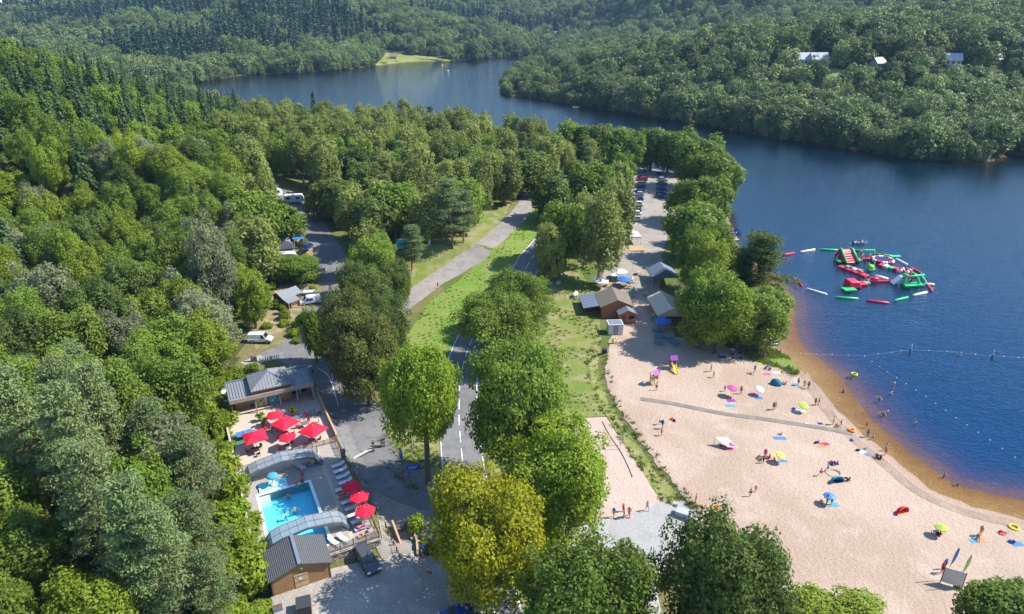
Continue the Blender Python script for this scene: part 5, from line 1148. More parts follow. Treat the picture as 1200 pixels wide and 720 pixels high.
# ------------------------------------------------------------------ camper vans and caravans among the trees
def caravan(px, py, rz, label, L=5.5, group='caravans and campers on the campsite', m='white_paint', h=2.5, pz=0.0):
    x, y, z = g(px, py); t = empty('caravan', (x, y, z+.05), rz, label, 'caravan', group); w_ = 1.1
    pr = [(-L/2,.5),(L/2,.5),(L/2+.1,1.4),(L/2-.35,h-.1),(L/2-.8,h),(-L/2+.3,h),(-L/2,h-.25)]; n = len(pr)
    MB().add([(a,-w_,c) for a, c in pr]+[(a,w_,c) for a, c in pr], [tuple(range(n)), tuple(range(2*n-1,n-1,-1))]+[(i,i+n,(i+1)%n+n,(i+1)%n) for i in range(n)]).build('body', m, t)
    for s in (-1, 1):
        for a in (-L*.28, L*.22): q = MB().box(a-.55,a+.55,min(s*w_,s*(w_+.03)),max(s*w_,s*(w_+.03)),1.35,1.95).build('window', 'glass_dark', t)
        M = Matrix.Translation((-.1,s*(w_-.12),.33)) @ Matrix.Rotation(PI/2,4,'X'); MB().cyl(0,0,-.1,.1,.33,n=14,M=M).build('wheel','tyre',t)
    MB().box(L/2+.0,L/2+1.2,-.06,.06,.42,.5).build('drawbar','dark_metal',t); MB().box(-.5,.3,-.35,.35,h,h+.1).build('roof_hatch','grey_fabric',t); MB().box(-.9,-.25,-w_-.03,-w_,.6,2.1).build('door','white_plastic',t)
    return t
caravan(334, 308, .2, 'white caravan with roof hatch behind the camp cabin'); caravan(320, 232, .9, 'white caravan under trees beyond the awning tent'); caravan(345, 238, .2, 'white caravan at the top of the campsite track')
for k, (px, py) in enumerate(((582,187),(592,184),(602,187),(598,180),(575,193),(607,181))): caravan(px, py, .2+k*.3, 'white camper parked in the open clearing of the campsite', 5, 'campers in the clearing')
caravan(545, 218, .5, 'pale blue-roofed caravan among the campsite birches', m='slate_blue'); caravan(560, 174, .1, 'white caravan beside the trunks by the clearing'); caravan(578,178,.4,'white camper parked in the open clearing of the campsite',5,'campers in the clearing')
for px, py, m, l in ((470,290,'cyan_fabric','turquoise tent pitched under the campsite trees'),(512,268,'white_fabric','white frame tent among campsite birches'),(455,272,'slate_blue','slate blue tent in the shade of campsite trees')):
    x, y, z = g(px, py); t = empty('tent', (x, y, z+.03), .4, l, 'tent', 'tents on the campsite')
    MB().add([(-1.6,-1.2,0),(1.6,-1.2,0),(1.6,1.2,0),(-1.6,1.2,0),(-1.2,0,1.9),(1.2,0,1.9)], [(0,1,5,4),(2,3,4,5),(1,2,5),(3,0,4),(3,2,1,0)]).build('flysheet', m, t); MB().box(-.3,.3,-1.26,-1.2,0,.05).build('groundsheet','grey_fabric',t)
# awning tent
x, y, z = g(334, 290); t = empty('awning_tent', (x, y, z+.03), ang((325,292),(345,288)), 'grey arched awning tent with a blue canopy beside the campsite track', 'tent')
b = MB(); pr = [(-2.2,0),(-1.9,1.3),(-1.1,2.0),(0,2.3),(1.1,2.0),(1.9,1.3),(2.2,0)]; n = 7
b.add([(a,-1.8,c) for a, c in pr]+[(a,1.8,c) for a, c in pr], [tuple(range(n)),tuple(range(2*n-1,n-1,-1))]+[(i,i+n,i+1+n,i+1) for i in range(n-1)]); b.build('shell','grey_fabric',t)
MB().add([(2.0,-1.4,2.3),(4.6,-1.4,2.1),(4.6,1.4,2.1),(2.0,1.4,2.3),(2.0,-1.4,2.24),(4.6,-1.4,2.04),(4.6,1.4,2.04),(2.0,1.4,2.24)],[(0,1,2,3),(7,6,5,4),(0,4,5,1),(1,5,6,2),(2,6,7,3),(3,7,4,0)]).build('canopy','blue_fabric',t)
for a in (2.3,4.5):
    for c in (-1.3,1.3): MB().cyl(a,c,0,2.1,.04,n=6).build('pole','white_paint',t)
# camp cabin
x, y, z = g(338, 356); t = empty('camp_cabin', (x, y, z), ang((330,362),(352,354)), 'grey-roofed timber cabin with lean-to on the campsite track', 'cabin')
MB().box(-2.2,2.2,-1.6,1.8,0,2.3).build('wall','wood_dark',t)
MB().add([(-2.2,-1.6,2.3),(-2.2,1.8,2.3),(-2.2,.1,3.2),(2.2,-1.6,2.3),(2.2,1.8,2.3),(2.2,.1,3.2)],[(0,2,1),(3,4,5)]).build('gable','wood_dark',t)
for s in (-1, 1):
    e = .1+s*2.0; q = [(-2.5,.1,3.3),(2.5,.1,3.3),(2.5,e,2.25),(-2.5,e,2.25)]; q = q if s < 0 else q[::-1]
    MB().add(q+[(a,c,d_-.1) for a,c,d_ in q],[(3,2,1,0),(4,5,6,7),(0,1,5,4),(1,2,6,5),(2,3,7,6),(3,0,4,7)]).build('roof_slope','roof_zinc',t)
q = [(-2.5,-3.6,1.8),(.6,-3.6,1.8),(.6,-1.75,2.3),(-2.5,-1.75,2.3)]; MB().add(q+[(a,c,d_-.08) for a,c,d_ in q],[(0,1,2,3),(7,6,5,4),(0,4,5,1),(1,5,6,2),(2,6,7,3),(3,7,4,0)]).build('lean_to_roof','roof_zinc',t)
for a in (-2.3,.4): MB().box(a-.06,a+.06,-3.5,-3.38,0,1.75).build('post','wood_grey',t)
MB().box(2.2,2.24,-.5,.4,0,2.0).build('door','wood_light',t); MB().box(-.7,.6,-1.65,-1.6,1.0,1.8).build('window','glass_dark',t)
x, y, z = g(363, 346); t = empty('trailer', (x, y, z+.05), 0.1, 'small white flat trailer behind the blue and white van', 'trailer'); MB().box(-1.3,1.3,-.75,.75,.5,.9).build('box','white_paint',t); MB().box(1.3,2.3,-.05,.05,.45,.52).build('drawbar','dark_metal',t)
for s in (-1,1): MB().cyl(0,0,-.08,.08,.28,n=12,M=Matrix.Translation((0,s*.8,.28))@Matrix.Rotation(PI/2,4,'X')).build('wheel','tyre',t)
x, y, z = g(377, 322); t = empty('sign_board', (x, y, z), .3, 'grey-blue notice board beside the campsite track', 'sign'); MB().box(-.9,.9,-.04,.04,.7,1.6).build('panel','slate_blue',t)
for s in (-1,1): MB().box(s*.8-.05,s*.8+.05,-.05,.05,0,.7).build('post','wood_grey',t)
# pad with barbecue and the white slatted fence above the restaurant
x, y, z = g(298, 424); t = empty('concrete_pad', (x, y, z), ang((285,430),(312,420)), 'square concrete pad with a stone barbecue above the restaurant', 'slab'); MB().box(-1.9,1.9,-1.4,1.4,-.2,.14).build('slab','deck_stone',t)
x2 = empty('barbecue', (x, y, z+.14), .3, 'small stone barbecue standing on the concrete pad', 'barbecue'); MB().box(-.5,.5,-.3,.3,0,.7).build('body','stone_dark',x2); MB().box(-.4,.4,-.25,.25,.7,.78).build('grill','dark_metal',x2); MB().box(-.45,-.15,-.2,.2,.7,1.4).build('flue','stone_wall',x2)
L_ = [g(305,426), g(318,423), g(331,420)]; fence('slatted_fence', [(a,c,d_+.02) for a,c,d_ in L_], .9, .35, 1.3, 'white_paint', 'white slatted fence above the restaurant roof', pw=.1)
# ------------------------------------------------------------------ yard: gate pillars, signs, stairs, planters
for k, (px, py, h_) in enumerate(((403,540,1.7),(438,530,1.9),(449,524,1.7))):
    x, y, z = g(px, py); t = empty('gate_pillar', (x, y, z-.1), .4, ('stone gate pillar beside the pool fence','slim dark gate post in the entrance shade','stone gate pillar beside the blue sign')[k], 'pillar', 'gate pillars'); w_ = .3 if k != 1 else .16
    for j in range(6): MB().box(-w_+.02*(j%2),w_-.02*((j+1)%2),-w_+.015*(j%2),w_,j*h_/6+.005,(j+1)*h_/6).build('stone','stone_dark' if j%2 else 'stone_wall',t)
    MB().box(-w_-.06,w_+.06,-w_-.06,w_+.06,h_+.004,h_+.12).build('cap','stone_dark',t)
a, c = g(409,537), g(437,529); t = empty('speed_bump', ((a[0]+c[0])/2,(a[1]+c[1])/2,(a[2]+c[2])/2+.06), math.atan2(c[1]-a[1],c[0]-a[0]), 'pale raised speed bump across the entrance', 'speed bump'); LL = math.hypot(c[0]-a[0],c[1]-a[1])/2
for j in range(5): MB().prism([(-.25,-.02),(.25,-.02),(.15,.0),(-.15,.0)],0,.01) ; 
for j in range(5): MB().box(-LL+j*LL*.4+.01,-LL+(j+1)*LL*.4-.01,-.25,.25,-.02,.06).build('segment','concrete',t)
def signpost(px, py, w_, h_, z0, rz, label, m='sign_blue', posts=1):
    x, y, z = g(px, py); t = empty('sign', (x, y, z), rz, label, 'sign', 'signs at the entrance'); MB().box(-w_/2,w_/2,-.03,.03,z0,z0+h_).build('panel',m,t)
    for s in ((-.4,.4) if posts == 2 else (0,)): MB().box(s*w_-.04,s*w_+.04,.03,.1,0,z0+h_*.9).build('post','grey_metal',t)
    return t
s1 = signpost(471, 549, .9, 1.7, 1.6, -.9, 'tall blue totem sign beside the entrance pillar'); MB().box(-.3,.3,-.036,-.03,2.6,2.75).build('lettering','white_paint',s1)
s2 = signpost(485, 556, 1.9, .8, .8, .15, 'wide blue information board under the forked tree', posts=2)
for j in range(3): MB().box(-.8+j*.1,.3+j*.15,-.037,-.031,1.0+j*.17,1.06+j*.17).build('lettering','white_paint',s2)
s3 = signpost(496, 652, .6, .6, 1.1, .1, 'small blue disabled-access sign at the foot of the stairs'); MB().cyl(0,0,-.007,0,.09,n=12,M=Matrix.Translation((.02,-.03,1.55))@Matrix.Rotation(PI/2,4,'X')).build('wheelchair_symbol','white_paint',s3); MB().tube([(0,-.036,1.5),(0,-.036,1.38),(.12,-.036,1.36),(.17,-.036,1.24)],.02,5).build('wheelchair_symbol','white_paint',s3)
# bench at the yard edge
# stairs from yard to car park
a, c = g(470,617), g(486,652); t = empty('stairway', (a[0],a[1],a[2]+.34), math.atan2(c[1]-a[1],c[0]-a[0])+PI/2, 'dark stone steps with side walls going down to the car park', 'stairs')
ln = math.hypot(c[0]-a[0],c[1]-a[1])
for j in range(8): MB().box(-.85,.85,-.38*(j+1),-.38*j,-.9-.12*j,.10-.13*j).build('step','stone_dark',t)
MB().box(-.85,.85,-ln-.4,-3.05,-1.9,-.94).build('landing','deck_stone',t)
for s in (-1,1): MB().add([(s*.85,.3,-1.6),(s*1.08,.3,-1.6),(s*1.08,.3,.75),(s*.85,.3,.75),(s*.85,-ln-.3,-1.6),(s*1.08,-ln-.3,-1.6),(s*1.08,-ln-.3,-.1),(s*.85,-ln-.3,-.1)],[(0,1,2,3),(7,6,5,4),(0,4,5,1),(1,5,6,2),(2,6,7,3),(3,7,4,0)]).build('side_wall','wood_light' if s < 0 else 'stone_wall',t)
L_ = [g(452,619), g(469,657)]; fence('ramp_railing', [(p_[0],p_[1],p_[2]) for p_ in L_], .9, 1.0, 1.2, 'wood_dark', 'dark timber railing beside the stairs', pw=.04)
x, y, z = g(489, 628); t = empty('planter', (x, y, z), .4, 'stone planter wall holding a leafy green bush by the stairs', 'planter')
for j in range(4): MB().box(-1.0+.04*(j%2),1.0,-.8,.8,-.6+j*.28+.005,-.6+(j+1)*.28).build('stone','stone_wall' if j%2 else 'wood_grey',t)
tree('bush', x-.2, y+.4, 2.2, 1.25, 'round bright green bush in the planter by the stairs', leafm='leaf_bright', z=z+.45)
x2, y2, z2 = g(485,622); t = empty('flower_tub', (x2,y2,z2+.5), .2, 'square blue flower tub in front of the planter bush', 'flower tub'); MB().add([(-.3,-.3,0),(.3,-.3,0),(.3,.3,0),(-.3,.3,0),(-.4,-.4,.6),(.4,-.4,.6),(.4,.4,.6),(-.4,.4,.6)],[(3,2,1,0),(4,5,6,7),(0,1,5,4),(1,2,6,5),(2,3,7,6),(3,0,4,7)]).build('tub','table_blue',t); MB().box(-.36,.36,-.36,.36,.6,.63).build('soil','wood_dark',t)
for k in range(3):
    rg = random.Random(k); xx, yy, zz = g(496+k*9, 642+k*3); tree('bush', xx, yy, rg.uniform(.8,1.2), rg.uniform(.7,1.0), 'low shrub in the bed beside the stairs and access sign', 'shrubs beside the stairs', 'leaf_green', z=zz)
lowwall('planter_wall', [g(490,655), g(489,640), g(505,636)], .7, .2, 'wood_light', 'low pale wall round the shrub bed beside the stairs')
x, y, z = g(357,716); t = empty('bin_shelter', (x,y,z+.05), ang((345,712),(362,708)), 'dark slatted timber box on the gravel below the hut', 'box'); MB().box(-.7,.7,-.8,.8,.02,1.2).build('core','black_plastic',t)
for j in range(6): MB().box(-.76,-.70,-.8,.8,.05+j*.2,.2+j*.2).build('slat','wood_dark',t); MB().box(.70,.76,-.8,.8,.05+j*.2,.2+j*.2).build('slat','wood_dark',t)
MB().box(-.78,.78,-.84,.84,1.205,1.26).build('lid','dark_metal',t)
x, y, z = g(326,716); t = empty('planter', (x,y,z+.05), .4, 'rectangular metal planter beside the slope shrubs', 'planter'); MB().box(-.5,.5,-.3,.3,0,.6).build('box','slate_blue',t); MB().box(-.46,.46,-.26,.26,.6,.62).build('soil','wood_dark',t)
# lamp posts, wooden posts
for k, (px, py, h_) in enumerate(((602,268,4.5),(613,276,4.5),(503,430,3.2),(483,530,3.0))):
    x, y, z = g(px, py); t = empty('lamp_post', (x,y,z-.1), k, ('slim lamp post on the edge of the upper road bend','slim post on the meadow bank beside the upper road','wooden pole standing in the sunny meadow','wooden pole on the verge beside the yard')[k], 'post'); MB().cyl(0,0,0,h_,.07,.05,n=8).build('pole','wood_grey' if k > 1 else 'dark_metal',t)
    if k < 2: MB().tube([(0,0,h_),(.3,0,h_+.15),(.6,0,h_+.12)],.03,6).build('arm','dark_metal',t); MB().box(.5,.9,-.1,.1,h_+.05,h_+.13).build('lamp_head','white_plastic',t)
    else: MB().box(-.09,.09,-.09,.09,h_+.002,h_+.05).build('cap','wood_dark',t)
# gas tank, cabinets on the grass field
x, y, z = g(674, 348); t = empty('gas_tank', (x,y,z+.05), ang((668,352),(680,342)), 'white cylindrical gas tank lying on the grass field', 'tank')
MB().ball((0,0,.65),(1.25,.55,.55),14,8).build('vessel','white_paint',t,True)
for s in (-1,1): MB().box(s*.6-.12,s*.6+.12,-.4,.4,0,.2).build('foot','concrete',t)
MB().cyl(0,0,1.15,1.3,.15,n=8).build('valve_cap','white_plastic',t)
x, y, z = g(651, 334); t = empty('utility_cabinet', (x,y,z), .3, 'low pale wall with green cabinet beside the roadside tree', 'cabinet'); MB().box(-1.2,1.2,-.1,.1,0,.9).build('wall','concrete',t); MB().box(-.8,.0,-.5,-.11,0,1.0).build('box','green_mat',t)
HAZE = .00007
# ------------------------------------------------------------------ beach bar and its marquees
def gable(t, x0, x1, y0, y1, h, rise, wm, rm, ov=.3, along='x', seams=0, wn='wall'):
    """gabled block under thing t; the ridge runs along x or y"""
    MB().box(x0,x1,y0,y1,0,h).build(wn, wm, t)
    if along == 'x':
        m_ = (y0+y1)/2; MB().add([(x0,y0,h),(x0,y1,h),(x0,m_,h+rise),(x1,y0,h),(x1,y1,h),(x1,m_,h+rise)],[(0,2,1),(3,4,5)]).build('gable',wm,t)
        for s in (-1,1):
            e = m_+s*((y1-y0)/2+ov); zz = h-rise*ov/((y1-y0)/2)+.06; q = [(x0-ov,m_,h+rise+.06),(x1+ov,m_,h+rise+.06),(x1+ov,e,zz),(x0-ov,e,zz)]; q = q if s < 0 else q[::-1]
            r = MB().add(q+[(a,c,d_-.1) for a,c,d_ in q],[(3,2,1,0),(4,5,6,7),(0,1,5,4),(1,2,6,5),(2,3,7,6),(3,0,4,7)]).build('roof_slope',rm,t)
            for k in range(seams):
                xx = x0-ov+(x1-x0+2*ov)*(k+.5)/seams; MB().tube([(xx,m_,h+rise+.08),(xx,e,zz+.02)],.03,4).build('seam',rm,r)
    else:
        m_ = (x0+x1)/2; MB().add([(x0,y0,h),(x1,y0,h),(m_,y0,h+rise),(x0,y1,h),(x1,y1,h),(m_,y1,h+rise)],[(0,1,2),(3,5,4)]).build('gable',wm,t)
        for s in (-1,1):
            e = m_+s*((x1-x0)/2+ov); zz = h-rise*ov/((x1-x0)/2)+.06; q = [(m_,y0-ov,h+rise+.06),(e,y0-ov,zz),(e,y1+ov,zz),(m_,y1+ov,h+rise+.06)]; q = q if s > 0 else q[::-1]
            r = MB().add(q+[(a,c,d_-.1) for a,c,d_ in q],[(0,1,2,3),(7,6,5,4),(0,4,5,1),(1,5,6,2),(2,6,7,3),(3,7,4,0)]).build('roof_slope',rm,t)
            for k in range(seams):
                yy = y0-ov+(y1-y0+2*ov)*(k+.5)/seams; MB().tube([(m_,yy,h+rise+.08),(e,yy,zz+.02)],.03,4).build('seam',rm,r)
x, y, z = g(722, 372); RB = .05
t = empty('beach_bar', (x,y,z), RB, 'brown timber beach bar with grey gabled roof and small front gable', 'building')
gable(t, -3.4, 3.4, -.6, 6.4, 2.9, 1.5, 'brick_red', 'roof_brown', .35, 'y', 12)
gable(t, .0, 3.6, -3.2, -.65, 2.2, .9, 'brick_red', 'roof_zinc', .3, 'y', 7, 'porch_wall')
MB().box(.5,1.4,-3.26,-3.21,.05,1.9).build('door','wood_dark',t); MB().box(2.0,3.2,-3.26,-3.21,1.0,1.8).build('serving_hatch','glass_dark',t); MB().box(1.9,3.3,-3.6,-3.27,.9,.97).build('shelf','wood_light',t)
q = [(-7.2,.2,2.2),(-3.75,.2,2.75),(-3.75,7.4,2.75),(-7.2,7.4,2.2)]; r = MB().add(q+[(a,c,d_-.08) for a,c,d_ in q],[(0,1,2,3),(7,6,5,4),(0,4,5,1),(1,5,6,2),(2,6,7,3),(3,7,4,0)]).build('lean_to_roof','slate_blue',t)
for k in range(9): MB().tube([(-7.2,.5+k*.8,2.24),(-3.75,.5+k*.8,2.79)],.03,4).build('seam','slate_blue',r)
for yy in (.4,3.8,7.2): MB().box(-7.1,-6.98,yy-.06,yy+.06,0,2.15).build('post','wood_dark',t)
MB().box(-6.9,-3.6,1,6.8,0,1.0).build('counter','wood_dark',t)
x, y, z = g(720, 390); t = empty('storage_container', (x,y,z), RB, 'white box-shaped cold store in front of the beach bar', 'container'); MB().box(-1.5,1.5,-1.2,1.2,.1,2.3).build('body','cement_render',t); MB().box(-1.55,1.55,-1.25,1.25,2.304,2.4).build('roof_frame','white_paint',t); MB().box(-1.35,1.35,-1.05,1.05,2.405,2.43).build('roof_sheet','slate_blue',t); MB().box(-.5,.5,-1.24,-1.205,.2,2.1).build('door','grey_fabric',t)
def marquee(px, py, w_, d_, h_, rise, m, label, walls=True, rz=RB):
    x, y, z = g(px, py); t = empty('marquee', (x,y,z), rz, label, 'marquee'); a, b_ = w_/2, d_/2
    if rise > 0 and walls == 'hip':
        for q in (((-a,-b_,h_),(a,-b_,h_),(0,0,h_+rise)),((a,-b_,h_),(a,b_,h_),(0,0,h_+rise)),((a,b_,h_),(-a,b_,h_),(0,0,h_+rise)),((-a,b_,h_),(-a,-b_,h_),(0,0,h_+rise))): MB().add(list(q)+[(u,v,zz-.04) for u,v,zz in q],[(0,1,2),(5,4,3)]+[(i,i+3,(i+1)%3+3,(i+1)%3) for i in range(3)]).build('roof_panel',m,t)
    else:
        for s in (-1,1):
            q = [(0,-b_,h_+rise),(s*a,-b_,h_),(s*a,b_,h_),(0,b_,h_+rise)]; q = q if s > 0 else q[::-1]; MB().add(q+[(u,v,zz-.05) for u,v,zz in q],[(0,1,2,3),(7,6,5,4),(0,4,5,1),(1,5,6,2),(2,6,7,3),(3,7,4,0)]).build('roof_panel',m,t)
        for s in (-1,1): MB().add([(-a,s*b_,h_),(a,s*b_,h_),(0,s*b_,h_+rise)],[(0,1,2)] if s < 0 else [(0,2,1)]).build('gable_end',m,t)
    for u,v,p_ in ((-a,-b_,1),(a,-b_,1),(a,b_,1),(-a,b_,1),(-a,0,1),(a,0,1)): MB().cyl(u*.98,v*.98,0,h_,.06,n=8).build('pole','white_paint',t)
    for s in (-1,1): MB().box(-a,a,s*b_-.02,s*b_+.02,h_-.35,h_-.01).build('valance',m,t); MB().box(s*a-.02,s*a+.02,-b_+.03,b_-.03,h_-.35,h_-.01).build('valance',m,t)
    return t
marquee(775, 331, 6.4, 6.0, 2.6, 1.7, 'slate_blue', 'grey-blue canvas marquee with gabled roof beyond the cream tent')
marquee(779, 370, 6.0, 10.0, 2.4, 1.5, 'cream_canvas', 'long cream canvas marquee beside the beach bar')
marquee(738, 284, 5.2, 4.6, 2.3, 1.3, 'white_fabric', 'white pavilion tent on a timber deck by the parking lane', 'hip')
x, y, z = g(741, 292); t = empty('timber_deck', (x,y,z), RB, 'small timber deck in front of the white pavilion tent', 'deck')
for k in range(12): MB().box(-3,3,-2+k*.34,-2+k*.34+.31,.05,.22).build('plank','wood_light',t)
L_ = [g(728,303), g(746,300)]; fence('deck_railing', [(a,c,d_) for a,c,d_ in L_], .9, .3, 1.2, 'white_paint', 'white railing in front of the small timber deck')
OCT = parasol(8, 1.9, .6, 2.5, 'white_fabric'); OCS = parasol(8, 1.0, .38, 2.1, 'white_fabric'); OSM = parasol(8, .85, .3, 1.7, 'white_fabric')
for px, py, m, l, P_ in ((704,338,'white_fabric','white round parasol behind the beach bar lean-to',OCT),(731,336,'blue_fabric','blue and white parasol behind the beach bar roof',OCT),(776,386,'blue_fabric','blue patterned parasol in front of the cream marquee',OCT),(718,330,'white_fabric','small white parasol on the bar terrace',OCS),(726,327,'white_fabric','white parasol at the far side of the bar terrace',OCT)):
    x, y, z = g(px, py); put(P_, 'parasol', (x,y,z+.05), .3, l, 'parasol', 'parasols at the beach bar', mats={'canopy': m})
def picnic(px, py, rz, label, m='pallet_blue', group='picnic tables by the beach bar'):
    x, y, z = g(px, py); t = empty('picnic_table', (x,y,z+.05), rz, label, 'picnic table', group)
    for k in range(4): MB().box(-.9,.9,-.38+k*.19,-.38+k*.19+.17,.70,.74).build('plank',m,t)
    for s in (-1,1):
        MB().box(-.9,.9,s*.72-.14,s*.72+.14,.42,.46).build('bench',m,t); MB().tube([(s*.65,-.75,0),(s*.65,-.2,.7)],.04,4).build('leg',m,t); MB().tube([(s*.65,.75,0),(s*.65,.2,.7)],.04,4).build('leg',m,t); MB().box(s*.65-.03,s*.65+.03,-.8,.8,.36,.415).build('crossbar',m,t)
for k,(px,py) in enumerate(((772,396),(772,403),(783,398),(770,390),(790,404))): picnic(px,py,.1*k,'blue picnic table in tree shade beside the marquee end')
for k,(px,py) in enumerate(((736,338),(740,331),(712,336),(748,322),(757,347))): picnic(px,py,.3*k,'wooden picnic table on the terrace behind the beach bar','wood_light','picnic tables behind the bar')
for k,(px,py,m) in enumerate(((741,372,'red_plastic'),(766,372,'yellow_plastic'),(764,376,'cyan_fabric'),(742,342,'green_plastic'),(765,358,'orange_plastic'),(741,330,'white_plastic'))):
    x,y,z = g(px,py); t = empty('menu_board',(x,y,z),.2*k,{'red_plastic':'red','yellow_plastic':'yellow','cyan_fabric':'turquoise','green_plastic':'green','orange_plastic':'orange','white_plastic':'white'}[m]+' standing menu board beside the bar lane','sign','menu boards at the bar'); MB().add([(-.35,-.2,0),(.35,-.2,0),(.35,0,1.2),(-.35,0,1.2),(-.35,.2,0),(.35,.2,0),(.35,.03,1.2),(-.35,.03,1.2)],[(0,1,2,3),(5,4,7,6),(3,2,6,7),(0,3,7,4),(1,5,6,2)]).build('panel',m,t)
# coin ride, bin
x,y,z = g(719,403); t = empty('play_ride',(x,y,z+.05),.5,'small yellow and blue spring ride at the beach edge','play ride'); MB().ball((0,0,.6),(.6,.3,.35),10,6).build('body','yellow_plastic',t,True); MB().ball((.5,0,1.0),(.22,.2,.25),8,6).build('head','yellow_plastic',t,True); MB().cyl(0,0,0,.35,.12,n=8).build('spring','dark_metal',t); MB().box(-.35,.05,-.25,.25,.9,1.0).build('seat','table_blue',t)
x,y,z = g(708,414); t = empty('litter_bin',(x,y,z),.2,'dark square litter bin beside the ditch','bin'); MB().box(-.4,.4,-.4,.4,.05,.9).build('body','black_plastic',t); MB().box(-.45,.45,-.45,.45,.905,.98).build('lid','dark_metal',t)
# ------------------------------------------------------------------ play towers on the sand
def play_tower(px, py, rz, label, slide):
    x,y,z = g(px,py); t = empty('play_tower',(x,y,z+.05),rz,label,'playground tower')
    for a in (-.5,.5):
        for c in (-.5,.5): MB().box(a-.05,a+.05,c-.05,c+.05,0,2.1).build('post','wood_light',t)
    MB().box(-.55,.55,-.55,.55,1.0,1.08).build('platform','wood_light',t)
    for s in (-1,1): q = [(-.7,0,2.75),(.7,0,2.75),(.7,s*.7,2.05),(-.7,s*.7,2.05)]; q = q if s < 0 else q[::-1]; MB().add(q+[(a,c,d_-.06) for a,c,d_ in q],[(3,2,1,0),(4,5,6,7),(0,1,5,4),(1,2,6,5),(2,3,7,6),(3,0,4,7)]).build('roof_panel','purple_plastic',t)
    for s in (-1,1): MB().box(s*.5-.02,s*.5+.02,-.44,.44,1.1,1.6).build('side_panel','purple_plastic' if slide else 'yellow_plastic',t)
    if slide:
        MB().add([(-.32,-.58,1.06),(.32,-.58,1.06),(.32,-2.4,.18),(-.32,-2.4,.18),(-.32,-.58,.98),(.32,-.58,.98),(.32,-2.4,.1),(-.32,-2.4,.1)],[(0,3,2,1),(4,5,6,7),(0,1,5,4),(1,2,6,5),(2,3,7,6),(3,0,4,7)]).build('slide','yellow_plastic',t)
        for s in (-1,1): MB().tube([(s*.34,-.58,1.2),(s*.34,-2.4,.3)],.06,5).build('slide_edge','yellow_plastic',t)
    for k in range(4): MB().box(-.35,.35,.56,.64,.15+k*.23,.2+k*.23).build('rung','wood_dark',t)
play_tower(788,432,.1,'purple-roofed play tower with a yellow slide on the sand',True); play_tower(766,450,.7,'smaller purple-roofed play house with yellow sides on the sand',False)
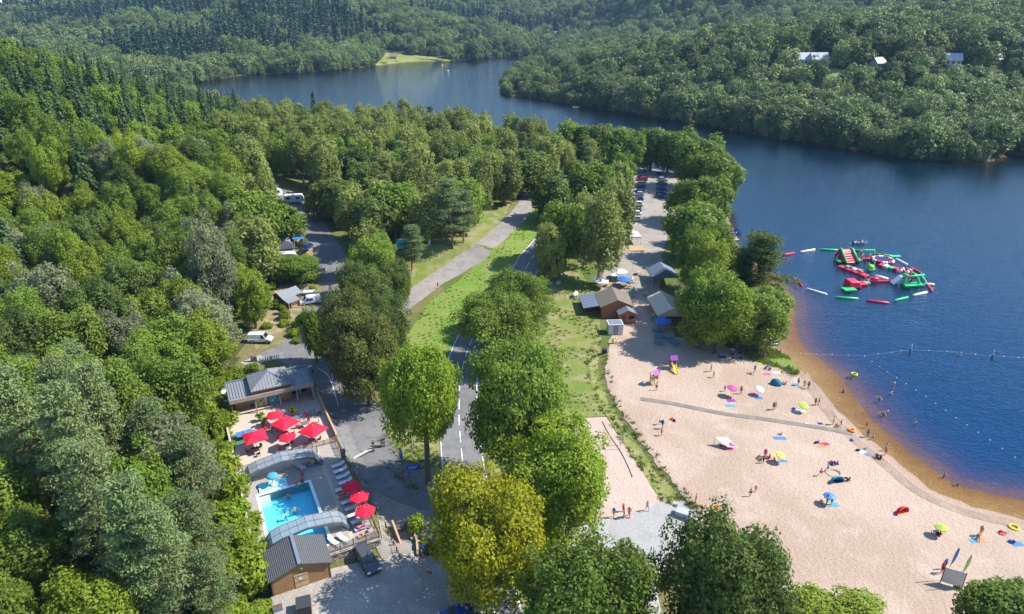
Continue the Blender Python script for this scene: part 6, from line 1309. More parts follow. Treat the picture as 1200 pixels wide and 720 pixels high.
# ------------------------------------------------------------------ people
def make_body(name, joints, edges, radii):
    me = bpy.data.meshes.new(name); me.from_pydata(joints, edges, []); o = bpy.data.objects.new(name, me); COL.objects.link(o)
    sk = o.modifiers.new('skin','SKIN'); sk.use_smooth_shade = True
    for v, r in zip(me.skin_vertices[0].data, radii): v.radius = (r if isinstance(r, tuple) else (r, r))
    me.skin_vertices[0].data[0].use_root = True
    ss = o.modifiers.new('sub','SUBSURF'); ss.levels = 1; ss.render_levels = 1
    dg = bpy.context.evaluated_depsgraph_get(); r = bpy.data.meshes.new_from_object(o.evaluated_get(dg)); r.name = name
    bpy.data.objects.remove(o); return r
def pose(kind):
    """joint positions, metres; feet (or seat) at z = 0, facing -Y"""
    hip = .93; dz = 0
    J = {'pelvis':(0,0,.95),'waist':(0,0,1.08),'chest':(0,0,1.32),'neck':(0,-.01,1.47),'skull':(0,-.02,1.56),'crown':(0,-.02,1.68)}
    legs = {1:[(.09,0,.92),(.10,-.02,.5),(.10,.02,.08),(.10,-.14,.04)], -1:[(-.09,0,.92),(-.10,-.02,.5),(-.10,.02,.08),(-.10,-.14,.04)]}
    arms = {1:[(.18,0,1.40),(.24,.02,1.13),(.25,-.06,.88),(.25,-.08,.79)], -1:[(-.18,0,1.40),(-.24,.02,1.13),(-.25,-.06,.88),(-.25,-.08,.79)]}
    if kind == 'walk':
        legs[1] = [(.09,0,.92),(.10,-.16,.52),(.10,-.22,.09),(.10,-.38,.05)]; legs[-1] = [(-.09,0,.92),(-.10,.08,.5),(-.10,.3,.14),(-.10,.2,.04)]
        arms[1] = [(.18,0,1.40),(.24,.12,1.15),(.24,.1,.9),(.24,.08,.81)]; arms[-1] = [(-.18,0,1.40),(-.24,-.1,1.15),(-.23,-.3,.98),(-.22,-.37,.95)]
    if kind == 'reach': arms[1] = [(.18,0,1.40),(.3,-.15,1.25),(.28,-.4,1.3),(.27,-.48,1.33)]; arms[-1] = [(-.18,0,1.4),(-.3,.03,1.15),(-.16,-.1,1.0),(-.1,-.13,.98)]
    if kind == 'sit':
        for k in ('pelvis','waist','chest','neck','skull','crown'): x,y,z = J[k]; J[k] = (x, y+(z-.95)*.18, z-.85)
        legs = {s:[(s*.09,0,.10),(s*.14,-.36,.42),(s*.13,-.68,.08),(s*.13,-.82,.06)] for s in (1,-1)}
        arms = {s:[(s*.18,.08,.55),(s*.27,.2,.32),(s*.28,.28,.08),(s*.28,.34,.04)] for s in (1,-1)}
    if kind == 'lie':
        f = lambda p: (p[0], p[2]-.9, .12-p[1]*.5)
        J = {k: f(v) for k, v in J.items()}; legs = {s:[f(p) for p in legs[s]] for s in legs}; arms = {s:[(s*.2,.5,.12),(s*.38,.32,.08),(s*.36,.06,.06),(s*.36,-.03,.05)] for s in (1,-1)}
    if kind == 'swim':
        for k in J: x,y,z = J[k]; J[k] = (x, y, z-1.28)
        legs = {s:[(s*.09,0,-.36),(s*.11,.1,-.75),(s*.11,.35,-1.0),(s*.11,.42,-1.02)] for s in (1,-1)}; arms = {s:[(s*.18,0,.12),(s*.42,-.12,.05),(s*.55,-.32,.0),(s*.56,-.4,.0)] for s in (1,-1)}
    names = list(J); P = [J[k] for k in names]; E = [(0,1),(1,2),(2,3),(3,4),(4,5)]; Rr = [(.155,.115),(.135,.10),(.17,.11),.055,(.088,.10),(.065,.075)]
    for s in (1,-1):
        b0 = len(P); P += legs[s]; E += [(0,b0),(b0,b0+1),(b0+1,b0+2),(b0+2,b0+3)]; Rr += [.092,.062,.042,.04]
        b0 = len(P); P += arms[s]; E += [(2,b0),(b0,b0+1),(b0+1,b0+2),(b0+2,b0+3)]; Rr += [.06,.042,.03,.03]
        h = Vector(arms[s][3]); w_ = Vector(arms[s][2]); d_ = (h-w_).normalized(); sd2 = d_.cross(Vector((0,0,1))).normalized() if abs(d_.z) < .9 else Vector((0,1,0))
        b1 = len(P); P += [tuple(h+d_*.07), tuple(h+d_*.03+sd2*.05)]; E += [(b0+3,b1),(b0+3,b1+1)]; Rr += [.014,.013]
    return P, E, Rr
BODY = {}
def cut_shell(me, test, off, name):
    bm = bmesh.new(); bm.from_mesh(me); bm.normal_update()
    for v in bm.verts: v.co += v.normal*off
    bmesh.ops.delete(bm, geom=[f for f in bm.faces if not test(f.calc_center_median())], context='FACES')
    r = bpy.data.meshes.new(name); bm.to_mesh(r); bm.free(); return r
for k in ('stand','walk','reach','sit','lie','swim'):
    P_, E_, R_ = pose(k); me = make_body('body_'+k, P_, E_, R_)
    pel, ch, hd = Vector(P_[0]), Vector(P_[2]), Vector(P_[5]); nk = Vector(P_[4]); up = (ch-pel).normalized()
    leg = [Vector(P_[6]), Vector(P_[14-0]) if len(P_) > 14 else Vector(P_[6])]
    shorts = cut_shell(me, lambda c: -.30 < (c-pel).dot(up) < .09 and abs(c.x) < .2 and (k != 'sit' or c.y > -.3), .014, 'shorts')
    top = cut_shell(me, lambda c: .06 < (c-pel).dot(up) < .52 and abs(c.x) < .23 and (c-hd).length > .2, .012, 'top')
    bra = cut_shell(me, lambda c: .27 < (c-pel).dot(up) < .44 and abs(c.x) < .17, .012, 'top')
    hair = cut_shell(me, lambda c: (c-nk).length < .22 and (c-nk).dot(up) > -.02 and ((c-nk).dot(up) > .05 or c.y > nk.y+.01 if k != 'lie' else (c-nk).dot(up) > .03), .014, 'hair')
    BODY[k] = (me, shorts, top, bra, hair)
SKINS = [mat('skin_a',(.55,.31,.20),.6), mat('skin_b',(.42,.22,.13),.6), mat('skin_c',(.62,.38,.27),.6), mat('skin_d',(.30,.15,.085),.6)]
HAIRS = [mat('hair_a',(.03,.02,.012),.7), mat('hair_b',(.16,.09,.04),.7), mat('hair_c',(.40,.27,.12),.7)]
CLOTH = {n: MATS[m] for n, m in (('red','red_fabric'),('blue','blue_fabric'),('navy','navy_fabric'),('black','black_fabric'),('white','white_fabric'),('pink','pink_fabric'),('turquoise','cyan_fabric'),('green','green_plastic'),('grey','grey_fabric'),('orange','orange_fabric'),('yellow','yellow_fabric'),('purple','purple_plastic'))}
rp = random.Random(12)
POSE_WORD = {'stand':'standing','walk':'walking','reach':'reaching out','sit':'sitting','lie':'lying','swim':'swimming'}
def person(px, py, pz, where, col=None, topc=None, rz=None, sc=None, z=None, xyz=None):
    x, y, zz = xyz or g(px, py); zz = zz+.055 if z is None and xyz is None else (zz if xyz else z)
    col = col or rp.choice(list(CLOTH)); wh_ = where; kids = sc or rp.choice([1,1,1,.97,.85,.7])
    what = ('in '+topc+' top and '+col+' shorts') if topc and topc != 'bikini' else ('in a '+col+' bikini' if topc else 'in '+col+' swim shorts')
    e = empty('person', (x,y,zz), rp.uniform(0,6.28) if rz is None else rz, 'person '+what+' '+POSE_WORD[pz]+' '+where, 'person', 'people at the beach and pool', kids)
    me, sh, tp, br, hr = BODY[pz]; sk = rp.choice(SKINS); 
    def add(nm, m_, mt):
        o = link(bpy.data.objects.new(nm, m_), e)
        if not m_.materials: m_.materials.append(mt)
        o.material_slots[0].link = 'OBJECT'; o.material_slots[0].material = mt
    add('body', me, sk); add('hair', hr, rp.choice(HAIRS)); add('shorts' if topc != 'bikini' else 'bikini_bottom', sh, CLOTH[col])
    if topc == 'bikini': add('bikini_top', br, CLOTH[col])
    elif topc: add('shirt', tp, CLOTH[topc])
    return e
PEOPLE = [(772,440,'stand','beside the slide tower','red','pink'),(769,458,'stand','in front of the purple play house','black',None),(833,436,'stand','on the sand below the lakeside trees','grey','grey'),(836,443,'walk','on the sand below the lakeside trees','black',None),
 (773,498,'walk','beside the bags near the walkway','navy','white'),(776,503,'walk','on the sand near the walkway end','blue','navy'),(775,511,'stand','alone below the walkway end','orange',None),(849,459,'stand','beside the pink parasol','navy','blue'),(868,462,'stand','just beyond the pink parasol','black',None),(906,481,'walk','with a companion above the walkway','black','bikini'),(908,480,'stand','with a companion above the walkway','grey',None),
 (879,439,'lie','on the sand near the shore trees','black','bikini'),(884,437,'stand','near the shore trees','blue','turquoise'),(897,433,'sit','among bags at the grass edge','navy','blue'),(902,434,'sit','among bags at the grass edge','blue','navy'),(916,437,'sit','on the mat by the paddle boards','black',None),(925,431,'sit','at the tip of the grass','black',None),(920,451,'sit','beside the dark blue beach tent','orange','bikini'),(935,452,'stand','by the turquoise mat at the water edge','black',None),(942,454,'stand','beyond the turquoise mat','white','bikini'),(947,456,'stand','beyond the turquoise mat','black',None),
 (955,475,'stand','above the green parasol','black',None),(959,475,'reach','above the green parasol','navy',None),(976,498,'stand','in the group by the walkway end','orange','bikini'),(981,501,'sit','in the group by the walkway end','red','bikini'),(985,499,'stand','in the group by the walkway end','black',None),
 (1016,513,'stand','wading off the walkway end','blue','turquoise'),(1022,516,'walk','wading in the brown shallows','black','white'),(1038,529,'stand','wading beside the sand bank','white',None),(1037,534,'walk','wading beside the sand bank','red',None),(1027,537,'sit','at the waterline in dark clothes','black','black'),(1031,539,'sit','at the waterline in dark clothes','navy','black'),
 (961,558,'walk','by the sand ring','black','red'),(969,553,'walk','by the sand ring','navy','blue'),(994,564,'sit','beside the turquoise beach shelter','black','black'),(879,582,'stand','with a companion in the open sand','black',None),(885,577,'stand','with a companion in the open sand','orange','bikini'),(892,540,'sit','with the family by the yellow mat','black',None),(896,537,'stand','with the family by the yellow mat','blue','red'),(901,538,'sit','with the family by the yellow mat','red','red'),(907,540,'sit','with the family by the yellow mat','navy',None),(894,543,'walk','with the family by the yellow mat','black',None),
 (968,592,'stand','by the blue parasol','navy','grey'),(974,592,'stand','by the blue parasol','black','black'),(962,591,'sit','by the blue parasol','orange',None),(976,545,'sit','between walkway and sand ring','blue','navy'),(981,544,'sit','between walkway and sand ring','black','red'),(915,510,'sit','on the towel below the walkway','black',None),
 (719,607,'walk','crossing the apron in a group','grey','blue'),(731,608,'stand','crossing the apron in a group','black','grey'),(737,606,'walk','crossing the apron in a group','red','orange'),(730,600,'stand','crossing the apron in a group','navy','red'),(758,599,'walk','alone on the edge of the sand court','grey','grey'),(815,590,'stand','by the ditch end in the sun','red','bikini'),
 (849,603,'stand','behind the dark oak','black','black'),(1103,672,'stand','beside the blue feather flag','navy','red'),(1106,667,'stand','beside the blue feather flag','black','blue'),(1097,627,'sit','under the pale green parasol','navy','navy'),(1101,628,'sit','under the pale green parasol','red','red'),(1145,632,'sit','on the orange and turquoise towels','black','bikini'),(1148,628,'stand','beside the orange and turquoise towels','orange','bikini'),(1176,626,'lie','on the sand near the yellow ring','red','bikini'),(1187,637,'sit','at the far beach end','navy','navy'),
 (856,468,'sit','on the mat below the pink parasol','blue',None),(850,525,'sit','under the white sunshade kite','red','pink'),(846,524,'lie','under the white sunshade kite','black','blue'),(1015,502,'reach','where the walkway meets the water','black',None),
 (513,338,'walk','on the upper road bend','black','red'),(367,440,'walk','in tree shade on the yard','black','black'),(374,497,'stand','beside the terrace wall','navy','white'),(655,627,'stand','in deep shade under the lime-green tree','navy','turquoise'),(742,372,'stand','by the red board at the bar','black','red'),(738,336,'sit','on the bar terrace','blue','white'),(812,398,'stand','under the lakeside trees','black','blue'),(826,402,'sit','under the lakeside trees with bags','navy','pink'),(858,412,'sit','in the shade at the beach head','black','white'),(868,415,'sit','in the shade at the beach head','blue','black'),(845,408,'stand','in the shade at the beach head','red','blue'),(896,420,'stand','on the grassy point','white','red')]
for px, py, pz, wh, c, tc in PEOPLE:
    x, y, z = g(px, py, water=False); person(px, py, pz, wh, c, tc, z=max(z, -.35)+.06, xyz=(x, y, max(z, -.35)+.06))
for px, py, wh in ((1031,466,'near the yellow shallows'),(1036,484,'in a close pair off the beach'),(1040,482,'in a close pair off the beach'),(1044,460,'alone in the bathing area'),(1048,449,'alone in the bathing area'),(1074,494,'alone in open water inside the buoy line'),(1107,556,'in the pair near the beach bend'),(1123,565,'in the pair near the beach bend'),(989,457,'just off the grassy point'),(1001,437,'with a green ring off the point'),(925,308,'beside the boundary floats'),(1124,416,'beside the outer marker')):
    x, y, z = g(px, py); person(px, py, 'swim', wh, rp.choice(['red','blue','black']), xyz=(x, y, -.05))
for u, v, z in ((2.9,6.2,-.32),(1.9,2.6,-.3),(3.1,3.0,-.3)): person(0,0,'swim','in the turquoise pool','blue',xyz=pl(u,v,z))
person(0,0,'stand','on the pool edge by the paddling pool','red',xyz=pl(5.2,8.2,.03)); person(0,0,'sit','on the pool edge with feet in the water','black',xyz=pl(5.0,7.5,.06),rz=PA); person(0,0,'sit','on the pool edge beside the corner','orange','bikini',xyz=pl(4.2,7.5,.06),rz=PA)
person(0,0,'lie','on the lounger with the orange towel','navy',xyz=pl(9.9,-5.8,.36),rz=PA+PI/2); person(0,0,'sit','on a lounger by the first parasol','pink','bikini',xyz=pl(9.3,2.4,.36),rz=PA+PI/2); person(0,0,'sit','at the sunny cafe table','white','orange',xyz=pl(7.4,21.3,.5),rz=PA); person(0,0,'lie','on the lounger under the last parasol','pink','bikini',xyz=pl(9.8,-4.5,.36),rz=PA+PI/2)
# ------------------------------------------------------------------ beach things
def towel(px, py, w_, d_, rz, m, label, group='towels on the beach'):
    x,y,z = g(px,py); n = 6; V_ = []; hh = lambda a,c: .02+.015*math.sin(a*5+c*3)
    co, si = math.cos(rz), math.sin(rz)
    for j in range(n):
        for i in range(n):
            a, c = (i/(n-1)-.5)*w_*.85, (j/(n-1)-.5)*d_*.85; X, Y = x+a*co-c*si, y+a*si+c*co; V_.append((a, c, float(H(X,Y))-z+.06+hh(a,c)))
    F_ = [(j*n+i,j*n+i+1,(j+1)*n+i+1,(j+1)*n+i) for j in range(n-1) for i in range(n-1)]; b = MB(); b.v = V_; b.f = F_; o = b.build('beach_towel', m); o.location = (x,y,z); o.rotation_euler = (0,0,rz)
    sm = o.modifiers.new('thickness','SOLIDIFY'); sm.thickness = .02
    return tag(o, label, 'towel', group)
TW = [(857,470,1.8,1.0,.2,'purple_plastic','purple towel below the pink parasol'),(856,476,2.0,.9,.0,'cyan_fabric','turquoise towel near the pink parasol'),(884,462,1.7,1.0,.5,'pink_fabric','pink towel halfway up the beach'),(889,467,1.6,.9,.0,'blue_fabric','blue towel beside the pink one halfway up the beach'),(899,439,1.6,.9,0,'pink_fabric','pink towel at the grass edge'),(910,437,2.2,1.0,.1,'white_fabric','white mat beside the paddle boards'),(917,450,1.6,.8,0,'cyan_fabric','pale blue towel beside the dark blue beach tent'),(932,451,1.4,1.0,0,'cyan_fabric','turquoise mat at the water edge'),(914,514,2.4,1.0,0,'table_blue','blue towel below the middle of the walkway'),(966,521,1.8,.9,.2,'red_fabric','red towel below the walkway'),(962,523,1.4,.8,.3,'orange_fabric','orange towel beside the red one'),(916,541,2.0,.6,.1,'table_blue','blue towel beside the family with the yellow mat'),(909,534,1.2,1.2,.3,'yellow_fabric','yellow mat beside the seated family'),(977,544,1.6,1.0,.3,'navy_fabric','navy towel between walkway and sand ring'),(976,592,1.8,1.0,.1,'cyan_fabric','turquoise towel under the blue parasol'),(1142,634,1.6,.9,.2,'cyan_fabric','turquoise towel near the yellow ring'),(1148,634,1.5,.9,.2,'orange_fabric','orange towel near the yellow ring'),(1192,638,1.8,1.0,.1,'table_blue','blue towel at the far beach end'),(945,498,1.2,.8,0,'white_fabric','white towel above the walkway'),(961,497,1.0,.7,0,'navy_fabric','navy towel above the walkway'),(1010,530,1.5,.9,.3,'white_fabric','pale towel beside bags at the waterline'),(1017,533,1.2,.8,.3,'table_blue','blue towel beside bags at the waterline'),(870,414,1.8,1.0,.1,'cyan_fabric','turquoise towel in tree shade'),(846,419,1.8,1.0,.1,'navy_fabric','navy towel in tree shade'),(882,420,1.8,1.0,.1,'table_blue','bright blue towel at the edge of the shade'),(937,482,2.4,.9,0,'white_fabric','white towels below the lime green parasol'),(735,608,1.0,.3,.3,'red_plastic','red board lying by the group on the apron'),(893,427,2.0,.7,-.2,'lime_fabric','lime mat on the grassy point')]
for a in TW: towel(*a)
def beach_parasol(px, py, m, label, rz=.3, P_=OCS, tilt=(0,0)):
    x,y,z = g(px,py); e = put(P_,'beach_parasol',(x,y,z+.03),rz,label,'parasol','beach parasols',mats={'canopy':m}); e.rotation_euler = (tilt[0],tilt[1],rz); return e
beach_parasol(855,464,'pink_fabric','pink and white parasol on the upper beach',tilt=(.15,.1)); beach_parasol(938,482,'lime_fabric','lime green parasol lying low near the walkway',P_=OSM,tilt=(.3,.1)); beach_parasol(970,591,'table_blue','blue round parasol on the open sand',P_=OSM); beach_parasol(1100,628,'lime_fabric','pale green and white parasol near the shore bend',P_=OSM); beach_parasol(886,462,'white_fabric','small white parasol halfway up the beach',P_=OSM,tilt=(.4,.2)); beach_parasol(910,541,'yellow_fabric','yellow parasol by the seated family',P_=OSM,tilt=(.3,.2))
def shelter(px, py, rz, w_, m, m2, label):
    x,y,z = g(px,py); t = empty('beach_shelter',(x,y,z+.03),rz,label,'beach tent','beach shelters'); n = 9; V_ = []; F_ = []
    for j in range(6):
        a = j/5*PI*.52
        for i in range(n): b_ = PI*i/(n-1); V_.append((w_*math.cos(b_), w_*.75*math.sin(b_)*math.cos(a), .04+1.15*math.sin(b_)*math.sin(a)))
    F_ = [(j*n+i,j*n+i+1,(j+1)*n+i+1,(j+1)*n+i) for j in range(5) for i in range(n-1)]; b = MB(); b.v = V_; b.f = F_; o = b.build('shell',m,t,True); o.modifiers.new('thickness','SOLIDIFY').thickness = .02
    MB().prism([(w_*math.cos(k*PI/10),w_*.74*math.sin(k*PI/10)) for k in range(11)],.0,.03).build('groundsheet',m2,t); MB().tube([(w_*math.cos(k*PI/8),.0,.05+1.17*math.sin(k*PI/8)) for k in range(9)],.025,5).build('hoop',m2,t)
shelter(909,451,2.6,1.0,'teal_fabric','navy_fabric','dark blue pop-up beach tent near the grassy point'); shelter(1058,603,.4,1.1,'red_fabric','orange_fabric','red and orange pop-up beach tent near the shore bend'); shelter(981,567,.3,1.2,'cyan_fabric','navy_fabric','turquoise beach shelter beside the sand ring')
# white sun sail kite on two poles
x,y,z = g(851,525); t = empty('sun_sail',(x,y,z+.05),.1,'white and pink kite-shaped sun sail over beach mats','sun sail'); q = [(-1.7,.8,1.5),(.4,.9,1.3),(1.5,-.5,.35),(-.1,-.7,.6)]
o = MB().add(q+[(a,c,d_-.02) for a,c,d_ in q],[(3,2,1,0),(4,5,6,7),(0,1,5,4),(1,2,6,5),(2,3,7,6),(3,0,4,7)]).build('sail','white_fabric',t)
MB().add([(.5,.1,1.06),(1.35,-.42,.47),(.2,-.6,.6)],[(0,2,1)]).build('pink_patch','pink_fabric',o); MB().cyl(-1.68,.8,0,1.5,.03,n=6).build('pole','grey_metal',t); MB().cyl(.4,.88,0,1.3,.03,n=6).build('pole','grey_metal',t); MB().box(-.6,.9,-.7,.2,.02,.05).build('mat','pink_fabric',t)
# sand ring, paddle boards, floats
x,y,z = g(977,555); b = MB(); n = 16
b.add([(1.1*math.cos(2*PI*i/n)+ .28*math.cos(2*PI*i/n)*math.cos(a),1.0*math.sin(2*PI*i/n)+.28*math.sin(2*PI*i/n)*math.cos(a),.03+.16*math.sin(a)) for i in range(n) for a in (0,PI/3,2*PI/3,PI)],[(i*4+k,((i+1)%n)*4+k,((i+1)%n)*4+k+1,i*4+k+1) for i in range(n) for k in range(3)]); o = b.build('sand_ring','sand',None,True); o.location = (x,y,z+.05); tag(o,'low ring of heaped sand near the middle of the beach','sand ring')
def board(px, py, rz, m, label, z=None):
    x,y,zz = g(px,py); n = 14; out = [(1.5*math.cos(2*PI*i/n), .36*math.sin(2*PI*i/n)*(1-.18*math.cos(2*PI*i/n))) for i in range(n)]; t = empty('paddle_board',(x,y,zz+.05),rz,label,'paddle board','paddle boards'); MB().prism(out,.0,.12).build('deck',m,t); MB().prism([(a*.7,c*.6) for a,c in out],.122,.135).build('grip_pad','table_blue' if m != 'table_blue' else 'white_plastic',t); MB().box(-1.2,-1.0,-.02,.02,-.12,0).build('fin','black_plastic',t)
board(922,436,-.25,'lime_plastic','green and blue paddle board lying at the grass tip'); board(904,401,.1,'white_plastic','white paddle board afloat at the reeds'); board(906,404,.1,'table_blue','blue paddle board afloat at the reeds'); board(888,415,-.1,'table_blue','blue paddle board on the grassy point')
def ring(px, py, m, label, r=.45, z=0.05):
    x,y,zz = g(px,py); n = 18; b = MB(); k = 8; b.add([((r+.16*math.cos(2*PI*j/k))*math.cos(2*PI*i/n),(r+.16*math.cos(2*PI*j/k))*math.sin(2*PI*i/n),.14+.16*math.sin(2*PI*j/k)) for i in range(n) for j in range(k)],[(i*k+j,((i+1)%n)*k+j,((i+1)%n)*k+(j+1)%k,i*k+(j+1)%k) for i in range(n) for j in range(k)]); o = b.build('swim_ring',m,None,True); o.location = (x,y,zz+z-.05); tag(o,label,'swim ring','swim rings')
ring(1188,619,'yellow_plastic','yellow swim ring at the water edge',.55,.05); ring(998,505,'orange_plastic','orange swim ring where the walkway meets the water'); ring(1001,439,'lime_plastic','green swim ring off the grassy point',.5,0); ring(838,596,'orange_plastic','orange swim ring lying beside the dark oak')
# bags
rb = random.Random(9)
for k,(px,py,wh) in enumerate(((776,495,'near the walkway end'),(787,492,'near the walkway end'),(790,494,'near the walkway end'),(843,417,'in the shade at the beach head'),(858,416,'in the shade at the beach head'),(875,420,'in the shade at the beach head'),(900,430,'at the grass edge'),(930,480,'by the lime parasol'),(959,519,'by the red towel'),(956,520,'by the red towel'),(1005,529,'at the waterline'),(1014,527,'at the waterline'),(998,517,'at the waterline'),(890,537,'by the seated family'),(1100,628,'under the pale green parasol'),(1184,636,'at the far beach end'),(1173,625,'near the yellow ring'),(860,420,'in the shade at the beach head'),(836,415,'in the shade at the beach head'),(868,421,'in the shade at the beach head'))):
    m = rb.choice(['navy_fabric','black_fabric','red_fabric','blue_fabric','grey_fabric']); x,y,z = g(px,py); t = empty('beach_bag',(x,y,z+.04),rb.uniform(0,6),{'navy_fabric':'navy','black_fabric':'black','red_fabric':'red','blue_fabric':'blue','grey_fabric':'grey'}[m]+' beach bag left '+wh,'bag','beach bags'); MB().add([(-.3,-.15,0),(.3,-.15,0),(.3,.15,0),(-.3,.15,0),(-.24,-.08,.35),(.24,-.08,.35),(.24,.08,.35),(-.24,.08,.35)],[(3,2,1,0),(4,5,6,7),(0,1,5,4),(1,2,6,5),(2,3,7,6),(3,0,4,7)]).build('body',m,t); MB().tube([(-.15,0,.34),(-.08,0,.5),(.08,0,.5),(.15,0,.34)],.015,5).build('handle',m,t)
x,y,z = g(803,606); t = empty('metal_skip',(x,y,z+.05),-.5,'grey metal skip leaning beside the dark oak','container'); MB().add([(-1.2,-.6,0),(1.2,-.6,0),(1.2,.6,0),(-1.2,.6,0),(-1.3,-.7,.9),(1.3,-.7,.9),(1.3,.7,.9),(-1.3,.7,.9)],[(3,2,1,0),(0,1,5,4),(1,2,6,5),(2,3,7,6),(3,0,4,7)]).build('shell','paint_silver',t); MB().box(-1.25,1.25,-.65,.65,.84,.88).build('cover','paint_silver',t)
x,y,z = g(834,604); t = empty('water_canister',(x,y,z+.05),.3,'green and white round canister beside the dark oak','canister'); MB().cyl(0,0,0,.7,.4,n=14).build('drum','white_plastic',t); MB().ball((0,0,.7),(.4,.4,.15),12,5).build('lid','green_plastic',t,True)
# flags and net board
for px,py,tx,ty,m,l in ((1108,680,1118,643,'blue_fabric','narrow blue feather flag on the beach'),(1122,689,1138,646,'lime_fabric','narrow green feather flag on the beach')):
    x,y,z = g(px,py); t = empty('feather_flag',(x,y,z),.25,l,'flag','feather flags'); MB().tube([(0,0,0),(0,0,2.6),(.12,0,4.2),(.4,0,5.0)],.03,6).build('pole','grey_metal',t); q = [(.02,0,2.4),(.06,0,3.2),(.14,0,4.2),(.38,0,4.95),(.62,0,4.6),(.6,0,3.6),(.35,0,2.7)]; MB().add(q+[(a,.02,d_) for a,c,d_ in q],[tuple(range(7)),tuple(range(13,6,-1))]+[(i,i+7,(i+1)%7+7,(i+1)%7) for i in range(7)]).build('banner',m,t); MB().ball((0,0,.12),(.45,.45,.14),10,5).build('turf_base','grass_blade',t,True)
x,y,z = g(1114,687); t = empty('notice_panel',(x,y,z),-.45,'large blank grey panel standing between the two flags','panel'); MB().box(-1.05,1.05,-.03,.03,.3,2.5).build('board','cement_render',t)
for s in (-1,1): MB().box(s*1.1-.04,s*1.1+.04,-.04,.04,0,2.5).build('post','dark_metal',t)
# volleyball net posts and net on the sand court
a, c = g(731,524), g(697,553)
for p_, l in ((g(731,522),'white post at the meadow side of the sand court'),(g(727,527),'second white post beside the sand court')):
    t = empty('court_post',p_,0,l,'post','court posts'); MB().cyl(0,0,0,2.3,.05,n=8).build('pole','white_paint',t); MB().cyl(0,0,2.3,2.36,.07,n=8).build('cap','grey_metal',t)
mat('rope_dark',(.05,.035,.03),.9); L_ = smooth_line([g(706,495),g(715,512),g(726,528),g(735,545),g(741,560)]); o = MB().tube([(p_[0],p_[1],float(H(*p_))+.11) for p_ in L_],.045,5).build('court_line','rope_dark'); tag(o,'dark rope line laid along the sand court','rope')
# the mound of driftwood
# ------------------------------------------------------------------ floating lines
def buoyline(pts, gap, r, m, label):
    L = [np.array(at(*p)[:2]) for p in pts]; e = empty('buoy_line',(L[0][0],L[0][1],0),0,label,'buoy line','bathing area lines'); bm_ = MB().ball((0,0,.02),(r,r,r),8,5).mesh('float',m,True); path = []
    for a, c in zip(L[:-1], L[1:]):
        n = max(2, int(np.linalg.norm(c-a)/gap))
        for k in range(n):
            q = a+(c-a)*k/n-L[0]; path.append((q[0],q[1],-.01)); o = link(bpy.data.objects.new('float',bm_),e); o.location = (q[0],q[1],0)
    path.append((L[-1][0]-L[0][0],L[-1][1]-L[0][1],-.01)); MB().tube(path,.008,4).build('rope','white_plastic',e)
buoyline([(938,414),(975,416),(1013,417),(1045,413),(1067,410)], 2.2, .10, 'white_plastic', 'string of small white floats from the grassy point to the marker buoy'); buoyline([(1067,410),(1110,412),(1160,417),(1210,420)], 2.4, .10, 'white_plastic', 'string of small white floats beyond the marker buoy'); buoyline([(1013,418),(1040,436),(1085,465),(1120,490),(1160,516),(1205,547)], 1.9, .11, 'white_plastic', 'string of white floats running parallel to the beach')
for px,py,l in ((1067,412,'dark marker buoy where the float strings meet'),(1163,419,'dark marker buoy on the outer float string')):
    x,y,z = g(px,py); t = empty('marker_buoy',(x,y,0),0,l,'buoy','marker buoys'); MB().cyl(0,0,-.3,.7,.3,.2,n=10).build('body','slate_blue',t); MB().cyl(0,0,.7,1.3,.06,n=6).build('mast','white_paint',t); MB().ball((0,0,1.4),.14,8,5).build('top_mark','white_plastic',t)
# boundary floats of the water park
FL = [(915,300,931,297,'red'),(938,296,955,293,'white'),(961,293,984,294,'green'),(1000,293,1010,296,'red'),(1025,298,1046,301,'green'),(1050,304,1063,311,'white'),(1067,314,1079,321,'red'),(1080,324,1085,332,'green'),(1086,333,1092,342,'red'),(1070,347,1086,343,'white'),(1048,353,1064,349,'green'),(1015,353,1042,356,'red'),(979,349,1006,351,'green'),(945,339,969,346,'white'),(930,327,940,336,'red')]
for x0_,y0_,x1_,y1_,c in FL:
    a, b_ = np.array(at(x0_,y0_)[:2]), np.array(at(x1_,y1_)[:2]); d_ = b_-a; n = 8
    t = empty('boundary_float',((a+b_)[0]/2,(a+b_)[1]/2,.12),math.atan2(d_[1],d_[0]),c+' sausage float on the rim of the inflatable park','float','boundary floats'); L = np.linalg.norm(d_)/2
    MB().tube([(-L,0,0),(-L+.15,0,0),(L-.15,0,0),(L,0,0)],[.12,.3,.3,.12],10).build('tube','inflatable_'+c,t,True)
    for s in (-1,1): MB().box(s*L-.05 if s>0 else -L-.2,s*L+.2 if s>0 else -L+.05,-.03,.03,-.02,.02).build('tether','white_plastic',t)
# ------------------------------------------------------------------ inflatable water park
def wp(px, py): return np.array(at(px,py,0)[:2])
def itube(t, nm, pts, r, m): return MB().tube(pts, r, 8).build(nm, 'inflatable_'+m, t, True)
def slab(t, nm, w_, d_, h_, m, z=0, x=0, y=0):
    o = MB().box(x-w_/2,x+w_/2,y-d_/2,y+d_/2,z-.1,z+h_).build(nm,'inflatable_'+m,t); bevel(o,.14,3); return o
def wthing(nm, px, py, rz, label): x,y = wp(px,py); return empty(nm,(x,y,0),rz,label,'inflatable','inflatables of the water park')
t = wthing('climbing_tower',993,305,.15,'red and green inflatable climbing tower with stepped slide')
MB().add([(-1.6,-2.0,0),(1.6,-2.0,0),(1.4,1.2,2.6),(-1.4,1.2,2.6),(-1.4,1.9,2.6),(1.4,1.9,2.6),(1.6,2.2,0),(-1.6,2.2,0)],[(0,1,2,3),(3,2,5,4),(4,5,6,7),(0,3,4,7),(1,6,5,2),(0,7,6,1)]).build('ramp','inflatable_red',t)
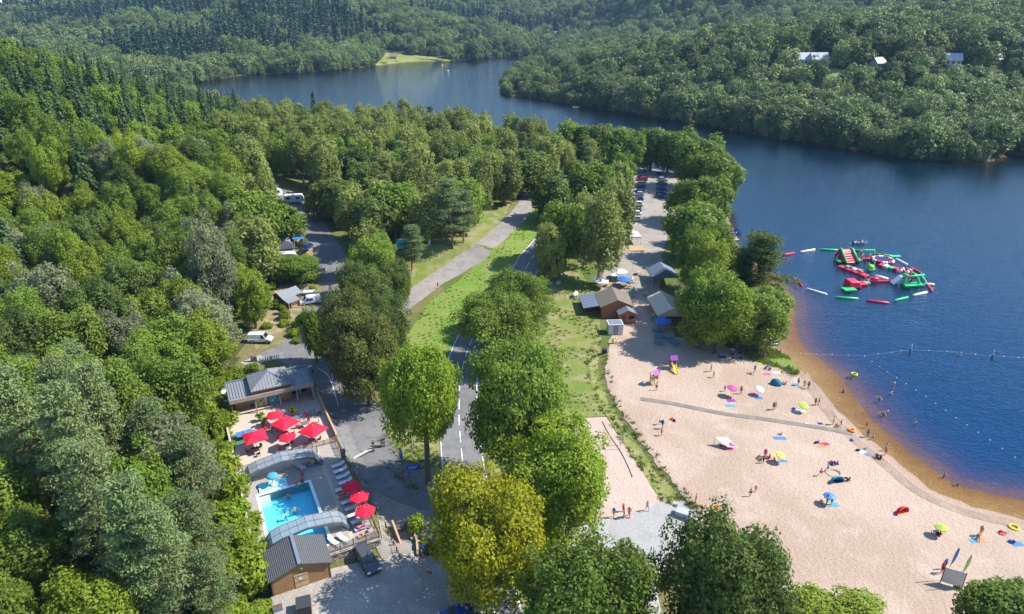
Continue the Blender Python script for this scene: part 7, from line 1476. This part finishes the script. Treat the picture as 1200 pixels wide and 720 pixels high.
for k in range(5): MB().box(-1.0,1.0,-1.75+k*.58,-1.5+k*.58,.25+k*.47,.5+k*.47).build('step','inflatable_white' if k == 4 else 'inflatable_red',t)
for s in (-1,1): itube(t,'side_tube',[(s*1.8,-2.2,.2),(s*1.6,1.1,2.8),(s*1.6,1.7,2.8)],.33,'green'); itube(t,'side_tube',[(s*2.3,2.2,.2),(s*1.7,1.7,2.7)],.3,'red'); slab(t,'outrigger',1.4,1.6,.35,'green',0,s*2.9,-.6)
t = wthing('inflatable_runway',1000,319,-1.1,'red inflatable runway with side humps leading to the launch pad')
for k in range(4): slab(t,'segment',2.0,1.9,.45,'red',0,-3.3+k*2.1,0)
for k in range(3): MB().ball((-2.2+k*2.1,.2,.7),(.5,.75,.45),10,6).build('hump','inflatable_'+('green','white','red')[k],t,True)
itube(t,'balance_beam',[(-2,.9,.7),(1.5,.9,.75)],.22,'white')
t = wthing('launch_pad',1000,336,.15,'large red inflatable launch block with green landing pad')
o = MB().add([(-2.2,-1.4,0),(1.4,-1.6,0),(1.6,1.6,0),(-2.0,1.6,0),(-2.0,-1.2,1.9),(.6,-1.3,1.7),(.9,1.4,1.7),(-1.8,1.4,1.9)],[(3,2,1,0),(4,5,6,7),(0,1,5,4),(1,2,6,5),(2,3,7,6),(3,0,4,7)]).build('block','inflatable_red',t); bevel(o,.3,3)
slab(t,'ramp',2.6,2.2,.5,'red',0,2.6,.9); slab(t,'landing_pad',3.2,2.0,.4,'green',0,-2.4,-1.8); slab(t,'bridge',1.8,1.4,.4,'green',0,4.3,1.4)
t = wthing('seesaw_bridge',1033,330,0,'red inflatable bridge with a white tilting beam'); slab(t,'deck',7.5,1.3,.4,'red'); MB().ball((-1.8,0,.6),(1.2,.6,.6),10,6).build('hump','inflatable_red',t,True); itube(t,'tilting_beam',[(-1.6,.3,1.5),(1.6,.3,.6)],.28,'white')
t = wthing('hanging_frame',1011,304,-.02,'green inflatable frame of three arches over a red walkway'); slab(t,'walkway',6.4,1.3,.45,'red')
for k in range(4): itube(t,'upright',[(-3+k*2,.5,.2),(-3+k*2,.5,2.5)],.18,'green')
itube(t,'top_beam',[(-3.1,.5,2.5),(3.1,.5,2.5)],.18,'green')
for k in range(3): MB().ball((-2+k*2,.4,1.3),(.22,.22,.4),8,6).build('hanging_bag','inflatable_white',t,True)
t = wthing('trampoline',1034,306,0,'round inflatable trampoline with red and white rim'); n = 24
for i in range(n):
    a0, a1 = 2*PI*i/n, 2*PI*(i+1)/n; itube(t,'rim_segment',[(2.6*math.cos(a0),2.6*math.sin(a0),.35),(2.6*math.cos(a1),2.6*math.sin(a1),.35)],.42,'red' if (i//2)%2 else 'white')
MB().cyl(0,0,.45,.5,2.2,n=24).build('jumping_mat','navy_fabric',t)
t = wthing('stepping_chain',1047,316,-.9,'chain of striped red, white and green stepping blocks')
for k in range(6): o = slab(t,'stepping_block',1.1,1.7,.55+.1*(k%2),('red','white','green')[k%3],0,-3.2+k*1.25,0)
t = wthing('action_tower',1063,332,.1,'green inflatable tower with white slides and red crown')
for s in (-1,1):
    for q in (-1,1): itube(t,'leg',[(s*2.2,q*1.6,0),(s*1.3,q*1.0,2.4)],.34,'green')
    itube(t,'beam',[(s*1.3,-1.2,2.4),(s*1.3,1.2,2.4)],.34,'green')
slab(t,'platform',3.0,2.4,.5,'red',1.5); itube(t,'beam',[(-2.2,-1.3,2.2),(3.2,-1.0,2.5)],.3,'green'); slab(t,'base_pad',5.2,2.2,.4,'green',0,.4,-1.4)
for k in range(8): a = 2*PI*k/8; MB().ball((-.3+1.2*math.cos(a),1.3+1.0*math.sin(a),2.9),(.4,.4,.45),8,6).build('crown_ball','inflatable_red' if k%2 else 'inflatable_white',t,True)
MB().add([(-2.4,-.7,2.0),(-1.4,-.7,2.3),(-1.4,.7,2.3),(-2.4,.7,2.0),(-4.2,-.7,.2),(-4.2,.7,.2),(-3.9,-.7,0),(-3.9,.7,0)],[(0,1,2,3),(0,3,5,4),(4,5,7,6),(1,0,4,6),(3,2,7,5),(1,6,7,2)]).build('slide','inflatable_white',t); itube(t,'balance_beam',[(3.4,-1.4,.3),(5.6,-2.2,.3)],.28,'white'); MB().cyl(.4,-.2,2.4,4.0,.1,n=8).build('mast','white_plastic',t)
t = wthing('float_ball',1020,316,.2,'lime green floating obstacle beside the hanging frame'); MB().ball((0,0,.6),(.9,.8,.8),12,8).build('body','lime_plastic',t,True); slab(t,'pad',2.0,1.6,.25,'green')
for s in (-1,1): itube(t,'upright',[(s*.8,0,.2),(s*.8,0,1.9)],.16,'green')
t = wthing('landing_pad',1049,301,.1,'small lime landing mat beyond the trampoline'); slab(t,'mat',3.0,1.2,.3,'green')
for px,py,z in ((993,302,2.75),(1008,308,.6),(1034,302,.7),(1024,331,.6),(1081,336,.4),(1064,336,.6),(1006,325,.7)): x,y = wp(px,py); person(0,0,rp.choice(['stand','sit','reach']),'on the inflatable park','red' if px%2 else 'navy',xyz=(x,y,z))
# ------------------------------------------------------------------ boats
def boat(px, py, rz, L, m, label, people=0, m2='white_plastic', group='boats on the lake'):
    x,y,_ = at(px,py); t = empty('boat',(x,y,0),rz,label,'boat',group); w_ = L*.18; out = [(L/2,0),(L*.3,w_*.75),(0,w_),(-L/2,w_*.85),(-L/2,-w_*.85),(0,-w_),(L*.3,-w_*.75)]
    b = MB(); n = 7; b.add([(a*.92,c*.75,-.15) for a,c in out]+[(a,c,.45+(.15 if a > L*.2 else 0)) for a,c in out],[tuple(range(n-1,-1,-1))]+[(i,(i+1)%n,(i+1)%n+n,i+n) for i in range(n)]); b.build('hull',m,t); b2 = MB(); b2.add([(a*.88,c*.8,.22) for a,c in out],[tuple(range(n))]); b2.build('floor',m2,t)
    for a in (-L*.2,L*.08): MB().box(a-.15,a+.15,-w_*.8,w_*.8,.3,.38).build('bench','wood_light',t)
    MB().box(-L/2-.3,-L/2+.02,-.15,.15,.1,.8).build('outboard_motor','black_plastic',t)
    for k in range(people): person(0,0,'sit','aboard a boat',rp.choice(['red','navy']),rp.choice(['orange','white','black']),xyz=(x+(k-.5)*.6,y,.3))
boat(1008,285,.1,4.2,'paint_silver','grey dinghy beside the inflatable park',2); boat(675,126,.3,5.0,'white_plastic','white boat with an orange load off the wooded point',1); boat(525,83,1.2,5.0,'white_plastic','small white boat on the far reach of the lake'); 
x,y,_ = at(518,77); t = empty('channel_buoy',(x,y,0),0,'yellow channel buoy on the far reach of the lake','buoy'); MB().cyl(0,0,-.3,1.6,1.0,.5,n=10).build('body','yellow_plastic',t); MB().cyl(0,0,1.6,3.0,.15,n=6).build('mast','yellow_plastic',t)
for k,(px,py,m,l,rz) in enumerate(((853,269,'orange_plastic','orange kayak moored at the hire jetty',.1),(858,271,'blue_fabric','blue pedal boat moored at the hire jetty',-.2),(848,267,'red_plastic','red kayak moored at the hire jetty',.2),(862,274,'table_blue','dark blue pedal boat at the end of the hire jetty',-.1),(857,280,'white_plastic','white pedal boat beside the jetty',.2))): boat(px,py,rz,3.6,m,l,0,m,'hire boats at the jetty')
a, c = at(843,284), at(866,281); t = empty('jetty',(a[0],a[1],.1),math.atan2(c[1]-a[1],c[0]-a[0]),'pale floating jetty for the hire boats','jetty'); L = math.hypot(c[0]-a[0],c[1]-a[1])
for k in range(int(L/.5)): MB().box(k*.5+.01,k*.5+.48,-.8,.8,.1,.25).build('plank','wood_light',t)
for k in range(3): MB().cyl(.4+k*L*.4,.7,-2,.9,.08,n=6).build('pile','wood_dark',t)
x,y,_ = at(892,279); t = empty('slide_pedal_boat',(x,y,0),.5,'lime green pedal boat with a slide beside the shore pine','pedal boat')
for s in (-1,1): MB().tube([(-1.6,s*.6,.1),(-1.2,s*.6,.15),(1.2,s*.6,.15),(1.7,s*.6,.25)],[.15,.3,.3,.1],8).build('hull','lime_plastic',t,True)
MB().box(-1.2,1.0,-.8,.8,.4,.5).build('deck','white_plastic',t); MB().add([(-1.2,-.35,.5),(-.6,-.35,1.7),(-.6,.35,1.7),(-1.2,.35,.5),(-2.2,-.35,.3),(-2.2,.35,.3)],[(0,1,2,3),(1,4,5,2),(0,3,5,4)]).build('slide','lime_plastic',t)
for s in (-.4,.4): MB().box(.0,.6,s-.25,s+.25,.5,.9).build('seat','green_plastic',t)
# ------------------------------------------------------------------ far houses and the red boom
def house(px, py, w_, d_, h_, rise, rz, wm, rm, label, cat='house', nwin=3):
    x,y,z = g(px,py); t = empty('farmhouse' if cat == 'house' else 'barn',(x,y,z-.3),rz,label,cat,'buildings across the lake'); w_ *= .75; d_ *= .75; h_ *= .75; gable(t,-w_/2,w_/2,-d_/2,d_/2,h_,rise,wm,rm,.6,'x')
    for k in range(nwin): q = MB().box(-w_/2+w_*(k+.5)/nwin-.6,-w_/2+w_*(k+.5)/nwin+.6,-d_/2-.06,-d_/2-.01,1.0,2.5).build('window','glass_dark',t); MB().box(-w_/2+w_*(k+.5)/nwin-.75,-w_/2+w_*(k+.5)/nwin+.75,-d_/2-.14,-d_/2-.062,.85,.98).build('sill','white_paint',q)
mat('roof_pale',(.36,.38,.42),.6); mat('roof_tile',(.30,.15,.12),.8)
house(944,75,16,10,5,3.5,.05,'house_white','roof_pale','long barn with pale metal roof across the lake','barn',4); house(958,75,14,10,5,3.5,.05,'house_white','roof_pale','second pale-roofed barn beside the long barn','barn',3); house(1028,79,10,8,4.5,3,.4,'house_white','slate_blue','slate-roofed farmhouse hidden in trees across the lake'); house(1115,76,12,9,5,3.5,-.3,'house_white','roof_pale','pale-roofed farmhouse above the right-hand meadow'.replace('right-hand ','sunlit ')); house(1166,74,7,7,4,3,.2,'house_white','slate_blue','small white house among dark trees on the hillside'); house(461,69,11,8,4.5,3,.1,'house_white','roof_tile','white house with tiled roof on the far lake meadow'); house(652,42,14,9,5,4,.2,'house_white','slate_blue','grey-roofed house at the far end of the lake')
x0_,x1_ = at(1122,188), at(1165,189); t = empty('floating_boom',(x0_[0],x0_[1],0),0,'red floating boom along the wooded shore','boom')
d_ = np.array(x1_[:2])-np.array(x0_[:2])
for k in range(10): a = d_*(k/10); c = d_*((k+.85)/10); MB().tube([(a[0],a[1],.1),(c[0],c[1],.1)],.3,8).build('float','brick_red',t,True)

# ------------------------------------------------------------------ grass tufts on the banks (stuff)
rg = np.random.default_rng(77); n = 34; P_ = rg.normal(0, .16, (n, 2)); Vg = []; Fg = []
for i in range(n):
    a = rg.uniform(0, 6.28); h_ = rg.uniform(.12, .34); ln_ = rg.normal(0, .12, 2); wv = np.array([math.cos(a), math.sin(a)])*.03
    p = P_[i]; Vg += [(*(p-wv), 0), (*(p+wv), 0), (*(p+ln_*.5+wv*.7), h_*.6), (*(p+ln_*.5-wv*.7), h_*.6), (*(p+ln_), h_), (*(p+ln_+.004), h_)]; k = i*6; Fg += [(k,k+1,k+2,k+3),(k+3,k+2,k+5,k+4)]
tuft_me = np_mesh('grass_tuft', Vg, Fg, 'grass_blade', rg.random(len(Fg)))
x, y, z = g(520, 400); tsrc = link(bpy.data.objects.new('grass_tuft', tuft_me)); tsrc.location = (x, y, z); tag(tsrc, 'single tall tuft of grass on the meadow bank', 'grass tuft')
rq = random.Random(2); tp = []
for poly, r_, s0, s1 in ((W((462,412),(484,383),(505,352),(545,322),(592,283),(626,240),(645,242),(640,285),(612,310),(575,352),(545,395),(530,450),(516,540),(508,560),(470,540),(455,500),(448,470),(470,440)), 1.0, .35, .9),
    (W((640,300),(680,315),(700,350),(705,395),(700,430),(712,470),(735,505),(775,560),(808,592),(776,588),(742,538),(712,488),(668,490),(645,500),(575,560),(560,470),(566,420),(600,360),(625,318)), .95, .4, 1.2),
    (W((868,413),(885,408),(903,409),(922,418),(938,436),(930,440),(915,432),(898,428),(882,422)), .45, .9, 2.0),
    (W((440,508),(480,500),(514,520),(515,570),(480,575),(455,550)), .7, .6, 1.4), (W((640,640),(672,655),(705,700),(715,740),(600,740),(572,690),(600,640)), .9, .4, 1.0)):
    for x, y in poisson(poly, r_, 5):
        k = vnoise(np.array(x), np.array(y), 3.0, 1)
        if k > -.25 and float(line_d(ROAD_MAIN, np.array(x), np.array(y))) > 3.4 and float(line_d(ROAD_UP, np.array(x), np.array(y))) > 2.9: sc = rq.uniform(s0, s1)*(1+.5*float(k)); tp.append((x, y, float(H(x, y))+.02, rq.uniform(0, 6), sc*1.3, sc, 0))
for L_ in (DITCH,):
    for k in range(160):
        t_ = rq.random()*(len(L_)-1); i = int(t_); q = L_[i]+(L_[i+1]-L_[i])*(t_-i); d_ = rq.choice([-1,1])*rq.uniform(.6, 2.2); x, y = q[0]+d_, q[1]+rq.uniform(-1, 1); s_ = rq.uniform(.6, 1.5); tp.append((x, y, float(H(x, y))+.02, rq.uniform(0, 6), s_, s_, 0))
forest('grass', tp, [tsrc], 'tufted grass over the banks, verges and grassy point')
# ------------------------------------------------------------------ the air
hz = MB().box(-2700, 2700, -70, 3700, -10.5, 330).build('haze', None); hz['kind'] = 'stuff'; hz['label'] = 'thin blue summer haze over the lake and hills'
m = bpy.data.materials.new('haze_air'); m.use_nodes = True; t = m.node_tree; t.nodes.remove(t.nodes['Principled BSDF']); pv = nd(t, 'ShaderNodeVolumePrincipled'); pv.inputs['Color'].default_value = (.42,.68,1,1); pv.inputs['Density'].default_value = HAZE
t.links.new(pv.outputs[0], t.nodes['Material Output'].inputs['Volume']); hz.data.materials.append(m)
